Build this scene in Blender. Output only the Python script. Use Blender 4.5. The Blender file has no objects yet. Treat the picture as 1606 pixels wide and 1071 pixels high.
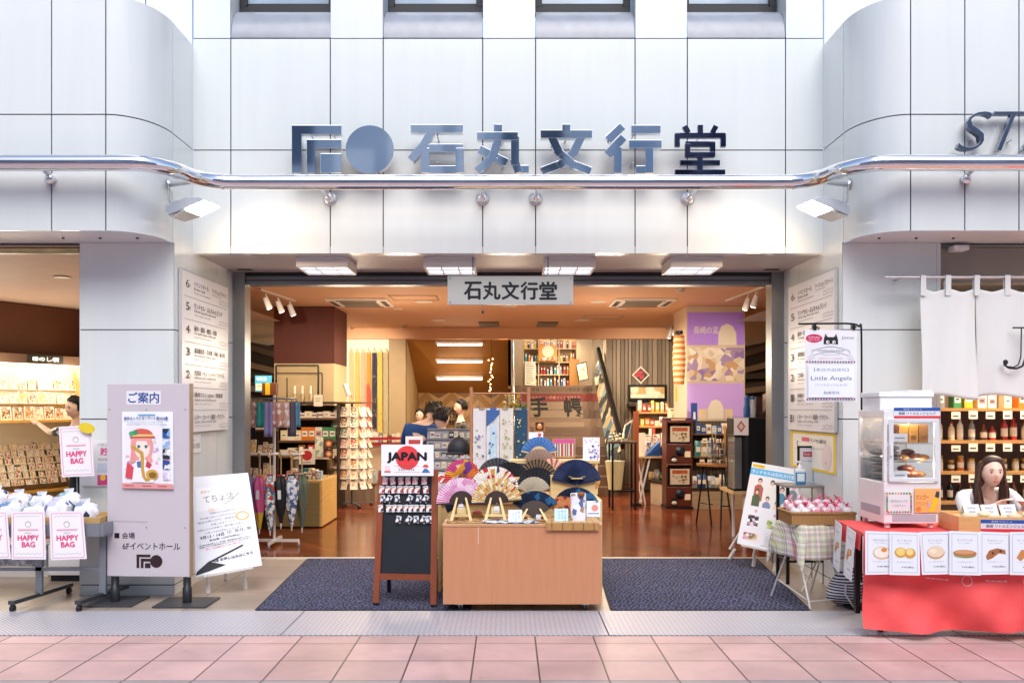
import bpy, math, random
from mathutils import Vector, Matrix
R = math.radians
S = bpy.context.scene
COL = S.collection
random.seed(7)

# ---------------------------------------------------------------- camera, world, sun, exposure
cam_d = bpy.data.cameras.new('camera')
cam = bpy.data.objects.new('camera', cam_d); COL.objects.link(cam)
cam.location = (0, 0, 1.56); cam.rotation_euler = (R(90), 0, 0)
cam_d.sensor_width = 36.0; cam_d.lens = 36.0 * 1400 / 1606
cam_d.shift_x = 6 / 1606; cam_d.shift_y = 103.5 / 1606
cam_d.clip_start = 0.05; cam_d.clip_end = 300
S.camera = cam

SUN_EL, SUN_AZ = 48, 6
world = bpy.data.worlds.new('World'); S.world = world; world.use_nodes = True
wn = world.node_tree
sky = wn.nodes.new('ShaderNodeTexSky'); sky.sky_type = 'NISHITA'; sky.sun_disc = False
sky.sun_elevation = R(SUN_EL); sky.sun_rotation = R(180 - SUN_AZ); sky.dust_density = 2.0; sky.ozone_density = 0.6
bg = wn.nodes['Background']; bg.inputs['Strength'].default_value = 0.15
wn.links.new(sky.outputs[0], bg.inputs['Color'])
sd = bpy.data.lights.new('sun', 'SUN'); sd.energy = 1.3; sd.angle = R(50); sd.color = (0.97, 0.985, 1.0)
sun = bpy.data.objects.new('sun', sd); COL.objects.link(sun)
sun.rotation_euler = (R(90 - SUN_EL), 0, R(SUN_AZ))
S.view_settings.view_transform = 'Standard'; S.view_settings.look = 'None'
S.view_settings.gamma = 1.0; S.view_settings.exposure = 0.75
S.render.engine = 'CYCLES'
S.cycles.use_denoising = True
S.cycles.max_bounces = 7; S.cycles.diffuse_bounces = 4; S.cycles.glossy_bounces = 4
S.cycles.transmission_bounces = 6; S.cycles.transparent_max_bounces = 10
S.cycles.sample_clamp_indirect = 4.0; S.cycles.caustics_reflective = False; S.cycles.caustics_refractive = False

# ---------------------------------------------------------------- measuring the photograph
F, CX, HY, H = 1400.0, 797.0, 639.0, 1.56
def X(px, Y): return (px - CX) / F * Y
def Z(py, Y): return H - (py - HY) / F * Y
def P(px, py, Y): return Vector((X(px, Y), Y, Z(py, Y)))

# ---------------------------------------------------------------- materials
def lin(h):
    h = h.lstrip('#'); o = []
    for i in (0, 2, 4):
        c = int(h[i:i+2], 16) / 255
        o.append(c / 12.92 if c <= .04045 else ((c + .055) / 1.055) ** 2.4)
    return tuple(o)
MATS = {}
def nodes(name):
    m = bpy.data.materials.new(name); m.use_nodes = True
    return m, m.node_tree.nodes, m.node_tree.links, m.node_tree.nodes['Principled BSDF']
def mat(col, rough=.5, metal=0, var=.06, vs=6, bump=0, bs=40, coat=0, emit=0, trans=0, alpha=1, spec=.5, sub=0, name=None):
    key = (col, rough, metal, var, vs, bump, bs, coat, emit, trans, alpha, spec, sub)
    if key in MATS: return MATS[key]
    m, n, l, b = nodes(name or 'surface')
    c = lin(col) if isinstance(col, str) else col
    b.inputs['Roughness'].default_value = rough; b.inputs['Metallic'].default_value = metal
    b.inputs['Specular IOR Level'].default_value = spec
    b.inputs['Coat Weight'].default_value = coat
    b.inputs['Transmission Weight'].default_value = trans; b.inputs['Alpha'].default_value = alpha
    if sub: b.inputs['Subsurface Weight'].default_value = sub; b.inputs['Subsurface Scale'].default_value = .02
    if emit:
        b.inputs['Emission Color'].default_value = (*c, 1); b.inputs['Emission Strength'].default_value = emit
    if var or bump: tc = n.new('ShaderNodeTexCoord')
    if var:
        t = n.new('ShaderNodeTexNoise'); t.inputs['Scale'].default_value = vs; t.inputs['Detail'].default_value = 5
        l.new(tc.outputs['Object'], t.inputs['Vector'])
        mx = n.new('ShaderNodeMix'); mx.data_type = 'RGBA'
        mx.inputs['A'].default_value = (*[max(0, x * (1 - var * 1.6)) for x in c], 1)
        mx.inputs['B'].default_value = (*[min(1, x * (1 + var * 1.6)) for x in c], 1)
        l.new(t.outputs['Fac'], mx.inputs['Factor']); l.new(mx.outputs['Result'], b.inputs['Base Color'])
    else: b.inputs['Base Color'].default_value = (*c, 1)
    if bump:
        t2 = n.new('ShaderNodeTexNoise'); t2.inputs['Scale'].default_value = bs; t2.inputs['Detail'].default_value = 4
        l.new(tc.outputs['Object'], t2.inputs['Vector'])
        bp = n.new('ShaderNodeBump'); bp.inputs['Strength'].default_value = bump; bp.inputs['Distance'].default_value = .01
        l.new(t2.outputs['Fac'], bp.inputs['Height']); l.new(bp.outputs['Normal'], b.inputs['Normal'])
    MATS[key] = m
    return m
def ink(col): return mat(col, .6, var=0)
def paper(col='#e6e7ea', rough=.45): return mat(col, rough, var=.015, vs=3)
def wood(col, rough=.4, axis='X', sc=1.0, contrast=.25):
    key = ('wood', col, rough, axis, sc, contrast)
    if key in MATS: return MATS[key]
    m, n, l, b = nodes('wood'); c = lin(col)
    tc = n.new('ShaderNodeTexCoord'); mp = n.new('ShaderNodeMapping')
    s = {'X': (1, 14, 14), 'Y': (14, 1, 14), 'Z': (14, 14, 1)}[axis]
    mp.inputs['Scale'].default_value = [k * sc for k in s]
    l.new(tc.outputs['Object'], mp.inputs['Vector'])
    t = n.new('ShaderNodeTexNoise'); t.inputs['Scale'].default_value = 3; t.inputs['Detail'].default_value = 6; t.inputs['Distortion'].default_value = .6
    l.new(mp.outputs[0], t.inputs['Vector'])
    mx = n.new('ShaderNodeMix'); mx.data_type = 'RGBA'
    mx.inputs['A'].default_value = (*[x * (1 - contrast) for x in c], 1); mx.inputs['B'].default_value = (*[min(1, x * (1 + contrast)) for x in c], 1)
    l.new(t.outputs['Fac'], mx.inputs['Factor']); l.new(mx.outputs['Result'], b.inputs['Base Color'])
    b.inputs['Roughness'].default_value = rough
    MATS[key] = m; return m
def printed(pal, sc=30, rough=.4, stretch=(1, 1, 1)):
    """a printed wrapper or picture: patches of several inks"""
    key = ('print', tuple(pal), sc, rough, stretch)
    if key in MATS: return MATS[key]
    m, n, l, b = nodes('printed')
    tc = n.new('ShaderNodeTexCoord'); mp = n.new('ShaderNodeMapping'); mp.inputs['Scale'].default_value = stretch
    l.new(tc.outputs['Object'], mp.inputs['Vector'])
    v = n.new('ShaderNodeTexVoronoi'); v.inputs['Scale'].default_value = sc
    l.new(mp.outputs[0], v.inputs['Vector'])
    sp = n.new('ShaderNodeSeparateColor'); l.new(v.outputs['Color'], sp.inputs[0])
    r = n.new('ShaderNodeValToRGB'); r.color_ramp.interpolation = 'CONSTANT'
    e = r.color_ramp.elements
    while len(e) < len(pal): e.new(.5)
    for i, c in enumerate(pal): e[i].position = i / len(pal); e[i].color = (*lin(c), 1)
    l.new(sp.outputs[0], r.inputs['Fac']); l.new(r.outputs[0], b.inputs['Base Color'])
    b.inputs['Roughness'].default_value = rough
    MATS[key] = m; return m
def striped(c1, c2, sc, axis='X', rough=.6, duty=.5):
    key = ('stripe', c1, c2, sc, axis, rough, duty)
    if key in MATS: return MATS[key]
    m, n, l, b = nodes('striped')
    tc = n.new('ShaderNodeTexCoord'); w = n.new('ShaderNodeTexWave'); w.bands_direction = axis; w.inputs['Scale'].default_value = sc
    w.inputs['Distortion'].default_value = .3
    l.new(tc.outputs['Object'], w.inputs['Vector'])
    r = n.new('ShaderNodeValToRGB'); r.color_ramp.interpolation = 'CONSTANT'
    r.color_ramp.elements[0].color = (*lin(c1), 1); r.color_ramp.elements[1].color = (*lin(c2), 1); r.color_ramp.elements[1].position = duty
    l.new(w.outputs['Fac'], r.inputs['Fac']); l.new(r.outputs[0], b.inputs['Base Color']); b.inputs['Roughness'].default_value = rough
    MATS[key] = m; return m
def lamp(col, strength): return mat(col, .5, var=0, emit=strength)

def facade_paint():
    m, n, l, b = nodes('facade_paint'); c = lin('#dee4e3'); tc = n.new('ShaderNodeTexCoord'); out = []
    for sc, k in (((5, 5, .35), 2.0), ((.5, .5, .5), 1.3)):
        mp = n.new('ShaderNodeMapping'); mp.inputs['Scale'].default_value = sc; t = n.new('ShaderNodeTexNoise'); t.inputs['Scale'].default_value = k; t.inputs['Detail'].default_value = 7
        l.new(tc.outputs['Object'], mp.inputs['Vector']); l.new(mp.outputs[0], t.inputs['Vector'])
        r = n.new('ShaderNodeMapRange'); r.inputs['From Min'].default_value = .35; r.inputs['From Max'].default_value = .62; r.inputs['To Min'].default_value = .972; r.inputs['To Max'].default_value = 1; l.new(t.outputs['Fac'], r.inputs['Value']); out.append(r)
    m1 = n.new('ShaderNodeMath'); m1.operation = 'MULTIPLY'; l.new(out[0].outputs[0], m1.inputs[0]); l.new(out[1].outputs[0], m1.inputs[1])
    mx = n.new('ShaderNodeMix'); mx.data_type = 'RGBA'; mx.blend_type = 'MULTIPLY'; mx.inputs['Factor'].default_value = 1; mx.inputs['A'].default_value = (*c, 1)
    l.new(m1.outputs[0], mx.inputs['B']); l.new(mx.outputs['Result'], b.inputs['Base Color']); b.inputs['Roughness'].default_value = .2; b.inputs['Coat Weight'].default_value = .25
    t = n.new('ShaderNodeTexNoise'); t.inputs['Scale'].default_value = 1.6; l.new(tc.outputs['Object'], t.inputs['Vector']); bp = n.new('ShaderNodeBump'); bp.inputs['Strength'].default_value = .15; bp.inputs['Distance'].default_value = .02; l.new(t.outputs['Fac'], bp.inputs['Height']); l.new(bp.outputs['Normal'], b.inputs['Normal'])
    return m
WHITE_PAINT = facade_paint()
JOINT = mat('#2a2e3c', .7, var=0)
STEEL = mat((.62, .63, .65), .28, 1, var=.05, vs=9)
CHROME = mat((.78, .78, .80), .06, 1, var=0)
ALU = mat('#a5a8ac', .38, .7, var=.04)
BLACK = mat('#15161a', .4, var=0)
BLACKM = mat('#101114', .35, .3, var=0)
WPLAST = mat('#e8e8ea', .35, var=.02)
GREYM = mat('#7c828b', .42, .5, var=.03)
def glass(): return mat('#ffffff', .02, var=0, trans=1, alpha=.25)
GLASS = None
def make_glass():
    m, n, l, b = nodes('clear_glass')
    out = n['Material Output']; tr = n.new('ShaderNodeBsdfTransparent'); gl = n.new('ShaderNodeBsdfGlossy'); gl.inputs['Roughness'].default_value = .02
    fr = n.new('ShaderNodeFresnel'); ge = n.new('ShaderNodeNewGeometry'); io = n.new('ShaderNodeMapRange'); io.inputs['To Min'].default_value = 1.45; io.inputs['To Max'].default_value = 1 / 1.45
    l.new(ge.outputs['Backfacing'], io.inputs['Value']); l.new(io.outputs[0], fr.inputs['IOR']); mx = n.new('ShaderNodeMixShader')
    tr.inputs[0].default_value = (.96, .97, .97, 1)
    l.new(fr.outputs[0], mx.inputs[0]); l.new(tr.outputs[0], mx.inputs[1]); l.new(gl.outputs[0], mx.inputs[2]); l.new(mx.outputs[0], out.inputs['Surface'])
    return m
GLASS = make_glass()
FILM = make_glass()  # thin clear wrapping

# ---------------------------------------------------------------- meshes
class M:
    def __init__(s): s.v = []; s.f = []; s.mi = []; s.sm = []; s.mats = []
    def idx(s, m):
        if m not in s.mats: s.mats.append(m)
        return s.mats.index(m)
    def add(s, vs, fs, m, smooth=False):
        o = len(s.v); k = s.idx(m)
        s.v += [Vector(p) for p in vs]
        for f in fs: s.f.append([o + i for i in f]); s.mi.append(k); s.sm.append(smooth)
        return s
    def box(s, x0, x1, y0, y1, z0, z1, m):
        v = [(x, y, z) for z in (z0, z1) for y in (y0, y1) for x in (x0, x1)]
        return s.add(v, [(0, 2, 3, 1), (4, 5, 7, 6), (0, 1, 5, 4), (2, 6, 7, 3), (0, 4, 6, 2), (1, 3, 7, 5)], m)
    def obox(s, c, size, m, mx=None):
        mx = mx or Matrix(); a, b, d = [k / 2 for k in size]; c = Vector(c)
        v = [c + mx @ Vector((x, y, z)) for z in (-d, d) for y in (-b, b) for x in (-a, a)]
        return s.add(v, [(0, 2, 3, 1), (4, 5, 7, 6), (0, 1, 5, 4), (2, 6, 7, 3), (0, 4, 6, 2), (1, 3, 7, 5)], m)
    def bar(s, a, b, w, d, m, up=(0, 0, 1)):
        """rectangular bar from a to b"""
        a, b = Vector(a), Vector(b); z = (b - a).normalized(); up = Vector(up)
        if abs(z.dot(up)) > .95: up = Vector((0, 1, 0))
        x = z.cross(up).normalized(); y = x.cross(z)
        v = [p + x * i * w / 2 + y * j * d / 2 for p in (a, b) for i, j in ((-1, -1), (1, -1), (1, 1), (-1, 1))]
        return s.add(v, [(3, 2, 1, 0), (4, 5, 6, 7), (0, 1, 5, 4), (1, 2, 6, 5), (2, 3, 7, 6), (3, 0, 4, 7)], m)
    def poly(s, pts, m): return s.add(pts, [list(range(len(pts)))], m)
    def prism(s, pts, d, m):
        """polygon pts (3D) pushed by vector d"""
        d = Vector(d); n = len(pts); pts = [Vector(p) for p in pts]
        fs = [list(range(n)), list(range(2 * n - 1, n - 1, -1))] + [(i, n + i, n + (i + 1) % n, (i + 1) % n) for i in range(n)]
        return s.add(pts + [p + d for p in pts], fs, m)
    def tube(s, path, r, m, seg=10, smooth=True):
        path = [Vector(p) for p in path]; n = len(path); rs = r if isinstance(r, (list, tuple)) else [r] * n
        vs = []; px = None
        for i, p in enumerate(path):
            t = (path[min(i + 1, n - 1)] - path[max(i - 1, 0)]).normalized()
            if px is None: px = t.cross(Vector((0, 0, 1)) if abs(t.z) < .9 else Vector((0, 1, 0))).normalized()
            px = (px - t * px.dot(t)).normalized(); py = t.cross(px)
            vs += [p + (px * math.cos(a) + py * math.sin(a)) * rs[i] for a in [2 * math.pi * k / seg for k in range(seg)]]
        s.add(vs, [(i * seg + k, i * seg + (k + 1) % seg, (i + 1) * seg + (k + 1) % seg, (i + 1) * seg + k) for i in range(n - 1) for k in range(seg)], m, smooth)
        return s.add(vs[:seg] + vs[-seg:], [list(range(seg))[::-1], list(range(seg, 2 * seg))], m)
    def lathe(s, prof, c, m, seg=16, mx=None, smooth=True):
        c = Vector(c); mx = mx or Matrix(); n = len(prof)
        vs = [c + mx @ Vector((r * math.cos(2 * math.pi * k / seg), r * math.sin(2 * math.pi * k / seg), z)) for r, z in prof for k in range(seg)]
        s.add(vs, [(i * seg + k, i * seg + (k + 1) % seg, (i + 1) * seg + (k + 1) % seg, (i + 1) * seg + k) for i in range(n - 1) for k in range(seg)], m, smooth)
        return s.add(vs[:seg] + vs[-seg:], [list(range(seg))[::-1], list(range(seg, 2 * seg))], m)
    def ball(s, c, r, m, seg=12, rings=8):
        c = Vector(c); r = r if isinstance(r, (list, tuple)) else (r, r, r)
        vs = [c + Vector((0, 0, r[2]))]
        for i in range(1, rings):
            a = math.pi * i / rings
            vs += [c + Vector((r[0] * math.sin(a) * math.cos(b), r[1] * math.sin(a) * math.sin(b), r[2] * math.cos(a))) for b in [2 * math.pi * k / seg for k in range(seg)]]
        vs.append(c - Vector((0, 0, r[2]))); e = len(vs) - 1
        fs = [(0, 1 + k, 1 + (k + 1) % seg) for k in range(seg)]
        fs += [(1 + i * seg + k, 1 + (i + 1) * seg + k, 1 + (i + 1) * seg + (k + 1) % seg, 1 + i * seg + (k + 1) % seg) for i in range(rings - 2) for k in range(seg)]
        fs += [(e, 1 + (rings - 2) * seg + (k + 1) % seg, 1 + (rings - 2) * seg + k) for k in range(seg)]
        return s.add(vs, fs, m, True)
    def grid(s, fn, nu, nv, m, smooth=True):
        vs = [fn(i / nu, j / nv) for j in range(nv + 1) for i in range(nu + 1)]; w = nu + 1
        return s.add(vs, [(j * w + i, j * w + i + 1, (j + 1) * w + i + 1, (j + 1) * w + i) for j in range(nv) for i in range(nu)], m, smooth)
    def mesh(s, name, mx=None):
        me = bpy.data.meshes.new(name)
        me.from_pydata([(mx @ p if mx else p)[:] for p in s.v], [], s.f)
        for m in s.mats: me.materials.append(m)
        me.polygons.foreach_set('material_index', s.mi); me.polygons.foreach_set('use_smooth', s.sm)
        me.update(); return me
    def center(s):
        xs = [p.x for p in s.v]; ys = [p.y for p in s.v]; zs = [p.z for p in s.v]
        return Vector(((min(xs) + max(xs)) / 2, (min(ys) + max(ys)) / 2, min(zs)))

WM = {}
def tags(o, label=None, cat=None, group=None, kind=None):
    if label: o['label'] = label
    if cat: o['category'] = cat
    if group: o['group'] = group
    if kind: o['kind'] = kind
    return o
def thing(name, label, cat, loc, rz=0, group=None):
    o = bpy.data.objects.new(name, None); COL.objects.link(o); o.empty_display_size = .1
    o.location = loc; o.rotation_euler = (0, 0, rz)
    WM[o.name] = Matrix.Translation(Vector(loc)) @ Matrix.Rotation(rz, 4, 'Z')
    return tags(o, label, cat, group)
def part(name, m, parent, bevel=0, local=False, solid=0, label=None):
    """mesh (in world coordinates unless local) as a child"""
    inv = None if local else WM[parent.name].inverted()
    o = bpy.data.objects.new(name, m.mesh(name, inv)); COL.objects.link(o); o.parent = parent
    WM[o.name] = WM[parent.name]
    finish(o, bevel, solid)
    if label: o['label'] = label
    return o
def finish(o, bevel, solid):
    if solid: k = o.modifiers.new('thickness', 'SOLIDIFY'); k.thickness = solid; k.offset = 0
    if bevel:
        b = o.modifiers.new('bevel', 'BEVEL'); b.width = bevel; b.segments = 2; b.limit_method = 'ANGLE'; b.angle_limit = R(50)
def solo(name, m, label=None, cat=None, group=None, kind=None, bevel=0, solid=0, rz=0, at=None):
    c = at if at is not None else m.center()
    o = bpy.data.objects.new(name, m.mesh(name, Matrix.Translation(-Vector(c)))); COL.objects.link(o); o.location = c; o.rotation_euler.z = rz
    WM[o.name] = Matrix.Translation(Vector(c)) @ Matrix.Rotation(rz, 4, 'Z')
    finish(o, bevel, solid)
    return tags(o, label, cat, group, kind)
def dup(o, loc=None, rz=None, label=None, group=None, parent=None):
    c = o.copy(); COL.objects.link(c)
    if parent is not None: c.parent = parent
    if loc is not None: c.location = loc
    if rz is not None: c.rotation_euler.z = rz
    if label: c['label'] = label
    if group: c['group'] = group
    for ch in list(o.children): dup(ch, parent=c)
    return c
ORD = ['first', 'second', 'third', 'fourth', 'fifth', 'sixth', 'seventh', 'eighth', 'ninth', 'tenth', 'eleventh', 'twelfth', 'thirteenth', 'fourteenth', 'fifteenth', 'sixteenth', 'seventeenth', 'eighteenth', 'nineteenth', 'twentieth', 'twenty-first', 'twenty-second', 'twenty-third', 'twenty-fourth']

# ---------------------------------------------------------------- lettering and flat printed boards
_T = {}
def text_geo(s, bold=0, shear=0, extrude=0, bevel=0, res=3):
    k = (s, bold, shear, extrude, bevel)
    if k in _T: return _T[k]
    c = bpy.data.curves.new('lettering', 'FONT'); c.body = s; c.size = 1; c.offset = bold; c.shear = shear; c.extrude = extrude; c.bevel_depth = bevel
    c.resolution_u = res
    o = bpy.data.objects.new('lettering', c); COL.objects.link(o)
    me = bpy.data.meshes.new_from_object(o.evaluated_get(bpy.context.evaluated_depsgraph_get()))
    vs = [v.co.copy() for v in me.vertices]; fs = [list(p.vertices) for p in me.polygons]
    bpy.data.objects.remove(o); bpy.data.curves.remove(c); bpy.data.meshes.remove(me)
    x0 = min(v.x for v in vs); x1 = max(v.x for v in vs); y0 = min(v.y for v in vs); y1 = max(v.y for v in vs)
    _T[k] = ([Vector(((v.x - x0) / (x1 - x0), (v.y - y0) / (y1 - y0), v.z)) for v in vs], fs, (x1 - x0) / (y1 - y0))
    return _T[k]
class Panel:
    """a flat board given by its four corners; u runs right, v runs down, prints lie proud of it"""
    def __init__(s, tl, tr, br, bl):
        s.c = [Vector(p) for p in (tl, tr, br, bl)]
        s.n = -((s.c[1] - s.c[0]).cross(s.c[3] - s.c[0])).normalized(); s.k = 0
        s.w = (s.c[1] - s.c[0]).length; s.h = (s.c[3] - s.c[0]).length; s.m = M()
    def at(s, u, v, off=0):
        a, b, c, d = s.c
        return (a * (1 - u) + b * u) * (1 - v) + (d * (1 - u) + c * u) * v + s.n * off
    def lift(s): s.k += 1; return .0006 + .00015 * s.k
    def slab(s, m, th, mt): m.prism([s.at(0, 0), s.at(1, 0), s.at(1, 1), s.at(0, 1)], -s.n * th, mt); return s
    def frame(s, m, w, th, mt, proud=.004):
        a, b = w / s.w, w / s.h
        for q in ((0, 0, 1, b), (0, 1 - b, 1, 1), (0, b, a, 1 - b), (1 - a, b, 1, 1 - b)):
            m.prism([s.at(q[0], q[1], proud), s.at(q[2], q[1], proud), s.at(q[2], q[3], proud), s.at(q[0], q[3], proud)], -s.n * th, mt)
        return s
    def rect(s, u0, v0, u1, v1, mt):
        o = s.lift(); s.m.poly([s.at(u0, v0, o), s.at(u1, v0, o), s.at(u1, v1, o), s.at(u0, v1, o)], mt); return s
    def poly(s, uv, mt):
        o = s.lift(); s.m.poly([s.at(u, v, o) for u, v in uv], mt); return s
    def ell(s, u, v, ru, rv=None, mt=None, n=28, a0=0, a1=360):
        rv = rv or ru * s.w / s.h; full = a1 - a0 >= 360
        pts = [(u + ru * math.cos(R(a0 + (a1 - a0) * i / n)), v - rv * math.sin(R(a0 + (a1 - a0) * i / n))) for i in range(n if full else n + 1)]
        return s.poly(pts, mt)
    def line(s, pts, w, mt):
        o = s.lift(); wu, wv = w / s.w, w / s.h
        for (u0, v0), (u1, v1) in zip(pts, pts[1:]):
            dx, dy = (u1 - u0) * s.w, (v1 - v0) * s.h; L = math.hypot(dx, dy) or 1; nx, ny = -dy / L * wu / 2, dx / L * wv / 2
            s.m.poly([s.at(u0 + nx, v0 + ny, o), s.at(u1 + nx, v1 + ny, o), s.at(u1 - nx, v1 - ny, o), s.at(u0 - nx, v0 - ny, o)], mt)
        return s
    def text(s, t, u, v, h, mt, w=None, bold=0, align='c', rot=0, shear=0, wmax=None):
        """centre (u,v) or left edge; h as a share of the board's height; w as a share of its width"""
        vs, fs, asp = text_geo(t, min(bold, 0), shear); o = s.lift()
        ww = w if w else asp * h * s.h / s.w
        if wmax and ww > wmax: ww = wmax
        cr, sr = math.cos(R(rot)), math.sin(R(rot)); bw = max(bold, 0) * h * s.h * .55
        for i, (bx, by) in enumerate(((-1, 0), (1, 0), (0, -1), (0, 1)) if bw else ((0, 0),)):
            out = []
            for p in vs:
                a = (p.x - (0 if align == 'l' else .5)) * ww * s.w + bx * bw; b = (.5 - p.y) * h * s.h + by * bw
                a, b = a * cr + b * sr, b * cr - a * sr
                out.append(s.at(u + a / s.w, v + b / s.h, o + .00003 * i))
            s.m.add(out, fs, mt)
        return s
def front(x0, y0, x1, y1, Y, lean=0):
    """upright board facing the street, from photo pixels; lean pushes its top back"""
    return Panel(P(x0, y0, Y + lean), P(x1, y0, Y + lean), P(x1, y1, Y), P(x0, y1, Y))
def copy_at(base, pts, label_fn, group=None):
    for i, p in enumerate(pts): dup(base, p, label=label_fn(i), group=group)
# ================================================================ ground
def tile_mat(name, col, w, h, ox, oy, mortar, mcol, rough=.45, var=.18, bump=.15, rot=0, offset=0.0, msize=.006, gloss_var=True):
    m, n, l, b = nodes(name); c = lin(col)
    tc = n.new('ShaderNodeTexCoord'); mp = n.new('ShaderNodeMapping'); mp.inputs['Location'].default_value = (ox, oy, 0); mp.inputs['Rotation'].default_value = (0, 0, R(rot))
    l.new(tc.outputs['Object'], mp.inputs['Vector'])
    br = n.new('ShaderNodeTexBrick'); br.offset = offset; br.inputs['Scale'].default_value = 1
    br.inputs['Brick Width'].default_value = w; br.inputs['Row Height'].default_value = h; br.inputs['Mortar Size'].default_value = msize; br.inputs['Mortar Smooth'].default_value = .2; br.inputs['Bias'].default_value = 0
    br.inputs['Color1'].default_value = (*[x * (1 - var) for x in c], 1); br.inputs['Color2'].default_value = (*[min(1, x * (1 + var)) for x in c], 1)
    br.inputs['Mortar'].default_value = (*lin(mcol), 1)
    l.new(mp.outputs[0], br.inputs['Vector'])
    t = n.new('ShaderNodeTexNoise'); t.inputs['Scale'].default_value = 2.3; t.inputs['Detail'].default_value = 8; t.inputs['Roughness'].default_value = .65
    l.new(tc.outputs['Object'], t.inputs['Vector'])
    rp = n.new('ShaderNodeMapRange'); rp.inputs['From Min'].default_value = .3; rp.inputs['From Max'].default_value = .7; rp.inputs['To Min'].default_value = .78; rp.inputs['To Max'].default_value = 1.12
    l.new(t.outputs['Fac'], rp.inputs['Value'])
    mx = n.new('ShaderNodeMix'); mx.data_type = 'RGBA'; mx.blend_type = 'MULTIPLY'; mx.inputs['Factor'].default_value = 1
    vo = n.new('ShaderNodeTexVoronoi'); vo.inputs['Scale'].default_value = 5.5; l.new(tc.outputs['Object'], vo.inputs['Vector'])
    sp = n.new('ShaderNodeMapRange'); sp.inputs['From Min'].default_value = .045; sp.inputs['From Max'].default_value = .07; sp.inputs['To Min'].default_value = .72; sp.inputs['To Max'].default_value = 1; l.new(vo.outputs['Distance'], sp.inputs['Value'])
    mm = n.new('ShaderNodeMath'); mm.operation = 'MULTIPLY'; l.new(rp.outputs['Result'], mm.inputs[0]); l.new(sp.outputs[0], mm.inputs[1]); rp = mm
    l.new(br.outputs['Color'], mx.inputs['A']); l.new(rp.outputs[0], mx.inputs['B']); l.new(mx.outputs['Result'], b.inputs['Base Color'])
    if gloss_var:
        r2 = n.new('ShaderNodeMapRange'); r2.inputs['To Min'].default_value = rough * .7; r2.inputs['To Max'].default_value = min(1, rough * 1.3)
        l.new(t.outputs['Fac'], r2.inputs['Value']); l.new(r2.outputs['Result'], b.inputs['Roughness'])
    else: b.inputs['Roughness'].default_value = rough
    bp = n.new('ShaderNodeBump'); bp.inputs['Strength'].default_value = bump; bp.inputs['Distance'].default_value = .004; bp.invert = True
    l.new(br.outputs['Fac'], bp.inputs['Height']); l.new(bp.outputs['Normal'], b.inputs['Normal'])
    return m
def sheet(name, x0, x1, y0, y1, z, m, thick=0):
    q = M()
    if thick: q.box(x0, x1, y0, y1, z - thick, z, m)
    else: q.poly([(x0, y0, z), (x1, y0, z), (x1, y1, z), (x0, y1, z)], m)
    return solo(name, q, kind='structure', at=(0, 0, 0))
sheet('street_ground', -60, 60, -60, 40, -.012, mat('#8d8480', .8))
sheet('pavement', -24, 24, -24, 6.10, 0, tile_mat('pink_tiles', '#cfa9a3', .397, .40, .612, .095, .005, '#5d4c4c', .42, .11, .3))
sheet('pavement_band', -24, 24, 4.55, 5.09, .004, tile_mat('grey_tiles', '#a89f9c', .397, .27, .612, .0, .005, '#6d5f5c', .5, .06, .3))
sheet('entrance_floor', -16, 16, 6.83, 14.5, .002, tile_mat('stone_tiles', '#a59688', .6, .6, .1, .25, .004, '#6f6a64', .32, .09, .2))
def plate_mat():
    m, n, l, b = nodes('checker_plate')
    tc = n.new('ShaderNodeTexCoord'); mp = n.new('ShaderNodeMapping'); mp.inputs['Rotation'].default_value = (0, 0, R(45)); l.new(tc.outputs['Object'], mp.inputs['Vector'])
    br = n.new('ShaderNodeTexBrick'); br.offset = .5; br.inputs['Scale'].default_value = 1; br.inputs['Brick Width'].default_value = .05; br.inputs['Row Height'].default_value = .025; br.inputs['Mortar Size'].default_value = .007; br.inputs['Mortar Smooth'].default_value = .6
    l.new(mp.outputs[0], br.inputs['Vector'])
    r = n.new('ShaderNodeValToRGB'); r.color_ramp.elements[0].color = (.66, .64, .68, 1); r.color_ramp.elements[1].color = (.42, .41, .45, 1)
    l.new(br.outputs['Fac'], r.inputs['Fac']); l.new(r.outputs[0], b.inputs['Base Color'])
    bp = n.new('ShaderNodeBump'); bp.inputs['Strength'].default_value = .6; bp.inputs['Distance'].default_value = .004; bp.invert = True
    l.new(br.outputs['Fac'], bp.inputs['Height']); l.new(bp.outputs['Normal'], b.inputs['Normal'])
    b.inputs['Metallic'].default_value = .25; b.inputs['Roughness'].default_value = .42
    return m
PLATE = plate_mat()
xs = [-9.2, -6.4, X(440, 6.1), X(955, 6.1), 3.1, 5.6, 8.2]
for i in range(6):
    q = M(); q.box(xs[i] + .005, xs[i+1] - .005, 6.105, 6.825, -.01, .008, PLATE)
    solo('threshold_plate', q, kind='structure')
WOODF = tile_mat('parquet', '#75371b', .46, .075, 0, 0, .002, '#2c130b', .17, .45, .05, rot=38, offset=.37, msize=.0012)
sheet('wood_floor', -5.6, 5.6, 9.24, 21, .012, WOODF, .02)
q = M(); q.box(-2.66, 2.66, 9.20, 9.24, 0, .014, mat('#d8cfc0', .4)); solo('threshold_strip', q, kind='structure')

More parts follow.
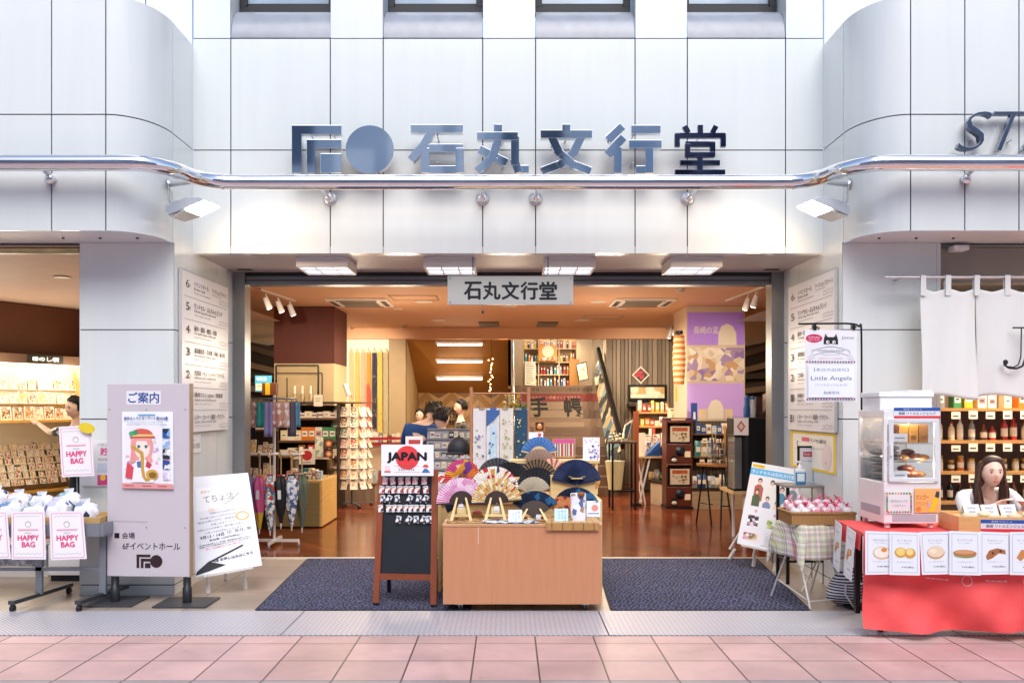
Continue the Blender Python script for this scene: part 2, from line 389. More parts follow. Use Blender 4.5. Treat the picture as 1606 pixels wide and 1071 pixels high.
# ================================================================ building
B = thing('shop_building', 'white panelled shop building with rounded corner bays and wide open entrance', 'building', (0, 7.9, 0))
def wall_panels(q, path, joints, rows, mt=WHITE_PAINT, gap=.005, depth=.012, closed=True):
    """cladding along a plan path: sheets split by joints (arc length) and rows (heights), dark joint behind"""
    pts = [Vector(p) for p in path]; s = [0]
    for a, b in zip(pts, pts[1:]): s.append(s[-1] + (b - a).length)
    def at(t):
        t = min(max(t, 0), s[-1])
        for i in range(len(s) - 1):
            if t <= s[i+1] + 1e-9:
                k = (t - s[i]) / (s[i+1] - s[i]); return pts[i] * (1 - k) + pts[i+1] * k, i
    def nrm(t):
        a, _ = at(t - .02); b, _ = at(t + .02); d = (b - a).normalized(); return Vector((d.y, -d.x))
    js = [0] + list(joints) + [s[-1]]
    for a, b in zip(js, js[1:]):
        a2, b2 = (a + gap if a > 0 else a), (b - gap if b < s[-1] else b)
        mid = [t for t in s if a2 + 1e-4 < t < b2 - 1e-4]; tt = [a2] + mid + [b2]; pp = [at(t)[0] for t in tt]
        for z0, z1 in zip(rows, rows[1:]):
            za, zb = z0 + (gap if z0 != rows[0] else 0), z1 - (gap if z1 != rows[-1] else 0)
            vs = [(p.x, p.y, z) for z in (za, zb) for p in pp]; n = len(pp)
            q.add(vs, [(i, i + 1, n + i + 1, n + i) for i in range(n - 1)], mt, len(pp) > 4)
            ins = [(p - nrm(t) * depth) for p, t in zip(pp, tt)]
            for i0 in (0, n - 1): q.poly([(pp[i0].x, pp[i0].y, za), (pp[i0].x, pp[i0].y, zb), (ins[i0].x, ins[i0].y, zb), (ins[i0].x, ins[i0].y, za)], mt)
            for z in (za, zb): q.add([(p.x, p.y, z) for p in pp] + [(p.x, p.y, z) for p in ins], [(i, i + 1, n + i + 1, n + i) for i in range(n - 1)], mt)
    bk = [at(t)[0] - nrm(t) * depth for t in s]; n = len(bk)
    q.add([(p.x, p.y, z) for z in (rows[0] + .001, rows[-1]) for p in bk], [(i, i + 1, n + i + 1, n + i) for i in range(n - 1)], JOINT)
FY, FB = 7.88, 2.92
ZR = [FB, 3.83, 4.81]
q = M()
fx = [X(p, FY) for p in (362, 518, 601, 757, 840, 996, 1078, 1232)]
wall_panels(q, [(-2.78, FY), (2.78, FY)], [x + 2.78 for x in fx], ZR)
q.box(-2.78, 2.78, FY + .013, FY + .12, FB + .002, 4.80, WHITE_PAINT); q.box(-2.78, 2.78, FY + .006, FY + .03, 4.801, 4.83, JOINT)
part('fascia', q, B)
q = M(); e = [-2.78] + fx + [2.78]
for i in range(0, 9, 2):
    wall_panels(q, [(e[i] + .004, FY), (e[i+1] - .004, FY)], [], [4.818, 5.75, 6.6])
    for xx, sg in ((e[i] + .004, 1), (e[i+1] - .004, -1)): q.poly([(xx, FY, 4.815), (xx, FY + .42, 4.815), (xx, FY + .42, 6.6), (xx, FY, 6.6)], WHITE_PAINT)
for sg in (-1, 1): wall_panels(q, [(sg * 14, FY), (sg * 2.79, FY)][::sg * -1], [1.2, 5] if sg > 0 else [9, 10.8], [4.74, 5.6, 6.6])
part('upper_wall', q, B)
DARKF = mat('#0b0f18', .5, .0)
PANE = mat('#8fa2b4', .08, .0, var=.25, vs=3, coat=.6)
for i in range(1, 9, 2):
    x0, x1 = e[i] + .006, e[i+1] - .006
    w = M(); yb = 8.13
    w.box(x0, x1, yb, yb + .08, 5.14, 5.205, DARKF); w.box(x0, x0 + .06, yb, yb + .08, 5.205, 6.6, DARKF); w.box(x1 - .06, x1, yb, yb + .08, 5.205, 6.6, DARKF)
    w.box(x0 + .06, x1 - .06, yb + .022, yb + .06, 5.205, 5.245, DARKF)
    wo = part('window', w, B, .003)
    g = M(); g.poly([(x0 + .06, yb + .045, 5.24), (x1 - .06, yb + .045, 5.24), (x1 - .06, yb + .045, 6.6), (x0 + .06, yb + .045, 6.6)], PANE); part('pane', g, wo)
    g = M()
    def sl(u, v):  # rounded sill
        a = v * math.pi / 2; return (x0 + (x1 - x0) * u, FY + .27 * (1 - math.cos(a)), 4.82 + .325 * math.sin(a))
    g.grid(sl, 1, 14, mat('#8f949e', .3, var=.14, vs=7, coat=.2)); part('sill', g, wo)  # darker grey holds the shade of an arcade roof that is not built
def ell_path(sg):
    pts = [(-14, 6.92), (-3.54, 6.92), (-3.12, 6.92)]
    for k in range(1, 15):
        a = math.pi / 2 * k / 14; pts.append((-3.12 + .34 * math.sin(a), 7.40 - .48 * math.cos(a)))
    pts.append((-2.78, 7.88))
    return pts if sg < 0 else [(-x, y) for x, y in pts][::-1]
def plen(p): return sum((Vector(a) - Vector(b)).length for a, b in zip(p, p[1:]))
for sg in (-1, 1):
    pth = ell_path(sg); tot = plen(pth)
    js = [14 - 5.2, 14 - 4.37, 14 - 3.96, 14 - 3.54, 14 - 3.12, tot - .48]
    if sg > 0: js = sorted(tot - j for j in js)
    q = M(); wall_panels(q, pth, js, [2.93, 3.83, 4.75])
    flat = [(x, y) for x, y in pth]
    q.poly([(x, y, 4.75) for x, y in flat] + [(sg * 14, 7.88, 4.75)] if sg < 0 else [(x, y, 4.75) for x, y in flat] + [(14, 7.88, 4.75)], WHITE_PAINT)
    q.poly([(x, y, 2.932) for x, y in flat if abs(x) > 2.8] + ([(-2.8, 7.6, 2.932), (-14, 7.6, 2.932)] if sg < 0 else [])[::1] if sg < 0 else [(14, 7.6, 2.932), (2.8, 7.6, 2.932)] + [(x, y, 2.932) for x, y in flat if abs(x) > 2.8], mat('#d6d6da', .5, var=.03))
    bay = part('rounded_bay', q, B)
    g = M()
    for xx in (3.0, 3.3, 3.6): g.lathe([(.012, 0), (.012, .012)], (sg * xx, 7.22, 2.922), BLACK, 8)
    part('soffit_bolt', g, bay)
    # pillar under the bay
    q = M(); pp = [(-3.57, 9.0), (-3.57, 7.43), (-2.78, 7.43), (-2.78, 9.02)]; pj = [1.57, 2.36, 2.36 + 1.09]
    if sg > 0: pp = [(-x, y) for x, y in pp][::-1]; pj = sorted(plen(pp) - j for j in pj)
    wall_panels(q, pp, pj, [.0, .085, 1.464, 2.207, 2.93], gap=.0045)
    part('pillar', q, B)
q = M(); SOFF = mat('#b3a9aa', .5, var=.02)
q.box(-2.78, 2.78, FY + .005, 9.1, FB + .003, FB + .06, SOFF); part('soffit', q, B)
for xx in (-2.6, 2.6):
    g = M(); g.box(xx - .07, xx + .07, 8.78, 8.85, FB - .004, FB + .002, BLACK); part('soffit_vent', g, B)
q = M(); DF = mat('#8f9296', .36, .75, var=.05)
for sg in (-1, 1): q.box(min(sg * 2.79, sg * 2.655), max(sg * 2.79, sg * 2.655), 9.0, 9.2, 0, FB, DF)
q.box(-2.655, 2.655, 9.04, 9.18, 2.80, 2.90, DF); q.box(-2.655, 2.655, 9.0, 9.03, 2.885, 2.92, BLACK)
q.box(-2.655, 2.655, 9.02, 9.04, 2.835, 2.85, mat('#5b5d60', .4, .6))
part('door_frame', q, B, .003)
# interior shell
IW = mat('#c9b698', .6, var=.03); CEIL = mat('#e2b38c', .65, var=.02)  # CEIL's peach colour also holds warm bounce light off the floor
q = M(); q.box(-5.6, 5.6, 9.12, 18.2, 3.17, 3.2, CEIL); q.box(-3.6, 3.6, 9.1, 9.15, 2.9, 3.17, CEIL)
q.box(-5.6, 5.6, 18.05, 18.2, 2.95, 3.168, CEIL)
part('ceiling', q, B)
for sg in (-1, 1):
    q = M(); pl = [(3.52, 7.6), (3.6, 9.1), (5.5, 11.6), (5.5, 18.2)]
    for (a, b), (c, d) in zip(pl, pl[1:]): q.prism([(sg * a, b, 0), (sg * c, d, 0), (sg * c, d, 3.2), (sg * a, b, 3.2)], (sg * .06, -.02, 0), IW)
    part('inner_wall', q, B)
q = M()
q.box(-5.5, -2.42, 18.2, 18.3, 0, 3.17, mat('#efe9de', .6, var=.02)); q.box(-2.42, -2.08, 18.1, 18.3, 0, 2.95, mat('#a08a68', .6))
part('back_wall', q, B)
q = M(); q.box(2.12, 5.5, 18.2, 18.3, 0, 3.17, mat('#6f604f', .6))
SL = [wood('#8b7a66', .5, 'Z'), wood('#9c8a74', .5, 'Z'), wood('#766654', .5, 'Z')]
x = 2.13; i = 0
while x < 5.4:
    w = random.uniform(.05, .085); q.box(x, x + w, 18.16, 18.2, 0, 3.165, SL[i % 3]); x += w + random.uniform(.012, .03); i += 1
part('slatted_wall', q, B)
MUST = mat('#b67f3c', .6, var=.03)
q = M(); q.prism([(-2.08, 18.3, 2.95), (.06, 18.3, 2.95), (.06, 20.6, 1.9), (-2.08, 20.6, 1.9)], (0, .05, .12), MUST)
part('stair_underside', q, B)
q = M(); q.box(-2.2, -2.08, 18.3, 20.7, 0, 3.1, mat('#d8c190', .6)); q.box(2.0, 2.12, 18.2, 21.4, 0, 5.2, mat('#8d7f6c', .6)); q.box(-2.2, 2.2, 21.3, 21.4, 0, 5.2, IW)
q.box(.0, .06, 18.3, 21.3, 2.0, 5.0, mat('#6b5638', .6)); q.box(0, .06, 18.3, 20.6, 1.95, 2.95, mat('#8a6a3a', .6)); q.box(0, 2.1, 18.3, 21.4, 5.0, 5.05, IW)
part('stairwell_wall', q, B)
q = M(); CH = [wood('#b58a52', .5, 'X', 2), wood('#8d6335', .5, 'X', 2), wood('#d0a870', .5, 'X', 2), wood('#a0764a', .5, 'X', 2)]
q.box(-2.08, 0, 20.62, 20.7, 0, 1.95, CH[1]); k = 0
for cx in (-1.9, -1.3, -.7, -.1):
    for zz in range(-2, 14):
        z = zz * .16; c = CH[(k + zz) % 4]; k += 1
        for s2 in (-1, 1):
            xa, xb = cx, max(-2.07, min(-.01, cx + s2 * .3))
            if abs(xb - xa) < .02: continue
            d = abs(xb - xa)
            pts = [(xa, z), (xb, z - d), (xb, z - d + .152), (xa, z + .152)]
            pts = [(a, min(max(b, .0), 1.94)) for a, b in pts]
            if max(p[1] for p in pts) - min(p[1] for p in pts) < .02 or len(set(pts)) < 4: continue
            q.prism([(a, 20.61 - .003 * s2, b) for a, b in pts], (0, .01, 0), c)
part('chevron_wall', q, B)
# stairs
ST = thing('staircase', 'wooden staircase at the back wall with an announcement printed across its risers', 'staircase', (.95, 17, 0))
q = M(); RW = wood('#5d4534', .5, 'X'); n = 12
for i in range(n):
    q.box(.06, 1.9, 15.6 + i * .27, 15.6 + (i + 1) * .27, 0 if i == 0 else (i) * .168 - .05, (i + 1) * .168, RW)
q.box(.06, 2.0, 15.6 + n * .27, 21.3, n * .168 - .08, n * .168 + .001, RW)
part('tread', q, ST, .004)
def riser(i): y = 15.6 + i * .27 - .004; return Panel((.07, y, (i + 1) * .168 - .004), (1.89, y, (i + 1) * .168 - .004), (1.89, y, i * .168 + .006), (.07, y, i * .168 + .006))
RB = [mat(c, .55, var=.04) for c in ('#5f4a3b', '#755e4b', '#6a5443', '#7d6652')]
g = M()
for i in range(4, n):
    p = riser(i); p.m = g
    p.rect(0, 0, 1, 1, ink('#7e2f2c') if i == 10 else RB[i % 4])
    if i == 11: p.text('2024 手帳コンシェルジュ相談室 開催中', .53, .5, .5, ink('#2b211c'))
    if i == 10: p.text('あなたらしい手帳づくりを叶える', .48, .5, .42, ink('#c99f8c'))
    if i == 6: p.text('手帳選びの・使い方などのお悩み解決します', .5, .4, .3, ink('#5d4436'))
    if i in (8, 9): p.rect(.2, .02, .78, .98, mat('#8f7a64', .55))
    if i == 7: p.rect(.2, .4, .78, .98, mat('#8f7a64', .55))
# the two big characters are cut across three risers
for t, cu in (('手', .30), ('帳', .68)):
    vs, fs, asp = text_geo(t, .03)
    hh = .40; z0 = 8 * .168 + .03
    for f in fs:
        for i in range(4, n):
            pts = [(vs[k].x, vs[k].y * hh + z0) for k in f]
            for lo, sg in ((i * .168, 1), ((i + 1) * .168, -1)): # keep what lies on this riser
                out = []
                for (xa, za), (xb, zb) in zip(pts, pts[1:] + pts[:1]):
                    ia, ib = sg * (za - lo) >= 0, sg * (zb - lo) >= 0
                    if ia: out.append((xa, za))
                    if ia != ib: t_ = (lo - za) / (zb - za); out.append((xa + (xb - xa) * t_, lo))
                pts = out
                if len(pts) < 3: break
            if len(pts) > 2: g.add([(cu * 1.82 + .07 + (a_ - .5) * hh * asp * .95, 15.6 + i * .27 - .012, b_) for a_, b_ in pts], [list(range(len(pts)))], ink('#1b1714'))
part('riser_print', g, ST)
g = M(); g.bar(P(938, 548, 18.6), P(977, 700, 15.4), .07, .11, BLACKM); part('handrail', g, ST)
g = M(); g.prism([P(931, 585, 18.7), P(940, 560, 18.6), P(976, 700, 15.45), P(957, 742, 15.5)], (.02, .01, 0), printed(['#5a7a8a', '#c9bfa0', '#3a4a52', '#8fa8a8', '#b0a078', '#2f3c40'], 5, .15)); part('balustrade_panel', g, ST)  # bluish reflections of the glass are painted in as coloured patches
for sx, c in ((.1, '#b9b9b4'),):
    g = M(); a = Vector((sx, 15.5, .95)); b = Vector((sx, 18.9, 2.95))
    g.tube([a, b], .022, BLACKM if sx > 1 else mat('#b9b9b4', .3, .8), 8)
    for k in range(6):
        p = a.lerp(b, k / 5); g.tube([p, p - Vector((0, 0, .88))], .014, mat('#b9b9b4', .3, .8), 6)
    part('handrail', g, ST)
g = M(); g.bar((1.95, 15.5, .25), (1.95, 18.9, 2.3), .05, .26, wood('#b0935f', .4, 'Z')); part('string_board', g, ST)

# ---- left shop shell
q = M(); TAN = mat('#c9a27e', .6, var=.04)
q.poly([(-14, 7.45, 2.91), (-3.57, 7.45, 2.91), (-3.57, 14, 2.91), (-14, 14, 2.91)], mat('#c9ab98', .6))
q.prism([(-14, 13.9, 0), (-5.62, 13.9, 0), (-5.62, 13.9, 2.95), (-14, 13.9, 2.95)], (0, .1, 0), IW)
q.prism([(-3.57, 7.46, 2.62), (-14, 7.46, 2.62), (-14, 7.46, 2.93), (-3.57, 7.46, 2.93)], (0, .02, 0), IW) if False else None
part('left_shop_wall', q, B)
q = M(); BR = mat('#5a2f1c', .5, var=.12, vs=3)
A0, A1 = Vector((-6.9, 10.3, 0)), Vector((-5.80, 12.55, 0))
def dg(t, z, off=0):
    d = (A1 - A0).normalized(); n_ = Vector((d.y, -d.x, 0)); p = A0.lerp(A1, t) + n_ * off; return Vector((p.x, p.y, z))
q.prism([dg(0, 2.24), dg(1, 2.24), dg(1, 2.90), dg(0, 2.90)], (-.25, .1, 0), BR)
part('bulkhead', q, B)
# ---- right shop shell
q = M()
q.poly([(3.57, 7.45, 2.91), (14, 7.45, 2.91), (14, 14, 2.91), (3.57, 14, 2.91)], mat('#bdb6b0', .6))
q.box(3.57, 14, 10.6, 10.7, 0, 2.95, wood('#57483c', .6, 'Z'))
q.box(3.57, 14, 7.5, 7.56, 2.60, 2.90, mat('#948c86', .6)); q.box(3.57, 3.6, 7.43, 10.6, 0, 2.93, WHITE_PAINT)
part('right_shop_wall', q, B)
# far side of the arcade, behind the camera: what the steel letters and the pipe mirror
O = thing('arcade_building', 'grey-blue arcade building across the street mirrored in the steel letters', 'building', (0, -9, 0))
q = M(); q.box(-22, 22, -9.6, -9, 0, 11.5, mat('#b4c2d4', .7, var=.15, vs=.4)); part('wall', q, O)
random.seed(17); x = -14
while x < 14:
    w = random.uniform(.4, 1.5); z0 = random.uniform(7.2, 8.6); q = M(); q.box(x, x + w, -9.05, -8.96, z0, z0 + random.uniform(.8, 2.6), mat(random.choice(['#4a5a74', '#e8edf4', '#6f83a0', '#cfd9e6', '#3a485f', '#8fa4c0', '#dfe6ef']), .3)); part('window', q, O); x += w + random.uniform(.15, .6)  # upper panels added to vary what the steel letters reflect
for k in range(11):
    x = -20 + k * 3.9
    q = M(); q.box(x, x + 2.4, -9.05, -8.95, 4.2, 6.2, mat(['#3d4c66', '#56657d', '#2e3a52'][k % 3], .2)); part('window', q, O)
    q = M(); q.box(x - .4, x + 2.9, -9.25, -8.99, 2.9, 3.8, mat(['#dfe3ea', '#c9b6ae', '#a9434a', '#e8e8ee', '#4a64a0'][k % 5], .5)); part('sign_panel', q, O)
# ================================================================ steel pipe, letters, flood lights
PIPE = thing('steel_pipe', 'long polished steel pipe bent round the bays across the whole facade', 'pipe', (0, 7.3, 3.40))
g = M()
path = [(-14, 6.72, 3.4), (-3.0, 6.72, 3.4)]
def smooth(pts, n=8):
    out = []
    for i in range(1, len(pts) - 2):
        p0, p1, p2, p3 = [Vector(p) for p in pts[i-1:i+3]]
        for k in range(n):
            t = k / n; out.append(.5 * ((2 * p1) + (-p0 + p2) * t + (2 * p0 - 5 * p1 + 4 * p2 - p3) * t * t + (-p0 + 3 * p1 - 3 * p2 + p3) * t ** 3))
    out.append(Vector(pts[-2])); return out
bend = smooth([(-3.6, 6.72, 3.4), (-2.9, 6.72, 3.4), (-2.72, 6.76, 3.4), (-2.58, 6.92, 3.4), (-2.50, 7.14, 3.4), (-2.36, 7.27, 3.4), (-2.15, 7.30, 3.4), (-1.5, 7.30, 3.4)], 6)
half = [Vector((-14, 6.72, 3.4))] + bend
g.tube(half + [Vector((-p.x, p.y, p.z)) for p in half[::-1]], .06, CHROME, 28)
part('tube', g, PIPE)
for sx in (-2.58, -2.33, 2.33, 2.58):
    g = M(); a = Vector((sx, 6.95 if abs(sx) > 2.5 else 7.285, 3.4)); g.lathe([(.0615, -.014), (.064, -.008), (.064, .008), (.0615, .014)], a, CHROME, 24, Matrix.Rotation(R(90), 4, 'Y') @ Matrix.Rotation(R((60 if abs(sx) > 2.5 else 30) * (1 if sx < 0 else -1)), 4, 'X')); part('weld_ring', g, PIPE)
for px in (518, 757, 840, 1078):
    x = X(px, FY); g = M()
    g.tube([(x, 7.32, 3.40), (x, 7.80, 3.40)], .016, STEEL, 10); g.ball((x, 7.815, 3.40), .045, CHROME, 16, 10); g.lathe([(.06, 0), (.06, .012), (.045, .016)], (x, 7.88, 3.4), STEEL, 20, Matrix.Rotation(R(90), 4, 'X'))
    part('bracket', g, PIPE)
for x, y in ((-3.54, 6.92), (3.54, 6.92), (-5.2, 6.92), (5.2, 6.92)):
    g = M(); g.tube([(x, 6.74, 3.39), (x, 6.93, 3.34)], .02, STEEL, 10); g.ball((x, 6.9, 3.325), .042, CHROME, 14, 8); part('bracket', g, PIPE)
g = M(); g.box(-1.55, 1.56, 7.364, 7.374, 3.38, 3.42, lamp('#ffdcb0', 1.6)); part('light_strip', g, PIPE)

SIGN = thing('shop_sign', 'raised steel lettering 石丸文行堂 with a square bracket and disc emblem over the entrance', 'sign', (0, 7.75, 3.6))
MIRR = mat((.80, .86, .95), .05, 1, var=.12, vs=2.5, name='brushed_mirror')
MIRD = mat((.13, .13, .19), .06, 1, var=.2, vs=2.5)
def zrect(q, x0, y0, x1, y1, Y0, Y1, m):
    q.box(X(x0, Y0), X(x1, Y0), Y0, Y1, Z(y1, Y0), Z(y0, Y0), m)
LY = 7.66
def zz(x, y): return 400 + x / 2.0075, 150 + y / 2.0075
g = M()
for pts in ([(115, 93), (272, 93), (272, 122), (147, 122), (147, 245), (115, 245)], [(162, 138), (272, 138), (272, 167), (191, 167), (191, 245), (162, 245)], [(205, 182), (272, 182), (272, 245), (205, 245)]):
    g.prism([P(*zz(*p), LY) for p in pts], (0, .07, 0), MIRR)
part('emblem_bracket', g, SIGN, .003)
g = M(); c = P(*zz(361, 170), LY); g.lathe([(.207, 0), (.207, .07)], c + Vector((0, .07, 0)), MIRR, 48, Matrix.Rotation(R(90), 4, 'X'), smooth=False); part('emblem_disc', g, SIGN, .003)
STROKES = {'石': [[(2, 9), (98, 9)], [(41, 12), (26, 42), (2, 72)], [(29, 48), (29, 99)], [(92, 48), (92, 99)], [(23, 48), (98, 48)], [(29, 92), (92, 92)]],
    '丸': [[(4, 24), (78, 24)], [(42, 0), (41, 34), (32, 68), (4, 95)], [(8, 50), (58, 78)], [(73, 24), (73, 76), (78, 91), (98, 91)]],
    '文': [[(50, 0), (50, 18)], [(2, 20), (98, 20)], [(22, 24), (36, 56), (60, 80), (95, 95)], [(78, 24), (64, 56), (40, 80), (4, 95)]],
    '行': [[(30, 4), (4, 32)], [(32, 26), (3, 62)], [(22, 46), (22, 100)], [(46, 10), (98, 10)], [(42, 40), (100, 40)], [(78, 40), (78, 92), (54, 92)]],
    '堂': [[(50, 0), (50, 18)], [(20, 2), (27, 16)], [(80, 2), (73, 16)], [(6, 44), (6, 21), (94, 21), (94, 44)], [(26, 38), (26, 60), (74, 60), (74, 38), (22, 38)], [(50, 60), (50, 94)], [(12, 76), (88, 76)], [(2, 95), (98, 95)]]}
for ch, x0, x1 in (('石', 643, 728), ('丸', 745, 831), ('文', 846, 930), ('行', 949, 1037), ('堂', 1057, 1139)):
    g = M(); k = 0
    for st in STROKES[ch]:
        pw = [P(x0 + (x1 - x0) * u / 100, 197 + 77 * v / 100, LY + .035) for u, v in st]; wd = .072 if ch != '堂' else .038
        for i, (a, b) in enumerate(zip(pw, pw[1:])):
            d = (b - a).normalized(); e0 = wd * .42 if i > 0 else 0; e1 = wd * .42 if i < len(pw) - 2 else 0
            g.bar(a - d * e0 + Vector((0, .0012 * k, 0)), b + d * e1 + Vector((0, .0012 * k, 0)), .07 if ch != '堂' else .045, wd, MIRD if ch == '堂' else MIRR, (0, 1, 0)); k += 1
    part('letter', g, SIGN, .002)
for px in (488, 523, 580, 686, 788, 888, 993, 1098):
    for py in (213, 255): g = M(); p = P(px, py, LY + .06); g.tube([p, (p.x, FY, p.z)], .007, STEEL, 6); part('stand_off', g, SIGN)
S2 = thing('shop_sign', 'slanted dark steel capital letters fixed on the right rounded bay above the pipe', 'sign', (4, 6.85, 3.5))
for ch, x0, x1 in (('S', 1500, 1555), ('T', 1556, 1622), ('A', 1600, 1660)):
    vs, fs, asp = text_geo(ch, -.022, .32, .04, .004, 4); g = M(); a = P(x0, 237, 6.84); b = P(x1, 176, 6.84)
    g.add([(a.x + (b.x - a.x) * v.x, 6.85 - v.z * .6, a.z + (b.z - a.z) * v.y) for v in vs], fs, mat((.24, .27, .33), .15, 1, var=.15, vs=3)); part('letter', g, S2)
    g = M(); xx = (a.x + b.x) / 2
    for z in (.3, .7): g.tube([(xx, 6.86, a.z + (b.z - a.z) * z), (xx, 6.92, a.z + (b.z - a.z) * z)], .006, STEEL, 6)
    part('stand_off', g, S2)

def floodlight(sg, lab):
    t = thing('flood_light', lab, 'lamp', (sg * -2.7, 7.25, 3.15))
    LG = mat('#b4bcc4', .35, .0, var=.03); q = lambda x, y, z: Vector((sg * x, y, z))
    a = M(); a.tube([q(-2.77, 7.30, 3.38), q(-2.52, 7.22, 3.39)], .02, STEEL, 10); a.lathe([(.045, 0), (.045, .012)], q(-2.77, 7.30, 3.38), STEEL, 16, Matrix.Rotation(R(90), 4, 'Y')); part('mount', a, t)
    a = M(); a.tube(smooth([q(-2.76, 7.25, 3.45), q(-2.76, 7.25, 3.36), q(-2.73, 7.2, 3.22), q(-2.64, 7.15, 3.16), q(-2.6, 7.15, 3.16)]), .006, GREYM, 6); part('cable', a, t)
    a = M(); a.bar(q(-2.76, 7.22, 3.17), q(-2.56, 7.12, 3.17), .03, .06, LG); part('arm', a, t, .004)
    a = M()  # wedge housing, its mouth turned down towards the doorway
    u = Vector((sg * .92, -.25, .18)).normalized(); side = Vector((sg * .22, .97, 0)).normalized(); w = u.cross(side).normalized() * (1 if sg > 0 else -1)
    if w.z < 0: w = -w
    o = q(-2.66, 7.14, 3.12)
    pr = [(0, -.05), (0, .02), (.08, .045), (.19, .05), (.30, .022), (.34, -.01)]
    pts = [o + u * i + w * j - side * .12 for i, j in pr]
    a.prism(pts, side * .24, LG); part('housing', a, t, .006)
    a = M(); f0, f1 = o + u * .16 - w * .04, o + u * .335 - w * .012
    n_ = -w * .006
    a.prism([f0 - side * .11 + n_, f1 - side * .11 + n_, f1 + side * .11 + n_, f0 + side * .11 + n_], -w * .004, lamp('#fff0d8', 14)); part('lamp_glass', a, t)
    a = M(); a.prism([o - side * .11 + n_ - w * .047, f0 - side * .11 + n_ - w * .002, f0 + side * .11 + n_ - w * .002, o + side * .11 + n_ - w * .047], -w * .004, mat('#cfd2d4', .25, .6)); part('reflector', a, t)
    l = bpy.data.lights.new('flood', 'SPOT'); l.energy = 22; l.spot_size = R(125); l.spot_blend = .8; l.color = (1, .72, .42); l.shadow_soft_size = .08
    lo = bpy.data.objects.new('flood_beam', l); COL.objects.link(lo); lo.location = o + u * .27 - w * .075
    d = Vector((sg * .55, 1.0, -.62)); lo.rotation_euler = d.to_track_quat('-Z', 'Y').to_euler()
floodlight(1, 'grey flood light under the left bend of the steel pipe, lit glass tipped right')
floodlight(-1, 'grey flood light under the right bend of the steel pipe, lit glass tipped left')

# ================================================================ under the soffit
FIXW = mat('#d2d0d0', .4, var=.02)
bx = [(464, 'outer left'), (664, 'inner left, next to the hanging shop sign'), (853, 'inner right, next to the hanging shop sign'), (1052, 'outer right')]
for px, w in bx:
    x0 = X(px, 8.1); x1 = x0 + .47; t = thing('ceiling_light', 'grey box light on the soffit, ' + w, 'ceiling light', ((x0 + x1) / 2, 8.34, 2.83), 0, 'box lights under the entrance soffit')
    q = M(); z0, z1, y0, y1 = 2.832, FB, 8.1, 8.59
    for b in ((x0, x1, y0, y0 + .02), (x0, x1, y1 - .02, y1), (x0, x0 + .02, y0 + .02, y1 - .02), (x1 - .02, x1, y0 + .02, y1 - .02)): q.box(*b, z0, z1, FIXW)
    part('housing', q, t, .003)
    q = M(); q.box(x0 + .021, x1 - .021, y0 + .021, y1 - .021, z0 + .02, z0 + .03, lamp('#eef2ff', 1.15 if px != 664 else 1.05)); part('diffuser', q, t)
    q = M()
    for k in (1, 2): xx = x0 + .47 * k / 3; q.box(xx - .006, xx + .006, y0 + .021, y1 - .021, z0 + .004, z0 + .02, FIXW)
    q.box(x0 + .021, x1 - .021, 8.335, 8.341, z0 + .005, z0 + .02, FIXW); part('louvre', q, t)
    al = bpy.data.lights.new('box_light', 'AREA'); al.energy = 4; al.size = .4; al.color = (.95, .97, 1); ao = bpy.data.objects.new('box_light', al); COL.objects.link(ao); ao.location = ((x0 + x1) / 2, 8.34, 2.826)
HS = thing('hanging_sign', 'white board with black shop name hanging from the soffit over the doorway', 'sign', (.02, 8.05, 2.55))
p = front(702, 433, 899, 478, 8.05); q = M(); p.slab(q, .03, mat('#b4b6b2', .4, var=.02)); part('board', q, HS, .002)
for k, ch in enumerate('石丸文行堂'):
    p.m = M(); p.text(ch, .2 + k * .15, .51, .60, BLACK, w=.135, bold=.06); part('character', p.m, HS)
q = M()
for u in (.02, .98):
    for v in (.08, .92): q.lathe([(.007, 0), (.007, .004)], p.at(u, v, .004), GREYM, 8, Matrix.Rotation(R(90), 4, 'X'))
part('screw', q, HS)
q = M()
for u in (.2, .8): a = p.at(u, 0, -.015); q.tube([a, (a.x, a.y, FB)], .006, GREYM, 6)
part('rod', q, HS)
q = M(); a = p.at(.28, 1, -.015); q.tube([a, a - Vector((0, 0, .05))], .0025, GREYM, 5); q.lathe([(.004, -.07), (.012, -.06), (.006, -.04)], a - Vector((0, 0, .01)), BLACK, 8); part('pull_cord', q, HS)

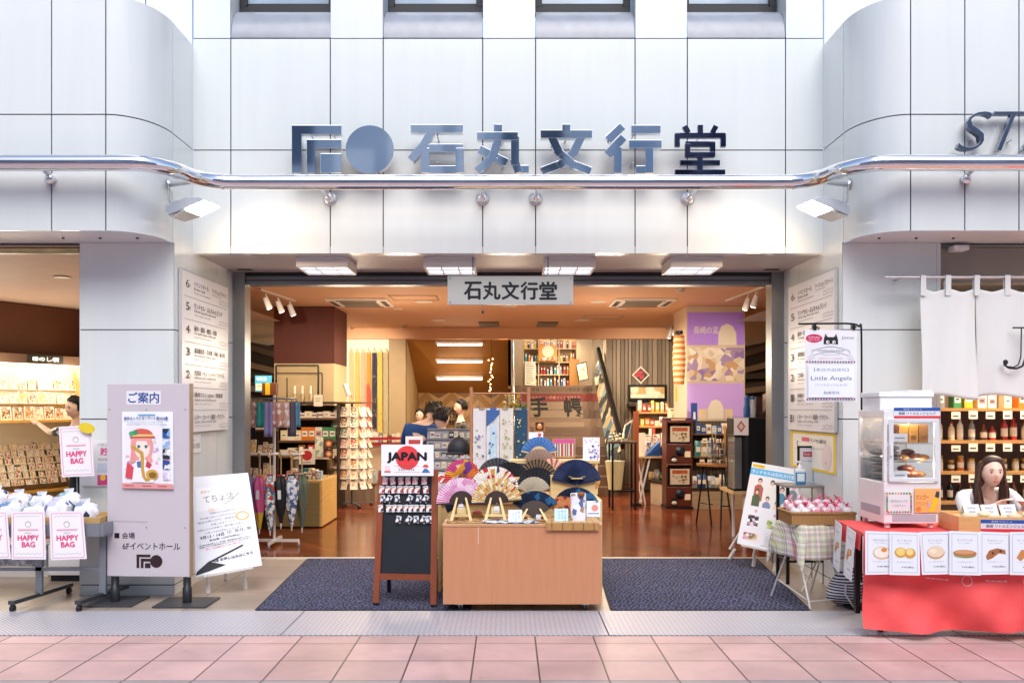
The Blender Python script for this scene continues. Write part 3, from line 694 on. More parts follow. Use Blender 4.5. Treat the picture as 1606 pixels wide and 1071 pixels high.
# ================================================================ floor directories on the pillar sides
ROWS = [('6', 'イベントホール', 'ワークショップスペース'), ('5', 'ランドセル・ぶんちゃんランド', ''), ('4', '画材・額装・模型・印章', ''), ('3', '高級筆記具・万年筆・手帳・革小物', ''), ('2', '文房具・ペン・ノート・ファイル', ''), ('1', '長崎マルシェJimo・和雑貨', ''), ('B1', 'レター・カード・雑貨・クラフト', '')]
def directory(sg, lab):
    xx = sg * 2.752; y0, y1, z0, z1 = 7.517, 8.778, 1.345, 2.736
    if sg < 0: p = Panel((xx, y0, z1), (xx, y1, z1), (xx, y1, z0), (xx, y0, z0))
    else: p = Panel((xx, y1, z1), (xx, y0, z1), (xx, y0, z0), (xx, y1, z0))
    t = thing('directory_board', lab, 'sign', (xx, 8.15, z0))
    q = M(); p.slab(q, .022, mat('#e2e2e4', .35, var=.02)); q2 = M(); p.frame(q2, .006, .024, mat('#b9b9bc', .4)); part('board', q, t); part('frame', q2, t)
    dk = ink('#2a2a30'); gr = ink('#8d8a8a')
    for i, (f, a, b) in enumerate(ROWS):
        v = .02 + i * .14
        if i: p.rect(.05, v - .002, .96, v + .001, gr)
        p.text(f, .115, v + .06, .048, dk, w=.065 if len(f) == 1 else .09, bold=.03); 
        if f != 'B1': p.text('F', .165, v + .07, .025, dk)
        if b: p.text(a, .24, v + .047, .032, dk, w=.30, align='l', bold=.03); p.text(b, .62, v + .047, .032, dk, w=.34, align='l', bold=.03); p.text('workshop space', .62, v + .075, .014, gr, w=.2, align='l')
        else: p.text(a, .24, v + .047, .034, dk, w=min(.66, len(a) * .043), align='l', bold=.03)
        p.text(['Event hall', 'School bag, Bun-chan land', 'Art supplies, frames, models, seals', 'Pen, fountain pen, notebook, leather', 'Stationery, pen, notebook, file', 'Nagasaki souvenir, Japanese goods', 'Letter, card, variety, craft'][i], .24, v + .078, .017, dk, w=.22 if i == 0 else .45, align='l', bold=.02)
        p.text(['Event and seminar', 'school goods and kids', 'tools for every artist', 'office and planner', 'work and school supplies', 'gifts and local food', 'stickers and paper'][i], .24, v + .103, .013, gr, w=.34, align='l')
        for k in range(3): # little line drawings
            u = .78 + k * .07; p.line([(u, v + .12), (u, v + .10 - .006 * (k % 2)), (u + .045, v + .095), (u + .045, v + .12), (u, v + .12)], .004, gr)
    part('lettering', p.m, t)
directory(-1, 'white floor directory listing storeys on the side of the left pillar')
directory(1, 'white floor directory on the right pillar side, partly behind the hanging black-cat sign')
def wallcard(sg, y0, y1, z0, z1, off=2.772):
    xx = sg * off
    return Panel((xx, y0, z1), (xx, y1, z1), (xx, y1, z0), (xx, y0, z0)) if sg < 0 else Panel((xx, y1, z1), (xx, y0, z1), (xx, y0, z0), (xx, y1, z0))
p = wallcard(-1, 7.75, 8.05, 1.16, 1.32); q = p.m; p.slab(q, .006, paper()); p.text('OPEN', .3, .3, .14, ink('#666666'), bold=.02); p.text('10:00-19:00', .5, .62, .3, ink('#555555'), w=.8)
solo('hours_plate', q, 'small pale plate with opening hours under the left floor directory', 'sign')
p = wallcard(1, 7.55, 8.75, .99, 1.335); q = p.m; p.slab(q, .006, paper('#f3f0e2')); p.rect(0, 0, 1, .06, ink('#f2cf2c')); p.rect(0, .94, 1, 1, ink('#f2cf2c')); p.rect(0, .06, .05, .94, ink('#f2cf2c')); p.rect(.95, .06, 1, .94, ink('#f2cf2c'))
p.text('5', .17, .38, .22, ink('#33353a'), bold=.03); p.rect(.27, .15, .45, .26, ink('#df5f72')); p.text('ランドセル展示会', .64, .22, .11, ink('#45454a'), w=.34, bold=.03); p.text('ぶんちゃんランドにて開催中', .58, .42, .07, ink('#6b6b70'), w=.5); p.ell(.82, .6, .1, None, ink('#e9d7d4')); p.text('5階', .8, .75, .08, ink('#d88'.replace('#d88', '#dd8888')))
solo('yellow_poster', q, 'yellow bordered notice under the right floor directory', 'poster')

# ================================================================ guide board on the left
GB = thing('guide_board', 'tall grey-pink guide board on two black posts with an illustrated poster and venue text', 'sign board', (-2.86, 7.13, 0))
bl, br_ = P(168, 902, 7.10), P(297, 902, 7.06); tl, tr = P(168, 602, 7.10), P(296, 604, 7.06)
bl.z = br_.z = .22; tl.z = tr.z = 1.75; tl.x = bl.x; tr.x = br_.x
p = Panel(tl, tr, br_, bl); q = M(); p.slab(q, .055, mat('#cbc3c9', .4, var=.015)); part('board', q, GB, .004)
q = M(); q.prism([p.at(1, 0, .001), p.at(1.014, 0, .001), p.at(1.014, 1, .001), p.at(1, 1, .001)], -p.n * .055, wood('#a8896c', .5, 'Z')); part('edge', q, GB)
NAVY = ink('#1d3f8f')
p.rect(.235, .038, .655, .108, paper()); p.text('ご案内', .445, .073, .055, NAVY, w=.37, bold=.045)
part('title_patch', p.m, GB); p.m = M(); p.rect(.09, .775, .15, .802, BLACK); p.text('会場', .26, .788, .033, BLACK, bold=.02); p.text('6Fイベントホール', .54, .842, .036, BLACK, w=.70, bold=.018)
part('venue_lettering', p.m, GB); p.m = M(); a, b, c2, d2 = .36, .885, .53, .955; DK = ink('#2a1518')
hx, hy = (c2 - a), (d2 - b)
p.poly([(a, b), (c2, b), (c2, b + hy * .2), (a + hx * .2, b + hy * .2), (a + hx * .2, d2), (a, d2)], DK)
p.poly([(a + hx * .3, b + hy * .3), (c2, b + hy * .3), (c2, b + hy * .52), (a + hx * .5, b + hy * .52), (a + hx * .5, d2), (a + hx * .3, d2)], DK)
p.poly([(a + hx * .6, b + hy * .64), (c2, b + hy * .64), (c2, d2), (a + hx * .6, d2)], DK); p.ell(.60, .92, .075, None, DK)
part('emblem', p.m, GB)
for u in (.03, .48, .95):
    for v in (.135, .745): p.m = M(); p.ell(u, v, .008, None, GREYM); part('screw', p.m, GB)
p.m = M(); p.line([(.06, .712), (.5, .716)], .003, ink('#b5adb3')); part('scratch', p.m, GB)
for u in (.075, .955):
    q = M(); c = p.at(u, 1, -.03); q.lathe([(.036, 0), (.036, .12), (.03, .125), (.03, .25)], (c.x, c.y, .01), BLACK, 16); part('post', q, GB)
    q = M(); q.box(c.x - .22, c.x + .2, c.y - .16, c.y + .2, .004, .016, mat('#3b3b40', .5)); part('base_plate', q, GB, .003)
def illustration(p, u0, v0, u1, v1):
    """soft pastel portrait of a person with a brass horn, drawn as flat shapes"""
    U = lambda x: u0 + (u1 - u0) * x
    V = lambda y: v0 + (v1 - v0) * y
    E_ = lambda x, y, rx, ry, c, a0=0, a1=360: p.ell(U(x), V(y), rx * (u1 - u0), ry * (v1 - v0), ink(c), 22, a0, a1)
    Q = lambda pts, c: p.poly([(U(x), V(y)) for x, y in pts], ink(c))
    p.rect(u0, v0, u1, v1, ink('#f1ecf3'))
    random.seed(5)
    for k in range(34):
        x = random.uniform(.05, .95); y = random.uniform(.1, .95); E_(x, y, random.uniform(.025, .06), random.uniform(.02, .04), random.choice(['#c9b4e6', '#b9d8ee', '#f3d78a', '#f0a9b8', '#cfe3c0', '#e9c9d9', '#9fb5dc']))
    E_(.48, .34, .31, .27, '#eb9c96'); Q([(.2, .36), (.14, .66), (.3, .62), (.32, .4)], '#ea9a92'); Q([(.66, .36), (.78, .6), (.64, .64), (.6, .4)], '#ef a49a'.replace(' ', ''))
    E_(.49, .36, .215, .2, '#fbe6dc'); Q([(.42, .5), (.56, .5), (.58, .62), (.4, .62)], '#f6dccf')
    E_(.47, .25, .27, .12, '#ee9f98', 0, 180); Q([(.2, .25), (.34, .2), (.32, .36)], '#ee9f98'); Q([(.74, .25), (.6, .2), (.66, .36)], '#ee9f98')
    E_(.48, .13, .30, .10, '#d6604f', 0, 180); Q([(.18, .13), (.80, .13), (.82, .165), (.2, .175)], '#e8c37a'); Q([(.16, .175), (.84, .165), (.86, .19), (.16, .2)], '#b8483c')
    E_(.2, .12, .07, .045, '#4aa877'); E_(.31, .1, .07, .045, '#3d9468')
    for x in (.4, .6): E_(x, .345, .045, .03, '#5f9d90'); E_(x, .348, .02, .02, '#2b4f50')
    E_(.5, .455, .03, .012, '#c9685e')
    Q([(.2, .98), (.26, .66), (.42, .58), (.58, .58), (.74, .66), (.82, .98)], '#f4eff4'); Q([(.02, .9), (.08, .62), (.26, .72), (.22, .92)], '#d9485a'); Q([(.62, .6), (.76, .66), (.7, .74), (.58, .7)], '#c93a4c'); Q([(.34, .62), (.46, .6), (.46, .72), (.36, .72)], '#4a6fb0')
    p.line([(U(a_), V(b_)) for a_, b_ in ((.22, .34), (.34, .4), (.48, .46), (.5, .56), (.5, .74), (.54, .9), (.64, .95), (.7, .88))], .026, ink('#c9a045'))
    E_(.76, .84, .17, .09, '#d1a646'); E_(.78, .85, .11, .055, '#8a6420')
pp = Panel(p.at(.19, .145, .012), p.at(.805, .145, .006), p.at(.815, .545, .008), p.at(.195, .54, .010))
q = pp.m; pp.slab(q, .002, paper('#f2f5f8'))
illustration(pp, .05, .20, .76, .935)
pp.rect(.32, .035, .66, .05, ink('#4b9ac9')); pp.text('創作キャラクターアート展2024夏', .48, .088, .042, NAVY, w=.86, bold=.04); pp.text('8.10(土)-8.17(土) 11:00-18:00', .46, .14, .02, ink('#5a6a96'), w=.7); pp.text('石丸文行堂6Fイベントホール 入場無料', .5, .168, .018, ink('#5a6a96'), w=.78)
random.seed(3)
for k in range(5):
    v = .22 + k * .135; pp.rect(.80, v, .94, v + .12, printed([['#2d56a0', '#e0c65a', '#7fb4df', '#27324e'], ['#d8e4f2', '#9bb8dc', '#f4f4f4', '#b5c9ea'], ['#e9e9ee', '#2d2d33', '#c9c9d0', '#f4f4f4'], ['#2f4f94', '#e28aa0', '#f0f0f0', '#c84a64'], ['#e8e0ee', '#cbb8dc', '#f3f3f6', '#d9cbe2']][k], 26))
pp.rect(0, .935, 1, 1, ink('#e39a98'))
for u in (.15, .5, .8): pp.rect(u - .1, .958, u + .08, .975, ink('#b9625f'))
solo('event_poster', q, 'illustrated event poster of a pink-haired saxophone player pinned to the guide board', 'poster')

# ================================================================ white easels with leaning boards
def easel(lab, feet, top, bar_z):
    t = thing('easel', lab, 'easel', tuple(sum((Vector(f) for f in feet), Vector()) / len(feet)))
    WE = mat('#ece9e6', .35, var=.02)
    for i, (f, tp) in enumerate(zip(feet, top)):
        f, tp = Vector(f), Vector(tp); g = M(); g.tube([f + Vector((0, 0, .1)), tp], .012, WE, 10); g.tube([f, f + (tp - f).normalized() * .12], [.02, .016], WE, 10); part('leg', g, t)
    g = M(); g.bar(*bar_z, .05, .02, WE); part('ledge', g, t)
    return t
TB = Panel(P(302, 748, 7.62), P(389, 741, 7.75), P(411, 886, 7.52), P(307, 905, 7.36))
fl_, fr_ = Vector((X(329, 7.55), 7.5, 0)), Vector((X(386, 7.7), 7.68, 0)); bk_ = Vector((X(352, 8.0), 8.05, 0))
easel('white easel carrying the planner workshop board by the left pillar', [fl_, fr_, bk_], [TB.at(.3, .05, -.03), TB.at(.7, .05, -.03), TB.at(.5, .1, -.06)], (TB.at(.12, 1.0, -.0), TB.at(.86, 1.0, -.0)))
q = TB.m; TB.slab(q, .012, paper('#eceef4'))
p = TB; dk = ink('#33343c')
p.poly([(.5, 0), (.8, 0), (1, .22), (1, .0)], ink('#dcdfe8')) if False else None
p.rect(.05, .12, .72, .36, paper('#f8f8fa')); p.text('募集中！', .22, .165, .028, ink('#d9b06a')); p.text('てちょ活', .43, .235, .075, ink('#3b3340'), w=.52, rot=4, bold=-.005); p.line([(.52, .31), (.66, .27), (.8, .20)], .006, ink('#9a9aa4')); p.ell(.3, .36, .06, .02, ink('#f0d9cc'))
for i, (tx, w) in enumerate((('手帳好きさん必見です', .42), ('何を書けばいいのかわからない方へ', .75), ('毎日の使い方や、自由な手帳時間', .82), ('を楽しめるイベント', .4), ('お気に入りの手帳で一緒に楽しみましょう', .84), ('スタッフがお手伝いいたします', .6))): p.text(tx, .47, .385 + i * .038, .018, ink('#6a6b74'), w=w, rot=4)
p.ell(.80, .455, .11, .045, ink('#e8c24e')); p.ell(.80, .455, .085, .034, paper('#f4f1e6'))
p.text('9月13・14日', .28, .622, .032, dk, w=.38, rot=4, bold=.04); p.text('13：30-15：00', .72, .598, .03, dk, w=.38, rot=4, bold=.02); p.text('参加費 1,000円(税込)', .48, .655, .022, dk, w=.5, rot=4, bold=.02)
p.text('持ち物は普段使っている手帳、筆記用具をお持ちください', .48, .69, .014, dk, w=.82, rot=4, bold=.02); p.text('定員になり次第締め切りとさせていただきます', .48, .71, .014, dk, w=.82, rot=4, bold=.02); p.text('詳しくはお店のページをご覧ください', .48, .735, .02, ink('#de4a60'), w=.62, rot=4)
p.poly([(.0, .985), (.02, .95), (.2, .87), (.46, .93), (.2, .965)], ink('#23242c')); p.line([(.2, .88), (.75, .76)], .014, ink('#23242c')); p.text('4階 お申し込みはこちら', .58, .862, .03, dk, w=.62, rot=4, bold=.04)
solo('leaning_board', q, 'white planner workshop board with handwritten title on the left easel', 'sign board')

PB = Panel(P(1180, 724, 8.95), P(1263, 738, 8.62), P(1236, 869, 8.30), P(1156, 852, 8.60))
easel('white easel carrying the school bag poster right of the doorway', [Vector((X(1180, 8.75), 8.72, 0)), Vector((X(1212, 8.55), 8.5, 0)), Vector((X(1150, 9.0), 9.15, .012))], [PB.at(.3, .05, -.03), PB.at(.7, .05, -.03), PB.at(.45, .1, -.06)], (PB.at(.1, 1.0, 0), PB.at(.9, 1.0, 0)))
p = PB; q = p.m; p.slab(q, .012, paper())
p.rect(.02, .02, .26, .06, ink('#f3c62e')); p.text('入学準備に', .14, .04, .025, ink('#8a6a10')); p.rect(0, .07, .9, .15, ink('#56b3e0')); p.text('ランドセルは石丸文行堂。', .45, .11, .045, paper(), w=.84, bold=.035)
p.rect(.0, .16, 1, .54, ink('#e9e4e2'))
for u, v, c, hc, s in ((.22, .2, '#b05a46', '#2b221f', 1), (.2, .33, '#4d5a3a', '#3a2b24', .9), (.46, .2, '#e6e2da', '#2b221f', 1), (.42, .4, '#7e86a8', '#40302a', .9), (.66, .26, '#4f87a8', '#3a2720', 1), (.86, .2, '#7f8a8f', '#2b221f', 1), (.76, .38, '#e9e0da', '#33241f', .85), (.92, .42, '#8f3a36', '#2b221f', .85), (.6, .44, '#eacfc8', '#40302a', .7)):
    p.poly([(u - .08 * s, v + .26 * s), (u - .085 * s, v + .09 * s), (u - .03, v + .06 * s), (u + .03, v + .06 * s), (u + .085 * s, v + .1 * s), (u + .09 * s, v + .26 * s)], ink(c)); p.ell(u, v + .015, .042 * s, .034 * s, ink(hc)); p.ell(u, v + .028, .03 * s, .026 * s, ink('#e2b79c'))
p.rect(0, .53, 1, 1, paper()); p.ell(.25, .585, .03, None, ink('#e39bb0')); p.ell(.62, .60, .03, None, ink('#e39bb0'))
p.rect(.12, .64, .33, .77, printed(['#d8578a', '#2a2a2e', '#f0c9d6', '#8a8a90', '#f5f5f5'], 34)); p.rect(.5, .66, .72, .76, printed(['#a9b860', '#c4cf86', '#e9ead6', '#8a9a4a'], 34)); p.rect(.86, .68, .98, .78, ink('#e7b9cf'))
p.rect(.05, .82, .44, .95, ink('#f1e3ea')); p.rect(.09, .85, .36, .93, printed(['#b9bf52', '#d8a0a8', '#8a6a5a', '#e9dcc9'], 34)); p.text('ランドセルご購入特典', .72, .825, .02, ink('#e06a94'), w=.42)
for k in range(6): p.text('お子様にぴったりの一品をお選び下さい', .72, .858 + k * .017, .010, ink('#77777c'), w=.42)
p.text('ご来店をお待ちしています', .7, .968, .016, ink('#55555a'), w=.5)
solo('leaning_board', q, 'school bag poster with a group of children on the right easel', 'poster')

# ================================================================ mats
def carpet():
    m, n, l, b = nodes('carpet')
    tc = n.new('ShaderNodeTexCoord'); mp = n.new('ShaderNodeMapping'); mp.inputs['Rotation'].default_value = (0, 0, R(20)); l.new(tc.outputs['Object'], mp.inputs['Vector'])
    v = n.new('ShaderNodeTexVoronoi'); v.feature = 'DISTANCE_TO_EDGE'; v.inputs['Scale'].default_value = 28; v.inputs['Randomness'].default_value = .75; l.new(mp.outputs[0], v.inputs['Vector'])
    r = n.new('ShaderNodeValToRGB'); e = r.color_ramp.elements; e[0].position = .08; e[0].color = (*lin('#5f6178'), 1); e[1].position = .2; e[1].color = (*lin('#1c1f34'), 1)
    l.new(v.outputs['Distance'], r.inputs['Fac'])
    v2 = n.new('ShaderNodeTexVoronoi'); v2.inputs['Scale'].default_value = 28; v2.inputs['Randomness'].default_value = .75; l.new(mp.outputs[0], v2.inputs['Vector'])
    mx = n.new('ShaderNodeMix'); mx.data_type = 'RGBA'; mx.blend_type = 'OVERLAY'; mx.inputs['Factor'].default_value = .12
    l.new(r.outputs[0], mx.inputs['A']); l.new(v2.outputs['Color'], mx.inputs['B'])
    t = n.new('ShaderNodeTexNoise'); t.inputs['Scale'].default_value = 220; l.new(tc.outputs['Object'], t.inputs['Vector'])
    bp = n.new('ShaderNodeBump'); bp.inputs['Strength'].default_value = .6; bp.inputs['Distance'].default_value = .004; l.new(t.outputs['Fac'], bp.inputs['Height']); l.new(bp.outputs['Normal'], b.inputs['Normal'])
    l.new(mx.outputs['Result'], b.inputs['Base Color']); b.inputs['Roughness'].default_value = .95; b.inputs['Specular IOR Level'].default_value = .1
    return m
CARPET = carpet()
for x0, x1, xa, xb, lab in ((-2.05, -.35, -1.93, -.30, 'patterned navy door mat left of the fan display box'), (.90, 2.545, .80, 2.31, 'patterned navy door mat right of the fan display box')):
    t = thing('door_mat', lab, 'door mat', ((x0 + x1) / 2, 8, .002)); q = M(); q.prism([(xa, 6.86, .004), (xb, 6.86, .004), (x1, 9.16, .004), (x0, 9.16, .004)], (0, 0, .008), CARPET); part('pile', q, t)
    q = M(); EB = mat('#22242e', .8)
    for a, b in (((xa, 6.86), (xb, 6.86)), ((xb, 6.86), (x1, 9.16)), ((x1, 9.16), (x0, 9.16)), ((x0, 9.16), (xa, 6.86))): q.bar((*a, .007), (*b, .007), .03, .009, EB)
    part('edging', q, t)
# ================================================================ shop ceiling: lamps, air conditioners, tracks
CZ = 3.17
def cy(py): return 1400 * (CZ - H) / (HY - py)
WARM = (1.0, .82, .60)
TRIM = mat('#f0e9df', .4)
DL = [(664, 473, 1), (687, 502, 1), (700, 519, 1), (938, 473, 1), (913, 502, 1), (898, 518, 1), (887, 533, 0), (415, 501, 1), (1184, 501, 1), (798, 480, 1), (799, 515, 0), (624, 484, 0), (975, 484, 0), (692, 529, 0)]
LBL = ['nearest left of the hanging sign', 'middle one of the left row', 'farthest of the left row', 'right of the hanging sign, nearest the street', 'middle one of the right row', 'third in the right row', 'deepest in the right row, before the stairs', 'beside the dark brown column', 'beside the purple poster column', 'just below the hanging sign', 'below the middle vents', 'left, small, by the left air conditioner', 'right, small, by the right air conditioner', 'by the tube-lit stairwell']
def warm_light(name, loc, e, size=.12, kind='SPOT', col=WARM, ang=172, aim=(0, 0, -1)):
    l = bpy.data.lights.new(name, kind); l.energy = e; l.color = col; l.shadow_soft_size = size
    if kind == 'SPOT': l.spot_size = R(ang); l.spot_blend = .7
    o = bpy.data.objects.new(name, l); COL.objects.link(o); o.location = loc; o.rotation_euler = Vector(aim).to_track_quat('-Z', 'Y').to_euler(); return o
ENERGY = 1.7
for (px, py, big), lb in zip(DL, LBL):
    Y = cy(py); x = X(px, Y); r = .115 if big else .06
    t = thing('downlight', 'round ceiling downlight ' + lb, 'ceiling light', (x, Y, CZ), 0, 'downlights in the shop ceiling')
    q = M(); q.lathe([(r, 0), (r + .02, -.002), (r + .022, -.008), (r, -.008)], (x, Y, CZ), TRIM, 20); part('trim_ring', q, t)
    q = M(); q.lathe([(r, -.006), (r * .5, -.005)], (x, Y, CZ), lamp('#fff0dc', 11 if big else 7), 20); part('lens', q, t)
    warm_light('downlight_beam', (x, Y, CZ - .03), (95 if big else 40) * ENERGY)
for px, py, w, lb in ((565, 473, 1.0, 'left, near the dark brown column'), (1006, 473, 1.0, 'right, near the purple poster column'), (947, 519, .9, 'deeper inside, above the stair rail')):
    Y = cy(py); x = X(px, Y); t = thing('air_conditioner', 'flat cassette air conditioner in the ceiling, ' + lb, 'air conditioner', (x, Y, CZ), 0, 'ceiling air conditioners')
    q = M(); q.box(x - w * .46, x + w * .46, Y - .45, Y + .45, CZ - .035, CZ, TRIM); part('panel', q, t, .012)
    q = M(); q.box(x - w * .27, x + w * .27, Y - .26, Y + .26, CZ - .042, CZ - .036, mat('#6a6055', .6))
    for k in range(9): q.box(x - w * .26, x + w * .26, Y - .24 + k * .055, Y - .23 + k * .055, CZ - .046, CZ - .042, mat('#a59886', .5))
    part('intake_grille', q, t)
    for a, b in (((-.42, -.3), (-.35, .3)), ((.35, -.3), (.42, .3)), ((-.3, -.40), (.3, -.34)), ((-.3, .34), (.3, .40))):
        q = M(); q.box(x + a[0] * w, x + b[0] * w, Y + a[1], Y + b[1], CZ - .041, CZ - .036, mat('#40382f', .5)); part('outlet_slot', q, t)
for px, py, lb in ((767, 508, 'left of the middle lamp'), (858, 508, 'right of the middle lamp')):
    Y = cy(py); x = X(px, Y); t = thing('ceiling_vent', 'square dark louvred ceiling vent ' + lb, 'vent', (x, Y, CZ)); q = M(); q.box(x - .19, x + .19, Y - .42, Y + .42, CZ - .02, CZ, mat('#4e463b', .5)); part('duct', q, t)
    q = M()
    for k in range(8): q.box(x - .18, x + .18, Y - .4 + k * .105, Y - .36 + k * .105, CZ - .028, CZ - .02, mat('#8a7c69', .5))
    part('louvre', q, t)
for px, py, w, lb in ((650, 467, .35, 'left, nearest the street'), (945, 497, .35, 'right of the vents'), (592, 517, .4, 'left, deeper inside'), (687, 515, .3, 'between the left lamps'), (838, 521, .3, 'behind the right vent')):
    Y = cy(py); x = X(px, Y); q = M()
    for b in ((x - w, x + w, Y - .3, Y - .275), (x - w, x + w, Y + .275, Y + .3), (x - w, x - w + .025, Y - .275, Y + .275), (x + w - .025, x + w, Y - .275, Y + .275)): q.box(*b, CZ - .008, CZ, mat('#a89a86', .4, .4))
    solo('access_hatch', q, 'thin metal frame of a ceiling access hatch, ' + lb, 'ceiling hatch', 'ceiling access hatches')
for px, py in ((1067, 452), (636, 510)):
    Y = cy(py); q = M(); q.lathe([(.03, -.05), (.06, -.035), (.065, 0)], (X(px, Y), Y, CZ), mat('#b9ab98', .5), 16); solo('smoke_detector', q, 'small round smoke detector ' + ('near the right track lamps' if px > 800 else 'above the left pencil banners'), 'smoke detector')
def track(px0, py0, px1, py1, heads, lab, aimx):
    a = Vector((X(px0, cy(py0)), cy(py0), CZ - .02)); b = Vector((X(px1, cy(py1)), cy(py1), CZ - .02))
    t = thing('track_light', lab, 'track light', a); q = M(); q.bar(a, b, .035, .03, mat('#cfc4b6', .4)); part('rail', q, t)
    for k in heads:
        c = a.lerp(b, k) - Vector((0, 0, .03)); q = M(); q.tube([c, c - Vector((0, 0, .07))], .012, WPLAST, 8); d = Vector((aimx, .35, -.75)).normalized(); e = c - Vector((0, 0, .08)) + d * .13
        q.tube([c - Vector((0, 0, .07)) - d * .03, e], [.035, .045], WPLAST, 14); h = part('lamp_head', q, t)
        q = M(); q.tube([e + d * .001, e + d * .004], .038, lamp('#fff2e0', 10), 14); part('lens', q, h)
track(408, 452, 462, 470, (.15, .5, .85), 'white track with three lamp heads above the umbrella rack', .25)
track(1138, 470, 1200, 447, (.6, .8), 'white track with two lamp heads right of the purple column', -.2)
track(548, 512, 575, 523, (.3,), 'short track lamp beside the pencil-shaped banners', .2)
track(1040, 518, 1066, 500, (.1, .5, .8), 'track of three pale lamps before the slatted wall', -.2)
warm_light('track_beam', (-3.0, 10.6, 2.95), 170, .05, aim=(-.15, 1, -.55), ang=70)
warm_light('track_beam', (2.9, 11.0, 2.95), 170, .05, aim=(.1, 1, -.6), ang=70)
warm_light('track_beam', (-2.9, 16, 2.95), 170, .05, aim=(.0, 1, -.5), ang=80)
warm_light('track_beam', (2.6, 15.2, 2.95), 150, .05, aim=(.05, 1, -.55), ang=80)
for x, y in ((-1.9, 10.4), (0, 10.8), (1.9, 10.4), (-1.6, 13.4), (1.5, 13.4)): warm_light('fill_light', (x, y, 2.15), 20, .25, 'POINT')  # added fill points without a fixture, to brighten the ceiling
# stairwell tubes and unseen upstairs lamp
for k, (py, Yt, lb) in enumerate(((531, 18.35, 'top'), (555, 19.05, 'middle'), (588, 19.8, 'lowest'))):
    a, b = P(686, py, Yt), P(756, py, Yt); zc = 2.95 - (Yt - 18.3) / 2.3 * 1.05 - .06
    a.z = b.z = zc
    t = thing('tube_light', lb + ' fluorescent tube under the mustard stair slope', 'tube light', (a + b) / 2, 0, 'tube lights in the stairwell'); q = M(); q.box(a.x - .04, b.x + .02, Yt - .02, Yt + .04, zc, zc + .055, WPLAST); part('batten', q, t); q = M(); q.tube([a - Vector((0, 0.01, .018)), b - Vector((0, .01, .018))], .02, lamp('#ffe9d0', 4.5), 10); part('tube', q, t)
l = warm_light('stairwell_glow', (-.95, 19.1, 2.1), 7, .3, 'POINT', (1, .72, .38))
UP = thing('ceiling_light', 'unseen added lamp over the upstairs bookcase landing', 'ceiling light', (1, 20.1, 4.2)); q = M(); q.lathe([(.15, 0), (.15, .04)], (1, 20, 4.2), WPLAST, 16); part('base', q, UP); q = M(); q.ball((1, 20, 4.16), (.14, .14, .05), lamp('#fff2e2', 6), 14, 8); part('shade', q, UP); warm_light('landing_fill', (1, 19.9, 4.0), 55, .2, 'POINT', (1, .86, .68))  # fixture out of view, put in to brighten the landing
FS = thing('string_lights', 'string of tiny warm bulbs hanging beside the stairwell', 'string lights', P(771, 560, 18.25)); q = M(); q.tube([P(771, 528, 18.25), P(772, 570, 18.25), P(771, 622, 18.25)], .006, BLACKM, 5); part('wire', q, FS); random.seed(2)
q = M()
for k in range(16): q.ball(P(770 + random.uniform(-4, 3), 562 + k * 3.7 + random.uniform(-1, 1), 18.23), .016, lamp('#ffd79a', 3.5), 6, 4)
b_ = part('bulbs', q, FS); b_['kind'] = 'stuff'

# ================================================================ columns
def column(x0, x1, y0, y1, zsplit, low, up, upside, name, lab):
    t = thing(name, lab, 'column', ((x0 + x1) / 2, (y0 + y1) / 2, 0)); q = M(); q.box(x0, x1, y0, y1, 0, zsplit, low); part('lower_cladding', q, t)
    q = M(); q.box(x0 - .003, x1 + .003, y0 - .003, y1 + .003, zsplit, CZ - .004, up); part('upper_cladding', q, t); return t
DKW = tile_mat('dark_planks', '#4a2418', .42, .11, 0, 0, .002, '#2b130c', .4, .25, .1, offset=.5); 
LW = striped('#d9c39a', '#cdb487', 28, 'Z', .5)
column(X(430, 14.2), X(524, 14.2), 14.2, 15.3, 2.26, LW, wood('#571f10', .6, 'Z', 1, .35), 0, 'square_column', 'square column clad dark brown above and pale wood below')
PC = column(X(1077, 14.2), X(1168, 14.2), 14.2, 15.3, .3, mat('#c9b79c', .5), mat('#d8c7ae', .5), 0, 'square_column', 'beige square column covered with purple posters')
cx0, cx1 = 1078, 1167
def pp_(y0, y1): return front(cx0, y0, cx1, y1, 14.19)
p = pp_(490, 541); q = p.m; p.slab(q, .004, mat('#b68cff', .5, var=.02)); p.text('長崎の変', .33, .54, .23, paper(), w=.44, bold=.02); p.ell(.72, .75, .17, .44, paper('#efe8dc'), 28, 0, 180) if False else p.poly([(.54, 1), (.55, .62), (.60, .42), (.70, .34), (.80, .42), (.86, .62), (.87, 1)], paper('#ece4d8'))
solo('purple_poster', q, 'deep purple poster with white lettering at the top of the beige column', 'poster')
p = pp_(545, 597); q = p.m; p.slab(q, .004, printed(['#d9cbb8', '#a58fc0', '#efe6d8', '#c9a27a', '#e6dccb', '#8f76b8', '#dcc9a8', '#f2ece0'], 11)); solo('collage_poster', q, 'poster packed with small pictures between two purple posters', 'poster')
p = pp_(601, 657); q = p.m; p.slab(q, .004, mat('#caa8ff', .5, var=.02)); p.poly([(.36, 1), (.36, .7), (.42, .5), (.5, .45), (.58, .5), (.64, .7), (.64, 1)], paper('#efe6d6')); p.rect(.2, .72, .35, 1, ink('#e4cfa6')); p.rect(.66, .72, .8, 1, ink('#e4cfa6')); solo('purple_poster', q, 'pale lilac poster with beige shapes lowest on the beige column', 'poster')

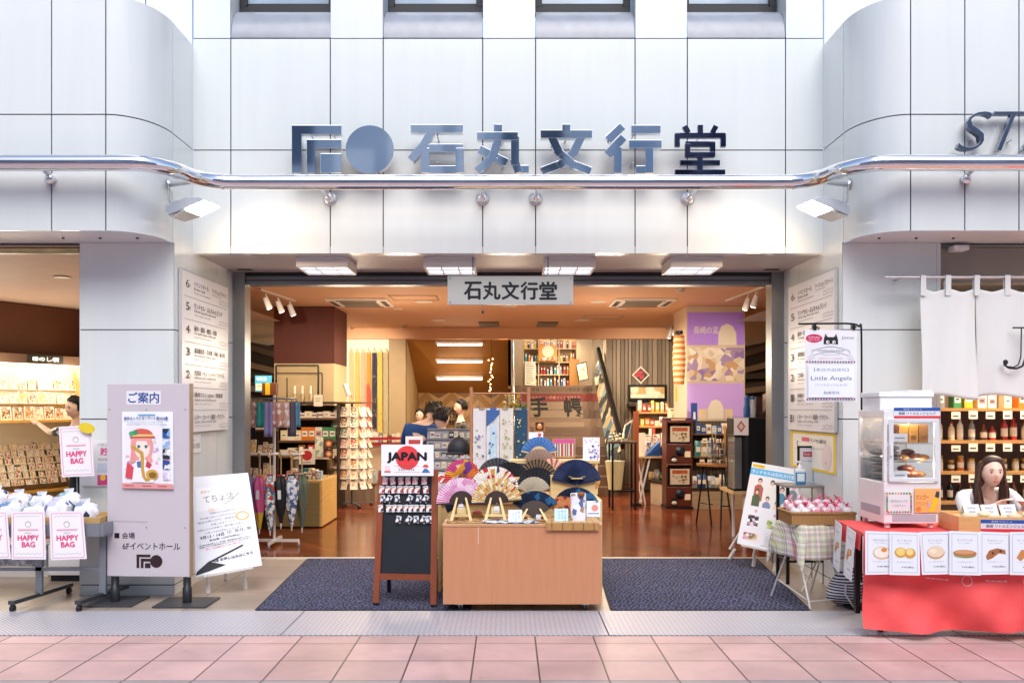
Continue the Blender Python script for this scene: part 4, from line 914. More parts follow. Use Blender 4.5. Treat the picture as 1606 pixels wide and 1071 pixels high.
# dark planks and white slopes seen past the columns
for sg, lb in ((-1, 'left'), (1, 'right')):
    t = thing('plank_lattice', 'slanted dark wooden planks under a pale sloping panel at the far ' + lb, 'decoration', (sg * 4.4, 15.5, 1.5)); random.seed(11)
    q = M(); q.prism([(sg * 3.6, 16.2, 3.16), (sg * 5.4, 16.2, 3.16), (sg * 5.4, 16.2, 2.45), (sg * 3.6, 16.2, 2.85)], (0, .06, 0), mat('#d8c7ae', .5)); part('sloping_panel', q, t)
    q = M(); q.box(min(sg * 3.6, sg * 5.45), max(sg * 3.6, sg * 5.45), 16.25, 16.3, 0, 3.16, mat('#33251b', .6)); part('dark_backing', q, t)
    for k in range(9):
        z = 2.75 - k * .15; q = M(); q.bar((sg * 3.6, 16.1 - .02 * k, z - .25 + random.uniform(-.2, .2)), (sg * 5.4, 16.1 - .02 * k, z + random.uniform(-.25, .35)), .05, .10, wood(random.choice(['#5d4a38', '#3c2f25', '#85705a']), .5, 'X')); part('plank', q, t)

# ================================================================ pencil banners
PCOL = [('#d9b98a', '#c8483c', 'tan with red blossoms'), ('#d8b55e', '#a88a3a', 'ochre with golden flowers'), ('#cfa98a', '#b8483a', 'pinkish beige with red sprigs'), ('#dc8f28', '#c84a24', 'orange and red'), ('#1c2133', '#c8b48a', 'midnight blue with pale circles'), ('#d6b04a', '#8a6a2a', 'bright mustard with brown flowers'), ('#a89a78', '#6f8a4a', 'grey-green with leaves'), ('#27352c', '#c9bfa0', 'dark green with white dots')]
YB = 18.12
for i, (c, c2, d) in enumerate(PCOL):
    x0, x1 = 547.5 + i * 9.0, 547.5 + i * 9.0 + 6.9; bot = (690, 688, 692, 664, 662, 668, 682, 668)[i] if i < 8 else 690
    t = thing('pencil_banner', 'pencil-shaped cloth banner, ' + d, 'banner', P((x0 + x1) / 2, bot, YB), 0, 'pencil-shaped banners on the white wall')
    p = front(x0, 553, x1, bot + 10, YB); q = p.m; p.slab(q, .012, mat(c, .7)); random.seed(i)
    if i == 3: p.poly([(0, .45), (.5, .38), (1, .5), (1, 1), (0, 1)], ink(c2))
    elif i: 
        for k in range(16): p.ell(random.uniform(.12, .88), random.uniform(.25, .95), random.uniform(.05, .13), None, ink(c2), 8)
    else:
        for k in range(10): p.ell(random.uniform(.1, .9), random.uniform(.35, .8), .14, None, ink(c2), 8)
    part('cloth', q, t)
    q = M(); a, b, e = P(x0, 553, YB), P(x1, 553, YB), P((x0 + x1) / 2, 545, YB); q.prism([a, b, e], (0, .012, 0), wood('#e0c090', .5, 'Z')); part('point', q, t)
    q = M(); f = .3; q.prism([e + (a - e) * f + Vector((0, -.002, 0)), e + (b - e) * f + Vector((0, -.002, 0)), e + Vector((0, -.002, 0))], (0, .004, 0), ink(c if i != 4 else '#1c2133')); part('lead', q, t)

# ================================================================ goods
KPAL = [('white', '#e9e4da'), ('red', '#b8322c'), ('blue', '#2d5a9c'), ('green', '#3f8a58'), ('yellow', '#e2b93a'), ('pink', '#dc9aa6'), ('brown', '#7a4a2c'), ('orange', '#d87a2a'), ('black', '#22222a'), ('grey', '#8f8f92'), ('cream', '#e6d6b0'), ('teal', '#3d8f94'), ('purple', '#76528f'), ('pale blue', '#a9c4d8')]
KD = dict(KPAL)
_G = {}
def goods_mesh(shape, col, w, d, h):
    k = (shape, col, round(w, 3), round(d, 3), round(h, 3))
    if k in _G: return _G[k]
    c = KD[col]; q = M(); m1 = mat(c, .4, var=.05); lbm = paper('#efe9dd') if col != 'white' else mat('#b98a8a', .5)
    if shape == 'box':
        q.box(-w/2, w/2, -d/2, d/2, 0, h, m1); q.poly([(-w*.36, -d/2-.001, h*.3), (w*.36, -d/2-.001, h*.3), (w*.36, -d/2-.001, h*.72), (-w*.36, -d/2-.001, h*.72)], lbm); q.poly([(-w*.25, -d/2-.002, h*.45), (w*.2, -d/2-.002, h*.45), (w*.2, -d/2-.002, h*.56), (-w*.25, -d/2-.002, h*.56)], ink('#4a4a4c'))
    elif shape == 'book':
        q.box(-w/2, w/2, -d/2, d/2, 0, h, m1); q.poly([(-w*.3, -d/2-.001, h*.6), (w*.3, -d/2-.001, h*.6), (w*.3, -d/2-.001, h*.85), (-w*.3, -d/2-.001, h*.85)], lbm)
    elif shape == 'card':
        q.prism([(-w/2, -d/2, 0), (w/2, -d/2, 0), (w/2, d/2 - .004, h), (-w/2, d/2 - .004, h)], (0, .004, 0), paper('#f1ebdd')); e = .0015
        def cp(u, v): return (-w/2 + w*u, -d/2 + (d - .004)*v - e, h*v)
        q.poly([cp(.1, .12), cp(.9, .12), cp(.9, .88), cp(.1, .88)], printed([c, '#efe6d6', '#d8a88a', c, '#f5f0e6', '#c9b48a'], 45)); q.poly([cp(.15, .9), cp(.7, .9), cp(.7, .96), cp(.15, .96)], ink('#6a5a4a'))
    elif shape == 'bottle':
        q.lathe([(w*.5, 0), (w*.5, h*.6), (w*.42, h*.7), (w*.18, h*.8), (w*.18, h*.92)], (0, 0, 0), mat(c, .15, var=.05, coat=.3), 12); q.lathe([(w*.2, h*.9), (w*.2, h)], (0, 0, 0), mat('#b8322c' if col != 'red' else '#22222a', .4), 10); q.lathe([(w*.505, h*.15), (w*.505, h*.5)], (0, 0, 0), paper('#efe6d2'), 12)
    elif shape == 'jar':
        q.lathe([(w*.5, 0), (w*.5, h*.72), (w*.42, h*.8)], (0, 0, 0), mat(c, .15, var=.1, coat=.3), 12); q.lathe([(w*.46, h*.8), (w*.46, h)], (0, 0, 0), mat('#c9a24a', .3, .5), 12); q.lathe([(w*.505, h*.2), (w*.505, h*.55)], (0, 0, 0), paper('#efe6d2'), 12)
    elif shape == 'pouch':
        def fn(u, v): x = (u - .5) * w * (1 - .12 * v); return Vector((x, -d/2 * math.sin(math.pi * min(1, v * 1.0 + .02)) * (1 - (2*u-1)**4 * .6), h * v))
        q.grid(fn, 6, 6, mat(c, .3, var=.1, coat=.3)); q.grid(lambda u, v: fn(u, v) * 1 + Vector((0, d * .3 * math.sin(math.pi * v), 0)), 6, 4, m1); q.poly([(-w*.3, -d/2-.003, h*.28), (w*.3, -d/2-.003, h*.28), (w*.3, -d/2-.003, h*.62), (-w*.3, -d/2-.003, h*.62)], lbm)
    elif shape == 'tag':
        q.box(-w/2, w/2, -.002, .002, 0, h, paper('#f3ead6')); q.poly([(-w*.35, -.003, h*.3), (w*.3, -.003, h*.3), (w*.3, -.003, h*.5), (-w*.35, -.003, h*.5)], ink('#5a5048'))
    me = q.mesh(shape); _G[k] = me; return me
NAMEOF = {'box': ('boxed_product', 'boxed product'), 'book': ('book', 'book'), 'card': ('gift_card', 'card'), 'bottle': ('bottle', 'bottle'), 'jar': ('jar', 'jar'), 'pouch': ('pouch_pack', 'pouch'), 'tag': ('price_tag', 'price tag')}
def row(place, group, shape, n, p0, p1, w, d, h, cols, rz=0, jit=0, noun=None, tilt=0, hv=.12):
    """n goods standing side by side from p0 to p1, each an object of its own"""
    p0, p1 = Vector(p0), Vector(p1); nm, cat = NAMEOF[shape]; rng = random.Random(place)
    for i in range(n):
        col = cols[i % len(cols)] if jit != 1 else rng.choice(cols)
        hh = h * (1 - hv * rng.choice([0, 0, 1, 2])); me = goods_mesh(shape, col, w, d, hh)
        o = bpy.data.objects.new(nm, me); COL.objects.link(o); o.location = p0.lerp(p1, (i + .5) / n); o.rotation_euler = (tilt, 0, rz + (rng.uniform(-.08, .08) if jit else 0))
        if jit: o.scale = (rng.uniform(.78, 1.02), rng.uniform(.9, 1.05), rng.uniform(.72, 1.06)); o.location.x += rng.uniform(-.012, .012); o.location.y += rng.uniform(-.0, .03)
        tags(o, f'{col} {noun or cat}, {ORD[i]} from left {place}', cat, group)
# ================================================================ left part of the shop
WL = wood('#d3b176', .4, 'X'); WLd = wood('#8f8358', .45, 'X')
# dark shelving before the pale column
SH = thing('shelf_unit', 'dark shelf unit with boxed goods before the pale clad column', 'shelf', (-3.2, 13.9, 0))
DK_ = mat('#2c1a12', .5, var=.1)
x0, x1 = X(440, 13.8), X(532, 13.8)
q = M(); q.box(x0, x1, 14.12, 14.16, 0, Z(636, 13.8), DK_); part('back_board', q, SH)
for py in (630, 655, 690, 714):
    q = M(); z = Z(py, 13.8); q.box(x0, x1, 13.6, 14.118, z - .03, z, DK_ if py == 630 else wood('#5d4030', .4, 'X')); part('shelf', q, SH)
for x in (x0 - .03, x1):
    q = M(); q.box(x, x + .03, 13.6, 14.16, 0, Z(630, 13.8) - .03, DK_); part('side_board', q, SH)
for i, (py, c, nn, h) in enumerate(((655, ['white', 'cream', 'white'], 9, .10), (690, ['cream', 'white', 'cream', 'orange', 'orange', 'white', 'green', 'green'], 8, .20), (714, ['cream', 'cream', 'white', 'cream', 'green'], 14, .12))):
    z = Z(py, 13.8) + .001; row(f'on the {["top", "middle", "bottom"][i]} board of the dark shelf unit', 'boxed goods on the dark shelf unit', 'box', nn, (x0 + .03, 13.75, z), (x1 - .03, 13.75, z), .09 if nn > 9 else .11, .12, h, c)
# display frame with three brushes
FR = thing('wire_hanger', 'thin black wire frame with three brushes hung on the pale column', 'frame', P(470, 632, 14.15))
q = M(); pts = [P(433, 632, 14.15), P(433, 573, 14.15), P(499, 573, 14.15), P(499, 632, 14.15)]
for a, b in zip(pts, pts[1:]): q.bar(a, b, .022, .02, BLACK)
pts = [P(433, 585, 14.13), P(505, 585, 14.13), P(505, 632, 14.13)]
for a, b in zip(pts, pts[1:]): q.bar(a, b, .014, .014, mat('#3a2c1c', .5))
q.bar(P(450, 592, 14.13), P(450, 632, 14.13), .012, .012, mat('#3a2c1c', .5)); part('wire', q, FR)
for px in (462, 474, 487):
    q = M(); a = P(px, 605, 14.12); q.tube([a, a - Vector((0, 0, .12))], [.02, .028], mat('#f1e8d2', .4), 10); q.lathe([(.026, -.12), (.034, -.18), (.004, -.27)], a, mat('#cdbb98', .7), 10); part('brush', q, FR)
p = front(492, 619, 506, 637, 13.55); q = p.m; p.slab(q, .003, paper('#efe6d2')); p.rect(.2, .3, .8, .36, ink('#8a7a6a')); p.rect(.2, .5, .7, .56, ink('#8a7a6a')); solo('notice_card', q, 'small cream notice card at the corner of the pale column shelf', 'card')
# wooden cabinet
CA = thing('display_cabinet', 'low pale wooden display cabinet with a shelf of stationery on top', 'cabinet', (-2.9, 12, 0))
cx_, cx2, ya, yb, zt = X(430, 11.5), X(505, 11.5), 11.5, 12.5, .62
q = M(); q.box(cx_, cx2 - .03, ya, ya + .02, .03, zt - .03, WLd); part('front_panel', q, CA)
q = M(); q.box(cx2 - .03, cx2, ya, yb, .03, zt, wood('#e3bf74', .4, 'Y')); part('side_panel', q, CA)
q = M(); q.box(cx_, cx2 - .03, ya, yb, zt - .03, zt, WL); q.box(cx_, cx2, yb - .02, yb, .03, zt - .03, WLd); part('top', q, CA, .003)
q = M(); q.box(cx_ + .02, cx2 - .04, ya + .02, yb - .03, .0, .03, BLACK); part('plinth', q, CA)
q = M(); q.box(cx_ + .1, cx2 - .03, 12.1, 12.45, .86, .885, mat('#e0d6c4', .4)); q.box(cx2 - .06, cx2 - .03, 12.1, 12.45, zt, .86, GLASS); q.box(cx_ + .1, cx_ + .13, 12.1, 12.45, zt, .86, GLASS); part('riser_shelf', q, CA)
row('on the low wooden cabinet', 'goods on the wooden cabinet', 'box', 8, (cx_ + .12, 11.75, zt + .001), (cx2 - .06, 11.75, zt + .001), .07, .14, .14, ['pink', 'white', 'pink', 'teal', 'teal', 'cream', 'white', 'pale blue'], jit=0)
row('on the riser above the wooden cabinet', 'goods on the cabinet riser', 'book', 6, (cx_ + .15, 12.25, .886), (cx2 - .08, 12.25, .886), .085, .05, .16, ['brown', 'black', 'red', 'orange', 'brown', 'teal'])
p = front(469, 704, 494, 728, 11.9, .04); q = p.m; p.slab(q, .004, paper('#f5efe4')); p.ell(.5, .42, .32, None, ink('#c8302e')); p.rect(.25, .85, .75, .9, ink('#8a7a6a')); solo('price_card', q, 'white card with a big red circle on the wooden cabinet', 'card')
p = front(494, 685, 507, 716, 12.05, .05); q = p.m; p.slab(q, .004, printed(['#a9c0b0', '#d8dccb', '#8aa898', '#e6e2d0'], 22)); solo('notebook', q, 'pale green patterned notebook standing behind the red circle card', 'notebook')
for k, py in enumerate((688, 704)):
    p = front(506, py, 522, py + 15, 12.1, .03); q = p.m; p.slab(q, .004, mat('#5a2a1c', .5)); p.ell(.6, .5, .3, None, ink('#d87a3a')); p.ell(.6, .5, .16, None, ink('#f0d8a8')); solo('picture_card', q, ['upper', 'lower'][k] + ' dark red food picture card beside the postcard rack', 'card')
# umbrella rack
UR = thing('umbrella_rack', 'white wheeled metal rack hung with umbrellas near the doorway', 'rack', (-2.62, 10, 0)); WMt = mat('#e4e1de', .35, .2)
ux = -2.62
q = M(); q.tube([(ux, 10, .06), (ux, 10, 1.7)], .016, WMt, 10); part('pole', q, UR)
q = M(); q.bar((ux - .33, 10.02, .075), (ux + .28, 9.98, .075), .03, .03, WMt); q.bar((ux, 9.78, .07), (ux, 10.3, .07), .03, .03, WMt); part('foot_bar', q, UR)
for a in ((ux - .33, 10.02), (ux + .28, 9.98), (ux, 9.78), (ux, 10.3)):
    q = M(); q.lathe([(.022, -.012), (.022, .012)], (a[0], a[1], .022), GREYM, 12, Matrix.Rotation(R(90), 4, 'Y')); q.box(a[0] - .008, a[0] + .008, a[1] - .008, a[1] + .008, .03, .075, WMt); part('caster', q, UR)
q = M(); q.tube([(ux - .32, 9.9, 1.04), (ux + .3, 9.9, 1.04)], .01, WMt, 8); q.tube([(ux - .32, 10.14, 1.04), (ux + .3, 10.14, 1.04)], .01, WMt, 8)
for s in (-.32, .3): q.tube([(ux + s, 9.9, 1.04), (ux + s, 10.14, 1.04)], .01, WMt, 8)
q.tube([(ux, 9.9, 1.04), (ux, 10.14, 1.04)], .01, WMt, 8); part('hanging_rail', q, UR)
UMB = [('#3c4a7a', None, 'dark blue', 0), ('#7d6aa8', None, 'lilac purple', 0), ('#d8b83a', None, 'yellow and purple', 1), ('#c9568a', None, 'pink', 1), ('#a81f56', None, 'crimson', 0), ('#dfe4e6', ['#e9ecec', '#3d6a8a', '#f0f0f0', '#c8483c', '#8fb0b8'], 'white and blue floral', 0), ('#c82f42', ['#d8384a', '#f0e8e4', '#2d4a6a', '#c82f42'], 'red and white patterned', 0), ('#1a1a20', None, 'black', 0), ('#22252e', None, 'charcoal black, wide', 0), ('#c9d0d8', ['#e4e8ec', '#4a5f8a', '#dfe4ea', '#6f86ab'], 'blue and white checked', 0), ('#5f6a5a', None, 'grey-green', 0)]
HNDL = ['#e6e0d6', '#c9a878', '#e6e0d6', '#7d5a4a', '#a87a58', '#d8c7a4', '#3a2c28', '#b88f5a', '#c9a060', '#d0ab6a', '#c9a878']
for i, (c, pal, nm, two) in enumerate(UMB):
    x = ux - .32 + i * .06; y = 9.9 if i % 2 else 10.13; y -= .0
    t = thing('umbrella', nm + ' furled umbrella hanging by its crook on the white rack', 'umbrella', (x, y, .12), 0, 'umbrellas on the white rack')
    hm = mat(HNDL[i], .4, var=.1); zb = .14 + (i * 37 % 5) * .02
    q = M(); q.tube([(x, y, .82), (x, y, 1.02)] + [(x + .0, y - .03 + .03 * math.cos(a), 1.03 + .03 * math.sin(a)) for a in [k * math.pi / 6 for k in range(1, 8)]], .008, hm, 8); part('handle', q, t)
    q = M(); n = 10
    def fn(u, v):
        a = u * 2 * math.pi; z = zb + .06 + (.80 - zb - .06) * v; r = (.014 + .052 * math.sin(min(1, v * 1.15) * math.pi * .62) ** 1.2) * (1 + .22 * math.cos(5 * a + v * 5)) * (.62 if v > .93 else 1); return Vector((x + r * math.cos(a), y + r * math.sin(a), z))
    q.grid(fn, 30, 16, printed(pal, 28) if pal else mat(c, .55, var=.1), True)
    if two: 
        for k in range(len(q.mi)):
            if k < 150: q.mi[k] = q.idx(mat('#6f4a8f' if i == 2 else '#d9b13f', .55))
    part('canopy', q, t); q = M(); q.tube([(x, y, zb), (x, y, zb + .07)], [.005, .012], WMt, 8); part('tip', q, t)
    if i in (3, 7): q = M(); q.box(x - .018, x + .018, y - .075, y - .072, .55, .65, paper()); part('price_tag', q, t)
# carousel of pouches above
CR = thing('hook_carousel', 'round metal hook carousel on the umbrella pole', 'rack', (ux + .0, 10, 1.66)); q = M(); q.tube([(ux + .24 * math.cos(a), 10 + .24 * math.sin(a), 1.66) for a in [k * math.pi / 12 for k in range(25)]], .009, GREYM, 6)
for a in (0, 1.05, 2.1): q.tube([(ux - .24 * math.cos(a), 10 - .24 * math.sin(a), 1.66), (ux + .24 * math.cos(a), 10 + .24 * math.sin(a), 1.66)], .007, GREYM, 6)
part('ring', q, CR); random.seed(4)
HANG = [('#8a8f5a', 'olive'), ('#1f2a3f', 'dark navy'), ('#d89a94', 'pink flowered'), ('#2f9a94', 'turquoise'), ('#8f86b8', 'lavender'), ('#c98f84', 'rose'), ('#d8b0a4', 'pale coral'), ('#5a5468', 'plum grey'), ('#6fb0d0', 'sky blue')]
for i, (c, nm) in enumerate(HANG):
    a = math.pi * (1 + (i + .5) / 9); px_, py_ = ux + .26 * math.cos(a), 10 + .24 * math.sin(a); h = .28 + .1 * (i % 3 == 1); 
    def fn(u, v): return Vector((px_ + (u - .5) * .085 * (1 + .15 * v), py_ + .012 * math.sin(u * 9 + i), 1.62 - h * v))
    q = M(); q.grid(fn, 6, 6, printed([c, c, '#efe4d8', c], 24) if 'flower' in nm or i in (5, 6) else mat(c, .6, var=.15)); q.tube([(px_, py_, 1.66), (px_, py_, 1.615)], .003, GREYM, 5)
    solo('hanging_pouch', q, nm + ' cloth pouch hanging from the hook carousel', 'pouch', 'pouches on the hook carousel', solid=.004)
# wall of little packs behind the umbrellas + stand sign
ST2 = thing('shelf_unit', 'narrow dark shelf of small goods behind the umbrella rack', 'shelf', (-3.35, 11.3, 0)); q = M(); q.box(-3.36, -2.98, 11.55, 11.58, 0, 1.62, DK_)
for z in (.3, .62, .94, 1.26): q.box(-3.36, -2.98, 11.3, 11.55, z, z + .02, wood('#5d4030', .4, 'X'))
part('board', q, ST2)
for j, z in enumerate((.32, .64, .96, 1.28)): row(f'on the {["lowest", "second", "third", "top"][j]} board behind the umbrella rack', 'goods behind the umbrella rack', 'card', 5, (-3.34, 11.38, z + .001), (-3.0, 11.38, z + .001), .065, .05, .2, ['pink', 'cream', 'purple', 'yellow', 'pale blue', 'grey'], jit=1)
p = front(400, 589, 426, 614, 11.5); q = p.m; p.slab(q, .01, mat('#3f9ac0', .5)); p.text('新生活', .4, .2, .22, paper(), w=.6, bold=.03); p.rect(.05, .5, .45, .92, ink('#efdfc0')); p.rect(.1, .6, .4, .66, ink('#d8844a')); solo('shop_card', q, 'blue and cream sales card above the umbrella rack', 'card')
q = M(); a = P(424, 620, 11.45); q.box(a.x - .09, a.x + .09, 11.38, 11.5, a.z, a.z + .16, mat('#6a3a20', .5)); q.box(a.x - .045, a.x + .015, 11.37, 11.379, a.z + .005, a.z + .155, mat('#e2b21e', .5)); solo('gift_box', q, 'brown and yellow box standing on the shelf top behind the umbrellas', 'box', bevel=.004)
# postcard carousel
PR = thing('postcard_rack', 'tall revolving wire rack full of postcards', 'rack', (-2.5, 14.3, 0)); rx, ry = X(552, 14.0), 14.0
q = M(); q.tube([(rx, ry, .04), (rx, ry, 1.62)], .018, GREYM, 10); part('pole', q, PR)
q = M(); q.lathe([(.34, 1.62), (.34, 1.645)], (rx, ry, 0), wood('#6a4a2c', .5, 'X'), 6); part('top_board', q, PR)
for a in (0, 90, 180, 270):
    q = M(); d = Vector((math.cos(R(a + 30)), math.sin(R(a + 30)), 0)); q.bar(Vector((rx, ry, .07)), Vector((rx, ry, .06)) + d * .32, .03, .02, GREYM); q.ball(Vector((rx, ry, .03)) + d * .32, .028, BLACK, 10, 6); part('foot', q, PR)
cols = ['cream', 'white', 'brown', 'red', 'cream', 'grey', 'pink', 'orange', 'white', 'teal']; k = 0
for j in range(8):
    z = .30 + j * .16
    q = M(); q.tube([(rx + .30 * math.cos(a), ry + .30 * math.sin(a), z) for a in [t * math.pi / 3 for t in range(7)]], .005, GREYM, 5); part('wire_tier', q, PR)
    for i in range(6):
        a = math.pi * (1.0 + (i + .5) / 6.0); col = cols[(k * 7 + j) % 10]; k += 1
        o = bpy.data.objects.new('postcard', goods_mesh('card', col, .115, .05, .155)); COL.objects.link(o); o.location = (rx + .30 * math.cos(a), ry + .30 * math.sin(a), z); o.rotation_euler = (-.15, 0, a + math.pi / 2)
        tags(o, f'{col} postcard, {ORD[i]} from left in tier {j + 1} up of the revolving rack', 'postcard', 'postcards on the revolving rack')
q = M(); q.tube([P(540, 602, 13.95), P(547, 620, 13.95)], .035, paper(), 12); q.tube([P(530, 606, 14.05), P(530, 630, 14.05)], .015, BLACK, 8) if False else None
solo('paper_roll', q, 'white paper tube standing on top of the postcard rack', 'paper roll')
# low plinth behind the rack, and the white counter with red ribbon
t = thing('display_plinth', 'low brown plinth with paper stacks behind the postcard rack', 'plinth', (-2.2, 15, 0)); q = M(); q.box(X(530, 14.6), X(588, 14.6), 14.6, 15.4, 0, .28, mat('#8f8270', .5)); part('base', q, t); q = M(); q.box(X(530, 14.6) - .01, X(588, 14.6) + .01, 14.59, 15.41, .28, .31, wood('#6a4a30', .4, 'X')); part('top', q, t)
row('on the low brown plinth', 'paper packs on the plinth', 'book', 8, (X(550, 14.6), 14.9, .311), (X(586, 14.6), 14.9, .311), .04, .14, .24, ['cream', 'white', 'cream', 'pale blue'])
t = thing('sales_counter', 'cream counter with red ribbon rails beneath the pencil-shaped banners', 'counter', (-2.2, 17, 0)); q = M(); q.box(X(575, 16.6), X(640, 16.6), 16.6, 17.3, 0, .88, mat('#d8c8ac', .5)); part('body', q, t); q = M(); q.box(X(572, 16.6), X(642, 16.6), 16.55, 17.35, .88, .91, mat('#3a2c22', .4)); part('top', q, t)
for py in (688, 697):
    q = M(); q.bar(P(570, py, 16.4), P(640, py - 1, 16.4), .01, .05, mat('#a8202e', .5)); part('ribbon', q, t)
row('on the cream counter below the banners', 'goods on the cream counter', 'box', 7, (X(578, 16.6), 16.8, .911), (X(626, 16.6), 16.8, .911), .07, .1, .17, ['cream', 'white', 'grey', 'cream', 'brown', 'white', 'cream'])
# letter corner sign
LS = thing('wall_lettering', 'black serif capitals on the chevron wood wall of the stairwell', 'sign', P(700, 680, 20.5)); p = Panel(P(668, 628, 20.54), P(730, 628, 20.54), P(730, 668, 20.54), P(668, 668, 20.54))
for i, (tx, w) in enumerate((('LETTER', .42), ('CARD & SEAL', .78), ('WRAPPING TAPE', .95), ('STAMP & PHOTO', .98))): p.text(tx, 0.0, .13 + i * .24, .19, BLACK, w=w, bold=.10, align='l')
part('lettering', p.m, LS)
# hanging scroll towel stand (tenugui)
TG = thing('towel_stand', 'wooden pole stand with a cross bar for hanging cotton towels', 'stand', (-.1, 8.7, 0)); WP = wood('#b07a58', .5, 'Z'); Yt = 8.75
a, b = X(739, Yt), X(829, Yt); q = M(); q.tube([(a, Yt, .03), (a, Yt, Z(607, Yt))], .016, WP, 10); part('pole', q, TG); q = M(); q.tube([(b, Yt, .03), (b, Yt, Z(607, Yt))], .016, WP, 10); part('pole', q, TG)
q = M(); z = Z(617, Yt); q.tube([(a, Yt, z), (b, Yt, z)], .009, WP, 8); part('cross_bar', q, TG); q = M(); q.box(a - .03, b + .03, Yt - .14, Yt + .14, .0145, .045, WP); part('base', q, TG)
TW = [(742, 762, '#d9d6da', ['#8f8ac0', '#7f9a58', '#6a5fa8'], 'pale grey towel with violet flowers'), (763, 783, '#cfd8e4', ['#3f66a8', '#9fc4dc', '#e8eef4'], 'blue and white stream patterned towel'), (784, 805, '#d6d2cc', ['#8f9a58', '#c94a3a', '#a8b070'], 'grey towel with vine leaves and a red bird'), (808, 828, '#234864', ['#c9c46a', '#3d6a88', '#d8d08a'], 'deep teal towel with firefly dots')]
for i, (x0, x1, c, cs, lb) in enumerate(TW):
    p = front(x0, 640, x1, 738, Yt - .012); q = p.m; q.grid(lambda u, v: p.at(u, v, .006 * math.sin(u * 7 + i)), 8, 12, mat(c, .8, var=.05)); random.seed(20 + i)
    p.rect(0, 0, 1, .03, ink('#3f66a8' if i == 1 else '#9a8f8a'))
    if i == 1: p.k = 46; p.poly([(0, .03), (1, .03), (1, .1), (0, .3)], ink('#3a5f9f')); p.poly([(.4, .3), (.7, .3), (.8, .98), (.3, .98)], ink('#b9d6e6'))
    p.k = 50
    for k in range(22): p.ell(random.uniform(.12, .88), random.uniform(.15, .93) if i != 0 else random.uniform(.35, .95), random.uniform(.03, .10), None, ink(random.choice(cs)), 8)
    q.tube([P((x0 + x1) / 2, 617, Yt - .012), P((x0 + x1) / 2, 640, Yt - .012)], .003, GREYM, 5)
    solo('cotton_towel', q, lb + ' hanging on the pole stand', 'towel', 'towels on the pole stand')
# grey slanted stationery rack
GR = thing('stationery_rack', 'grey slanted rack of small stationery in compartments behind the chalkboard', 'rack', (-.8, 9.6, 0)); Yr = 9.5; x0, x1 = X(666, Yr), X(752, Yr)
zt, zb = Z(674, Yr), Z(752, Yr)
q = M(); q.prism([(x0, Yr, zb), (x1, Yr, zb), (x1, Yr + .35, zt), (x0, Yr + .35, zt)], (0, .05, .0), mat('#9a9aa2', .5)); q.box(x0, x1, Yr, Yr + .5, .0125, zb, mat('#b9a888', .5)); part('back_board', q, GR)
for k in range(6):
    q = M(); f = k / 5; q.box(x0, x1, Yr - .03 + .35 * f, Yr + .05 + .35 * f, zb + (zt - zb) * f - .01, zb + (zt - zb) * f + .005, mat('#8a8a94', .5)); part('compartment_rail', q, GR)
for j in range(5):
    f = (j + .05) / 5; row(f'in the {ORD[j]} rail up of the grey slanted rack', 'stationery in the slanted rack', 'box', 8, (x0 + .02, Yr - .0 + .35 * f, zb + (zt - zb) * f + .006), (x1 - .02, Yr + .35 * f, zb + (zt - zb) * f + .006), .055, .03, .075, ['white', 'cream', 'grey', 'white', 'black', 'cream'], jit=1)
p = front(636, 684, 663, 702, 9.3, .03); q = p.m; p.slab(q, .005, paper('#ebe6e2')); p.rect(.18, .3, .86, .68, ink('#b8323a')); p.text('NEW', .52, .49, .2, paper(), w=.4, bold=.03) if False else None
solo('shelf_card', q, 'white card with a red band behind the JAPAN chalkboard', 'card')
q = M(); c = P(720, 712, 8.9); m_ = mat('#1a1b24', .6, var=.1)
for k in range(6): pass
q.lathe([(.11, .0), (.118, .03), (.112, .09), (.085, .14), (.04, .168), (.006, .175)], c, m_, 20); q.ball(c + Vector((-.03, -.11, .012)), (.10, .085, .016), m_, 14, 6); q.ball(c + Vector((0, 0, .178)), .012, m_, 8, 5); q.box(c.x - .03, c.x + .03, c.y - .125, c.y - .12, c.z - .05, c.z - .02, paper())
solo('peaked_cap', q, 'black peaked cap displayed behind the rear fans', 'cap')
q = M(); q.tube([(c.x, c.y, .014), (c.x, c.y, c.z)], .012, GREYM, 8); q.lathe([(.10, .014), (.10, .03)], (c.x, c.y, 0), GREYM, 16); solo('cap_stand', q, 'thin metal stand under the black cap', 'stand')
# potted plants near the towels
t = thing('potted_plant', 'spiky green plant in a pot beside the towel stand', 'plant', P(822, 660, 10)); q = M(); base = P(820, 640, 10.0); q.lathe([(.05, -1.2), (.07, -.12), (.075, -.10)], base, mat('#6a5a48', .6), 14); part('pot', q, t); q = M(); random.seed(9)
for k in range(40):
    a = random.uniform(0, 6.28); l = random.uniform(.10, .22); d = Vector((math.cos(a) * l, math.sin(a) * l * .6, random.uniform(.02, .16))); s_ = Vector((-d.y, d.x, 0)).normalized() * .012; o = base + Vector((0, 0, -.09)); q.add([o - s_, o + s_, o + d * .6 + s_ * 1.2 + Vector((0, 0, .02)), o + d, o + d * .6 - s_ * 1.2 + Vector((0, 0, .02))], [(0, 1, 2, 4), (4, 2, 3)], mat(random.choice(['#5a8a2f', '#7aa83a', '#3f6e28']), .5))
part('leaves', q, t)
t = thing('flower_bunch', 'dried yellow flowers beside the spiky green plant', 'flowers', P(803, 640, 10.1)); q = M(); base = P(803, 655, 10.1)
for k in range(34): d = Vector((random.uniform(-.09, .09), random.uniform(-.06, .06), random.uniform(.02, .27))); q.ball(base + d, random.uniform(.012, .024), mat(random.choice(['#d8b83a', '#e6cf6a', '#c99a3a']), .6), 6, 4)
part('blossom', q, t); q = M()
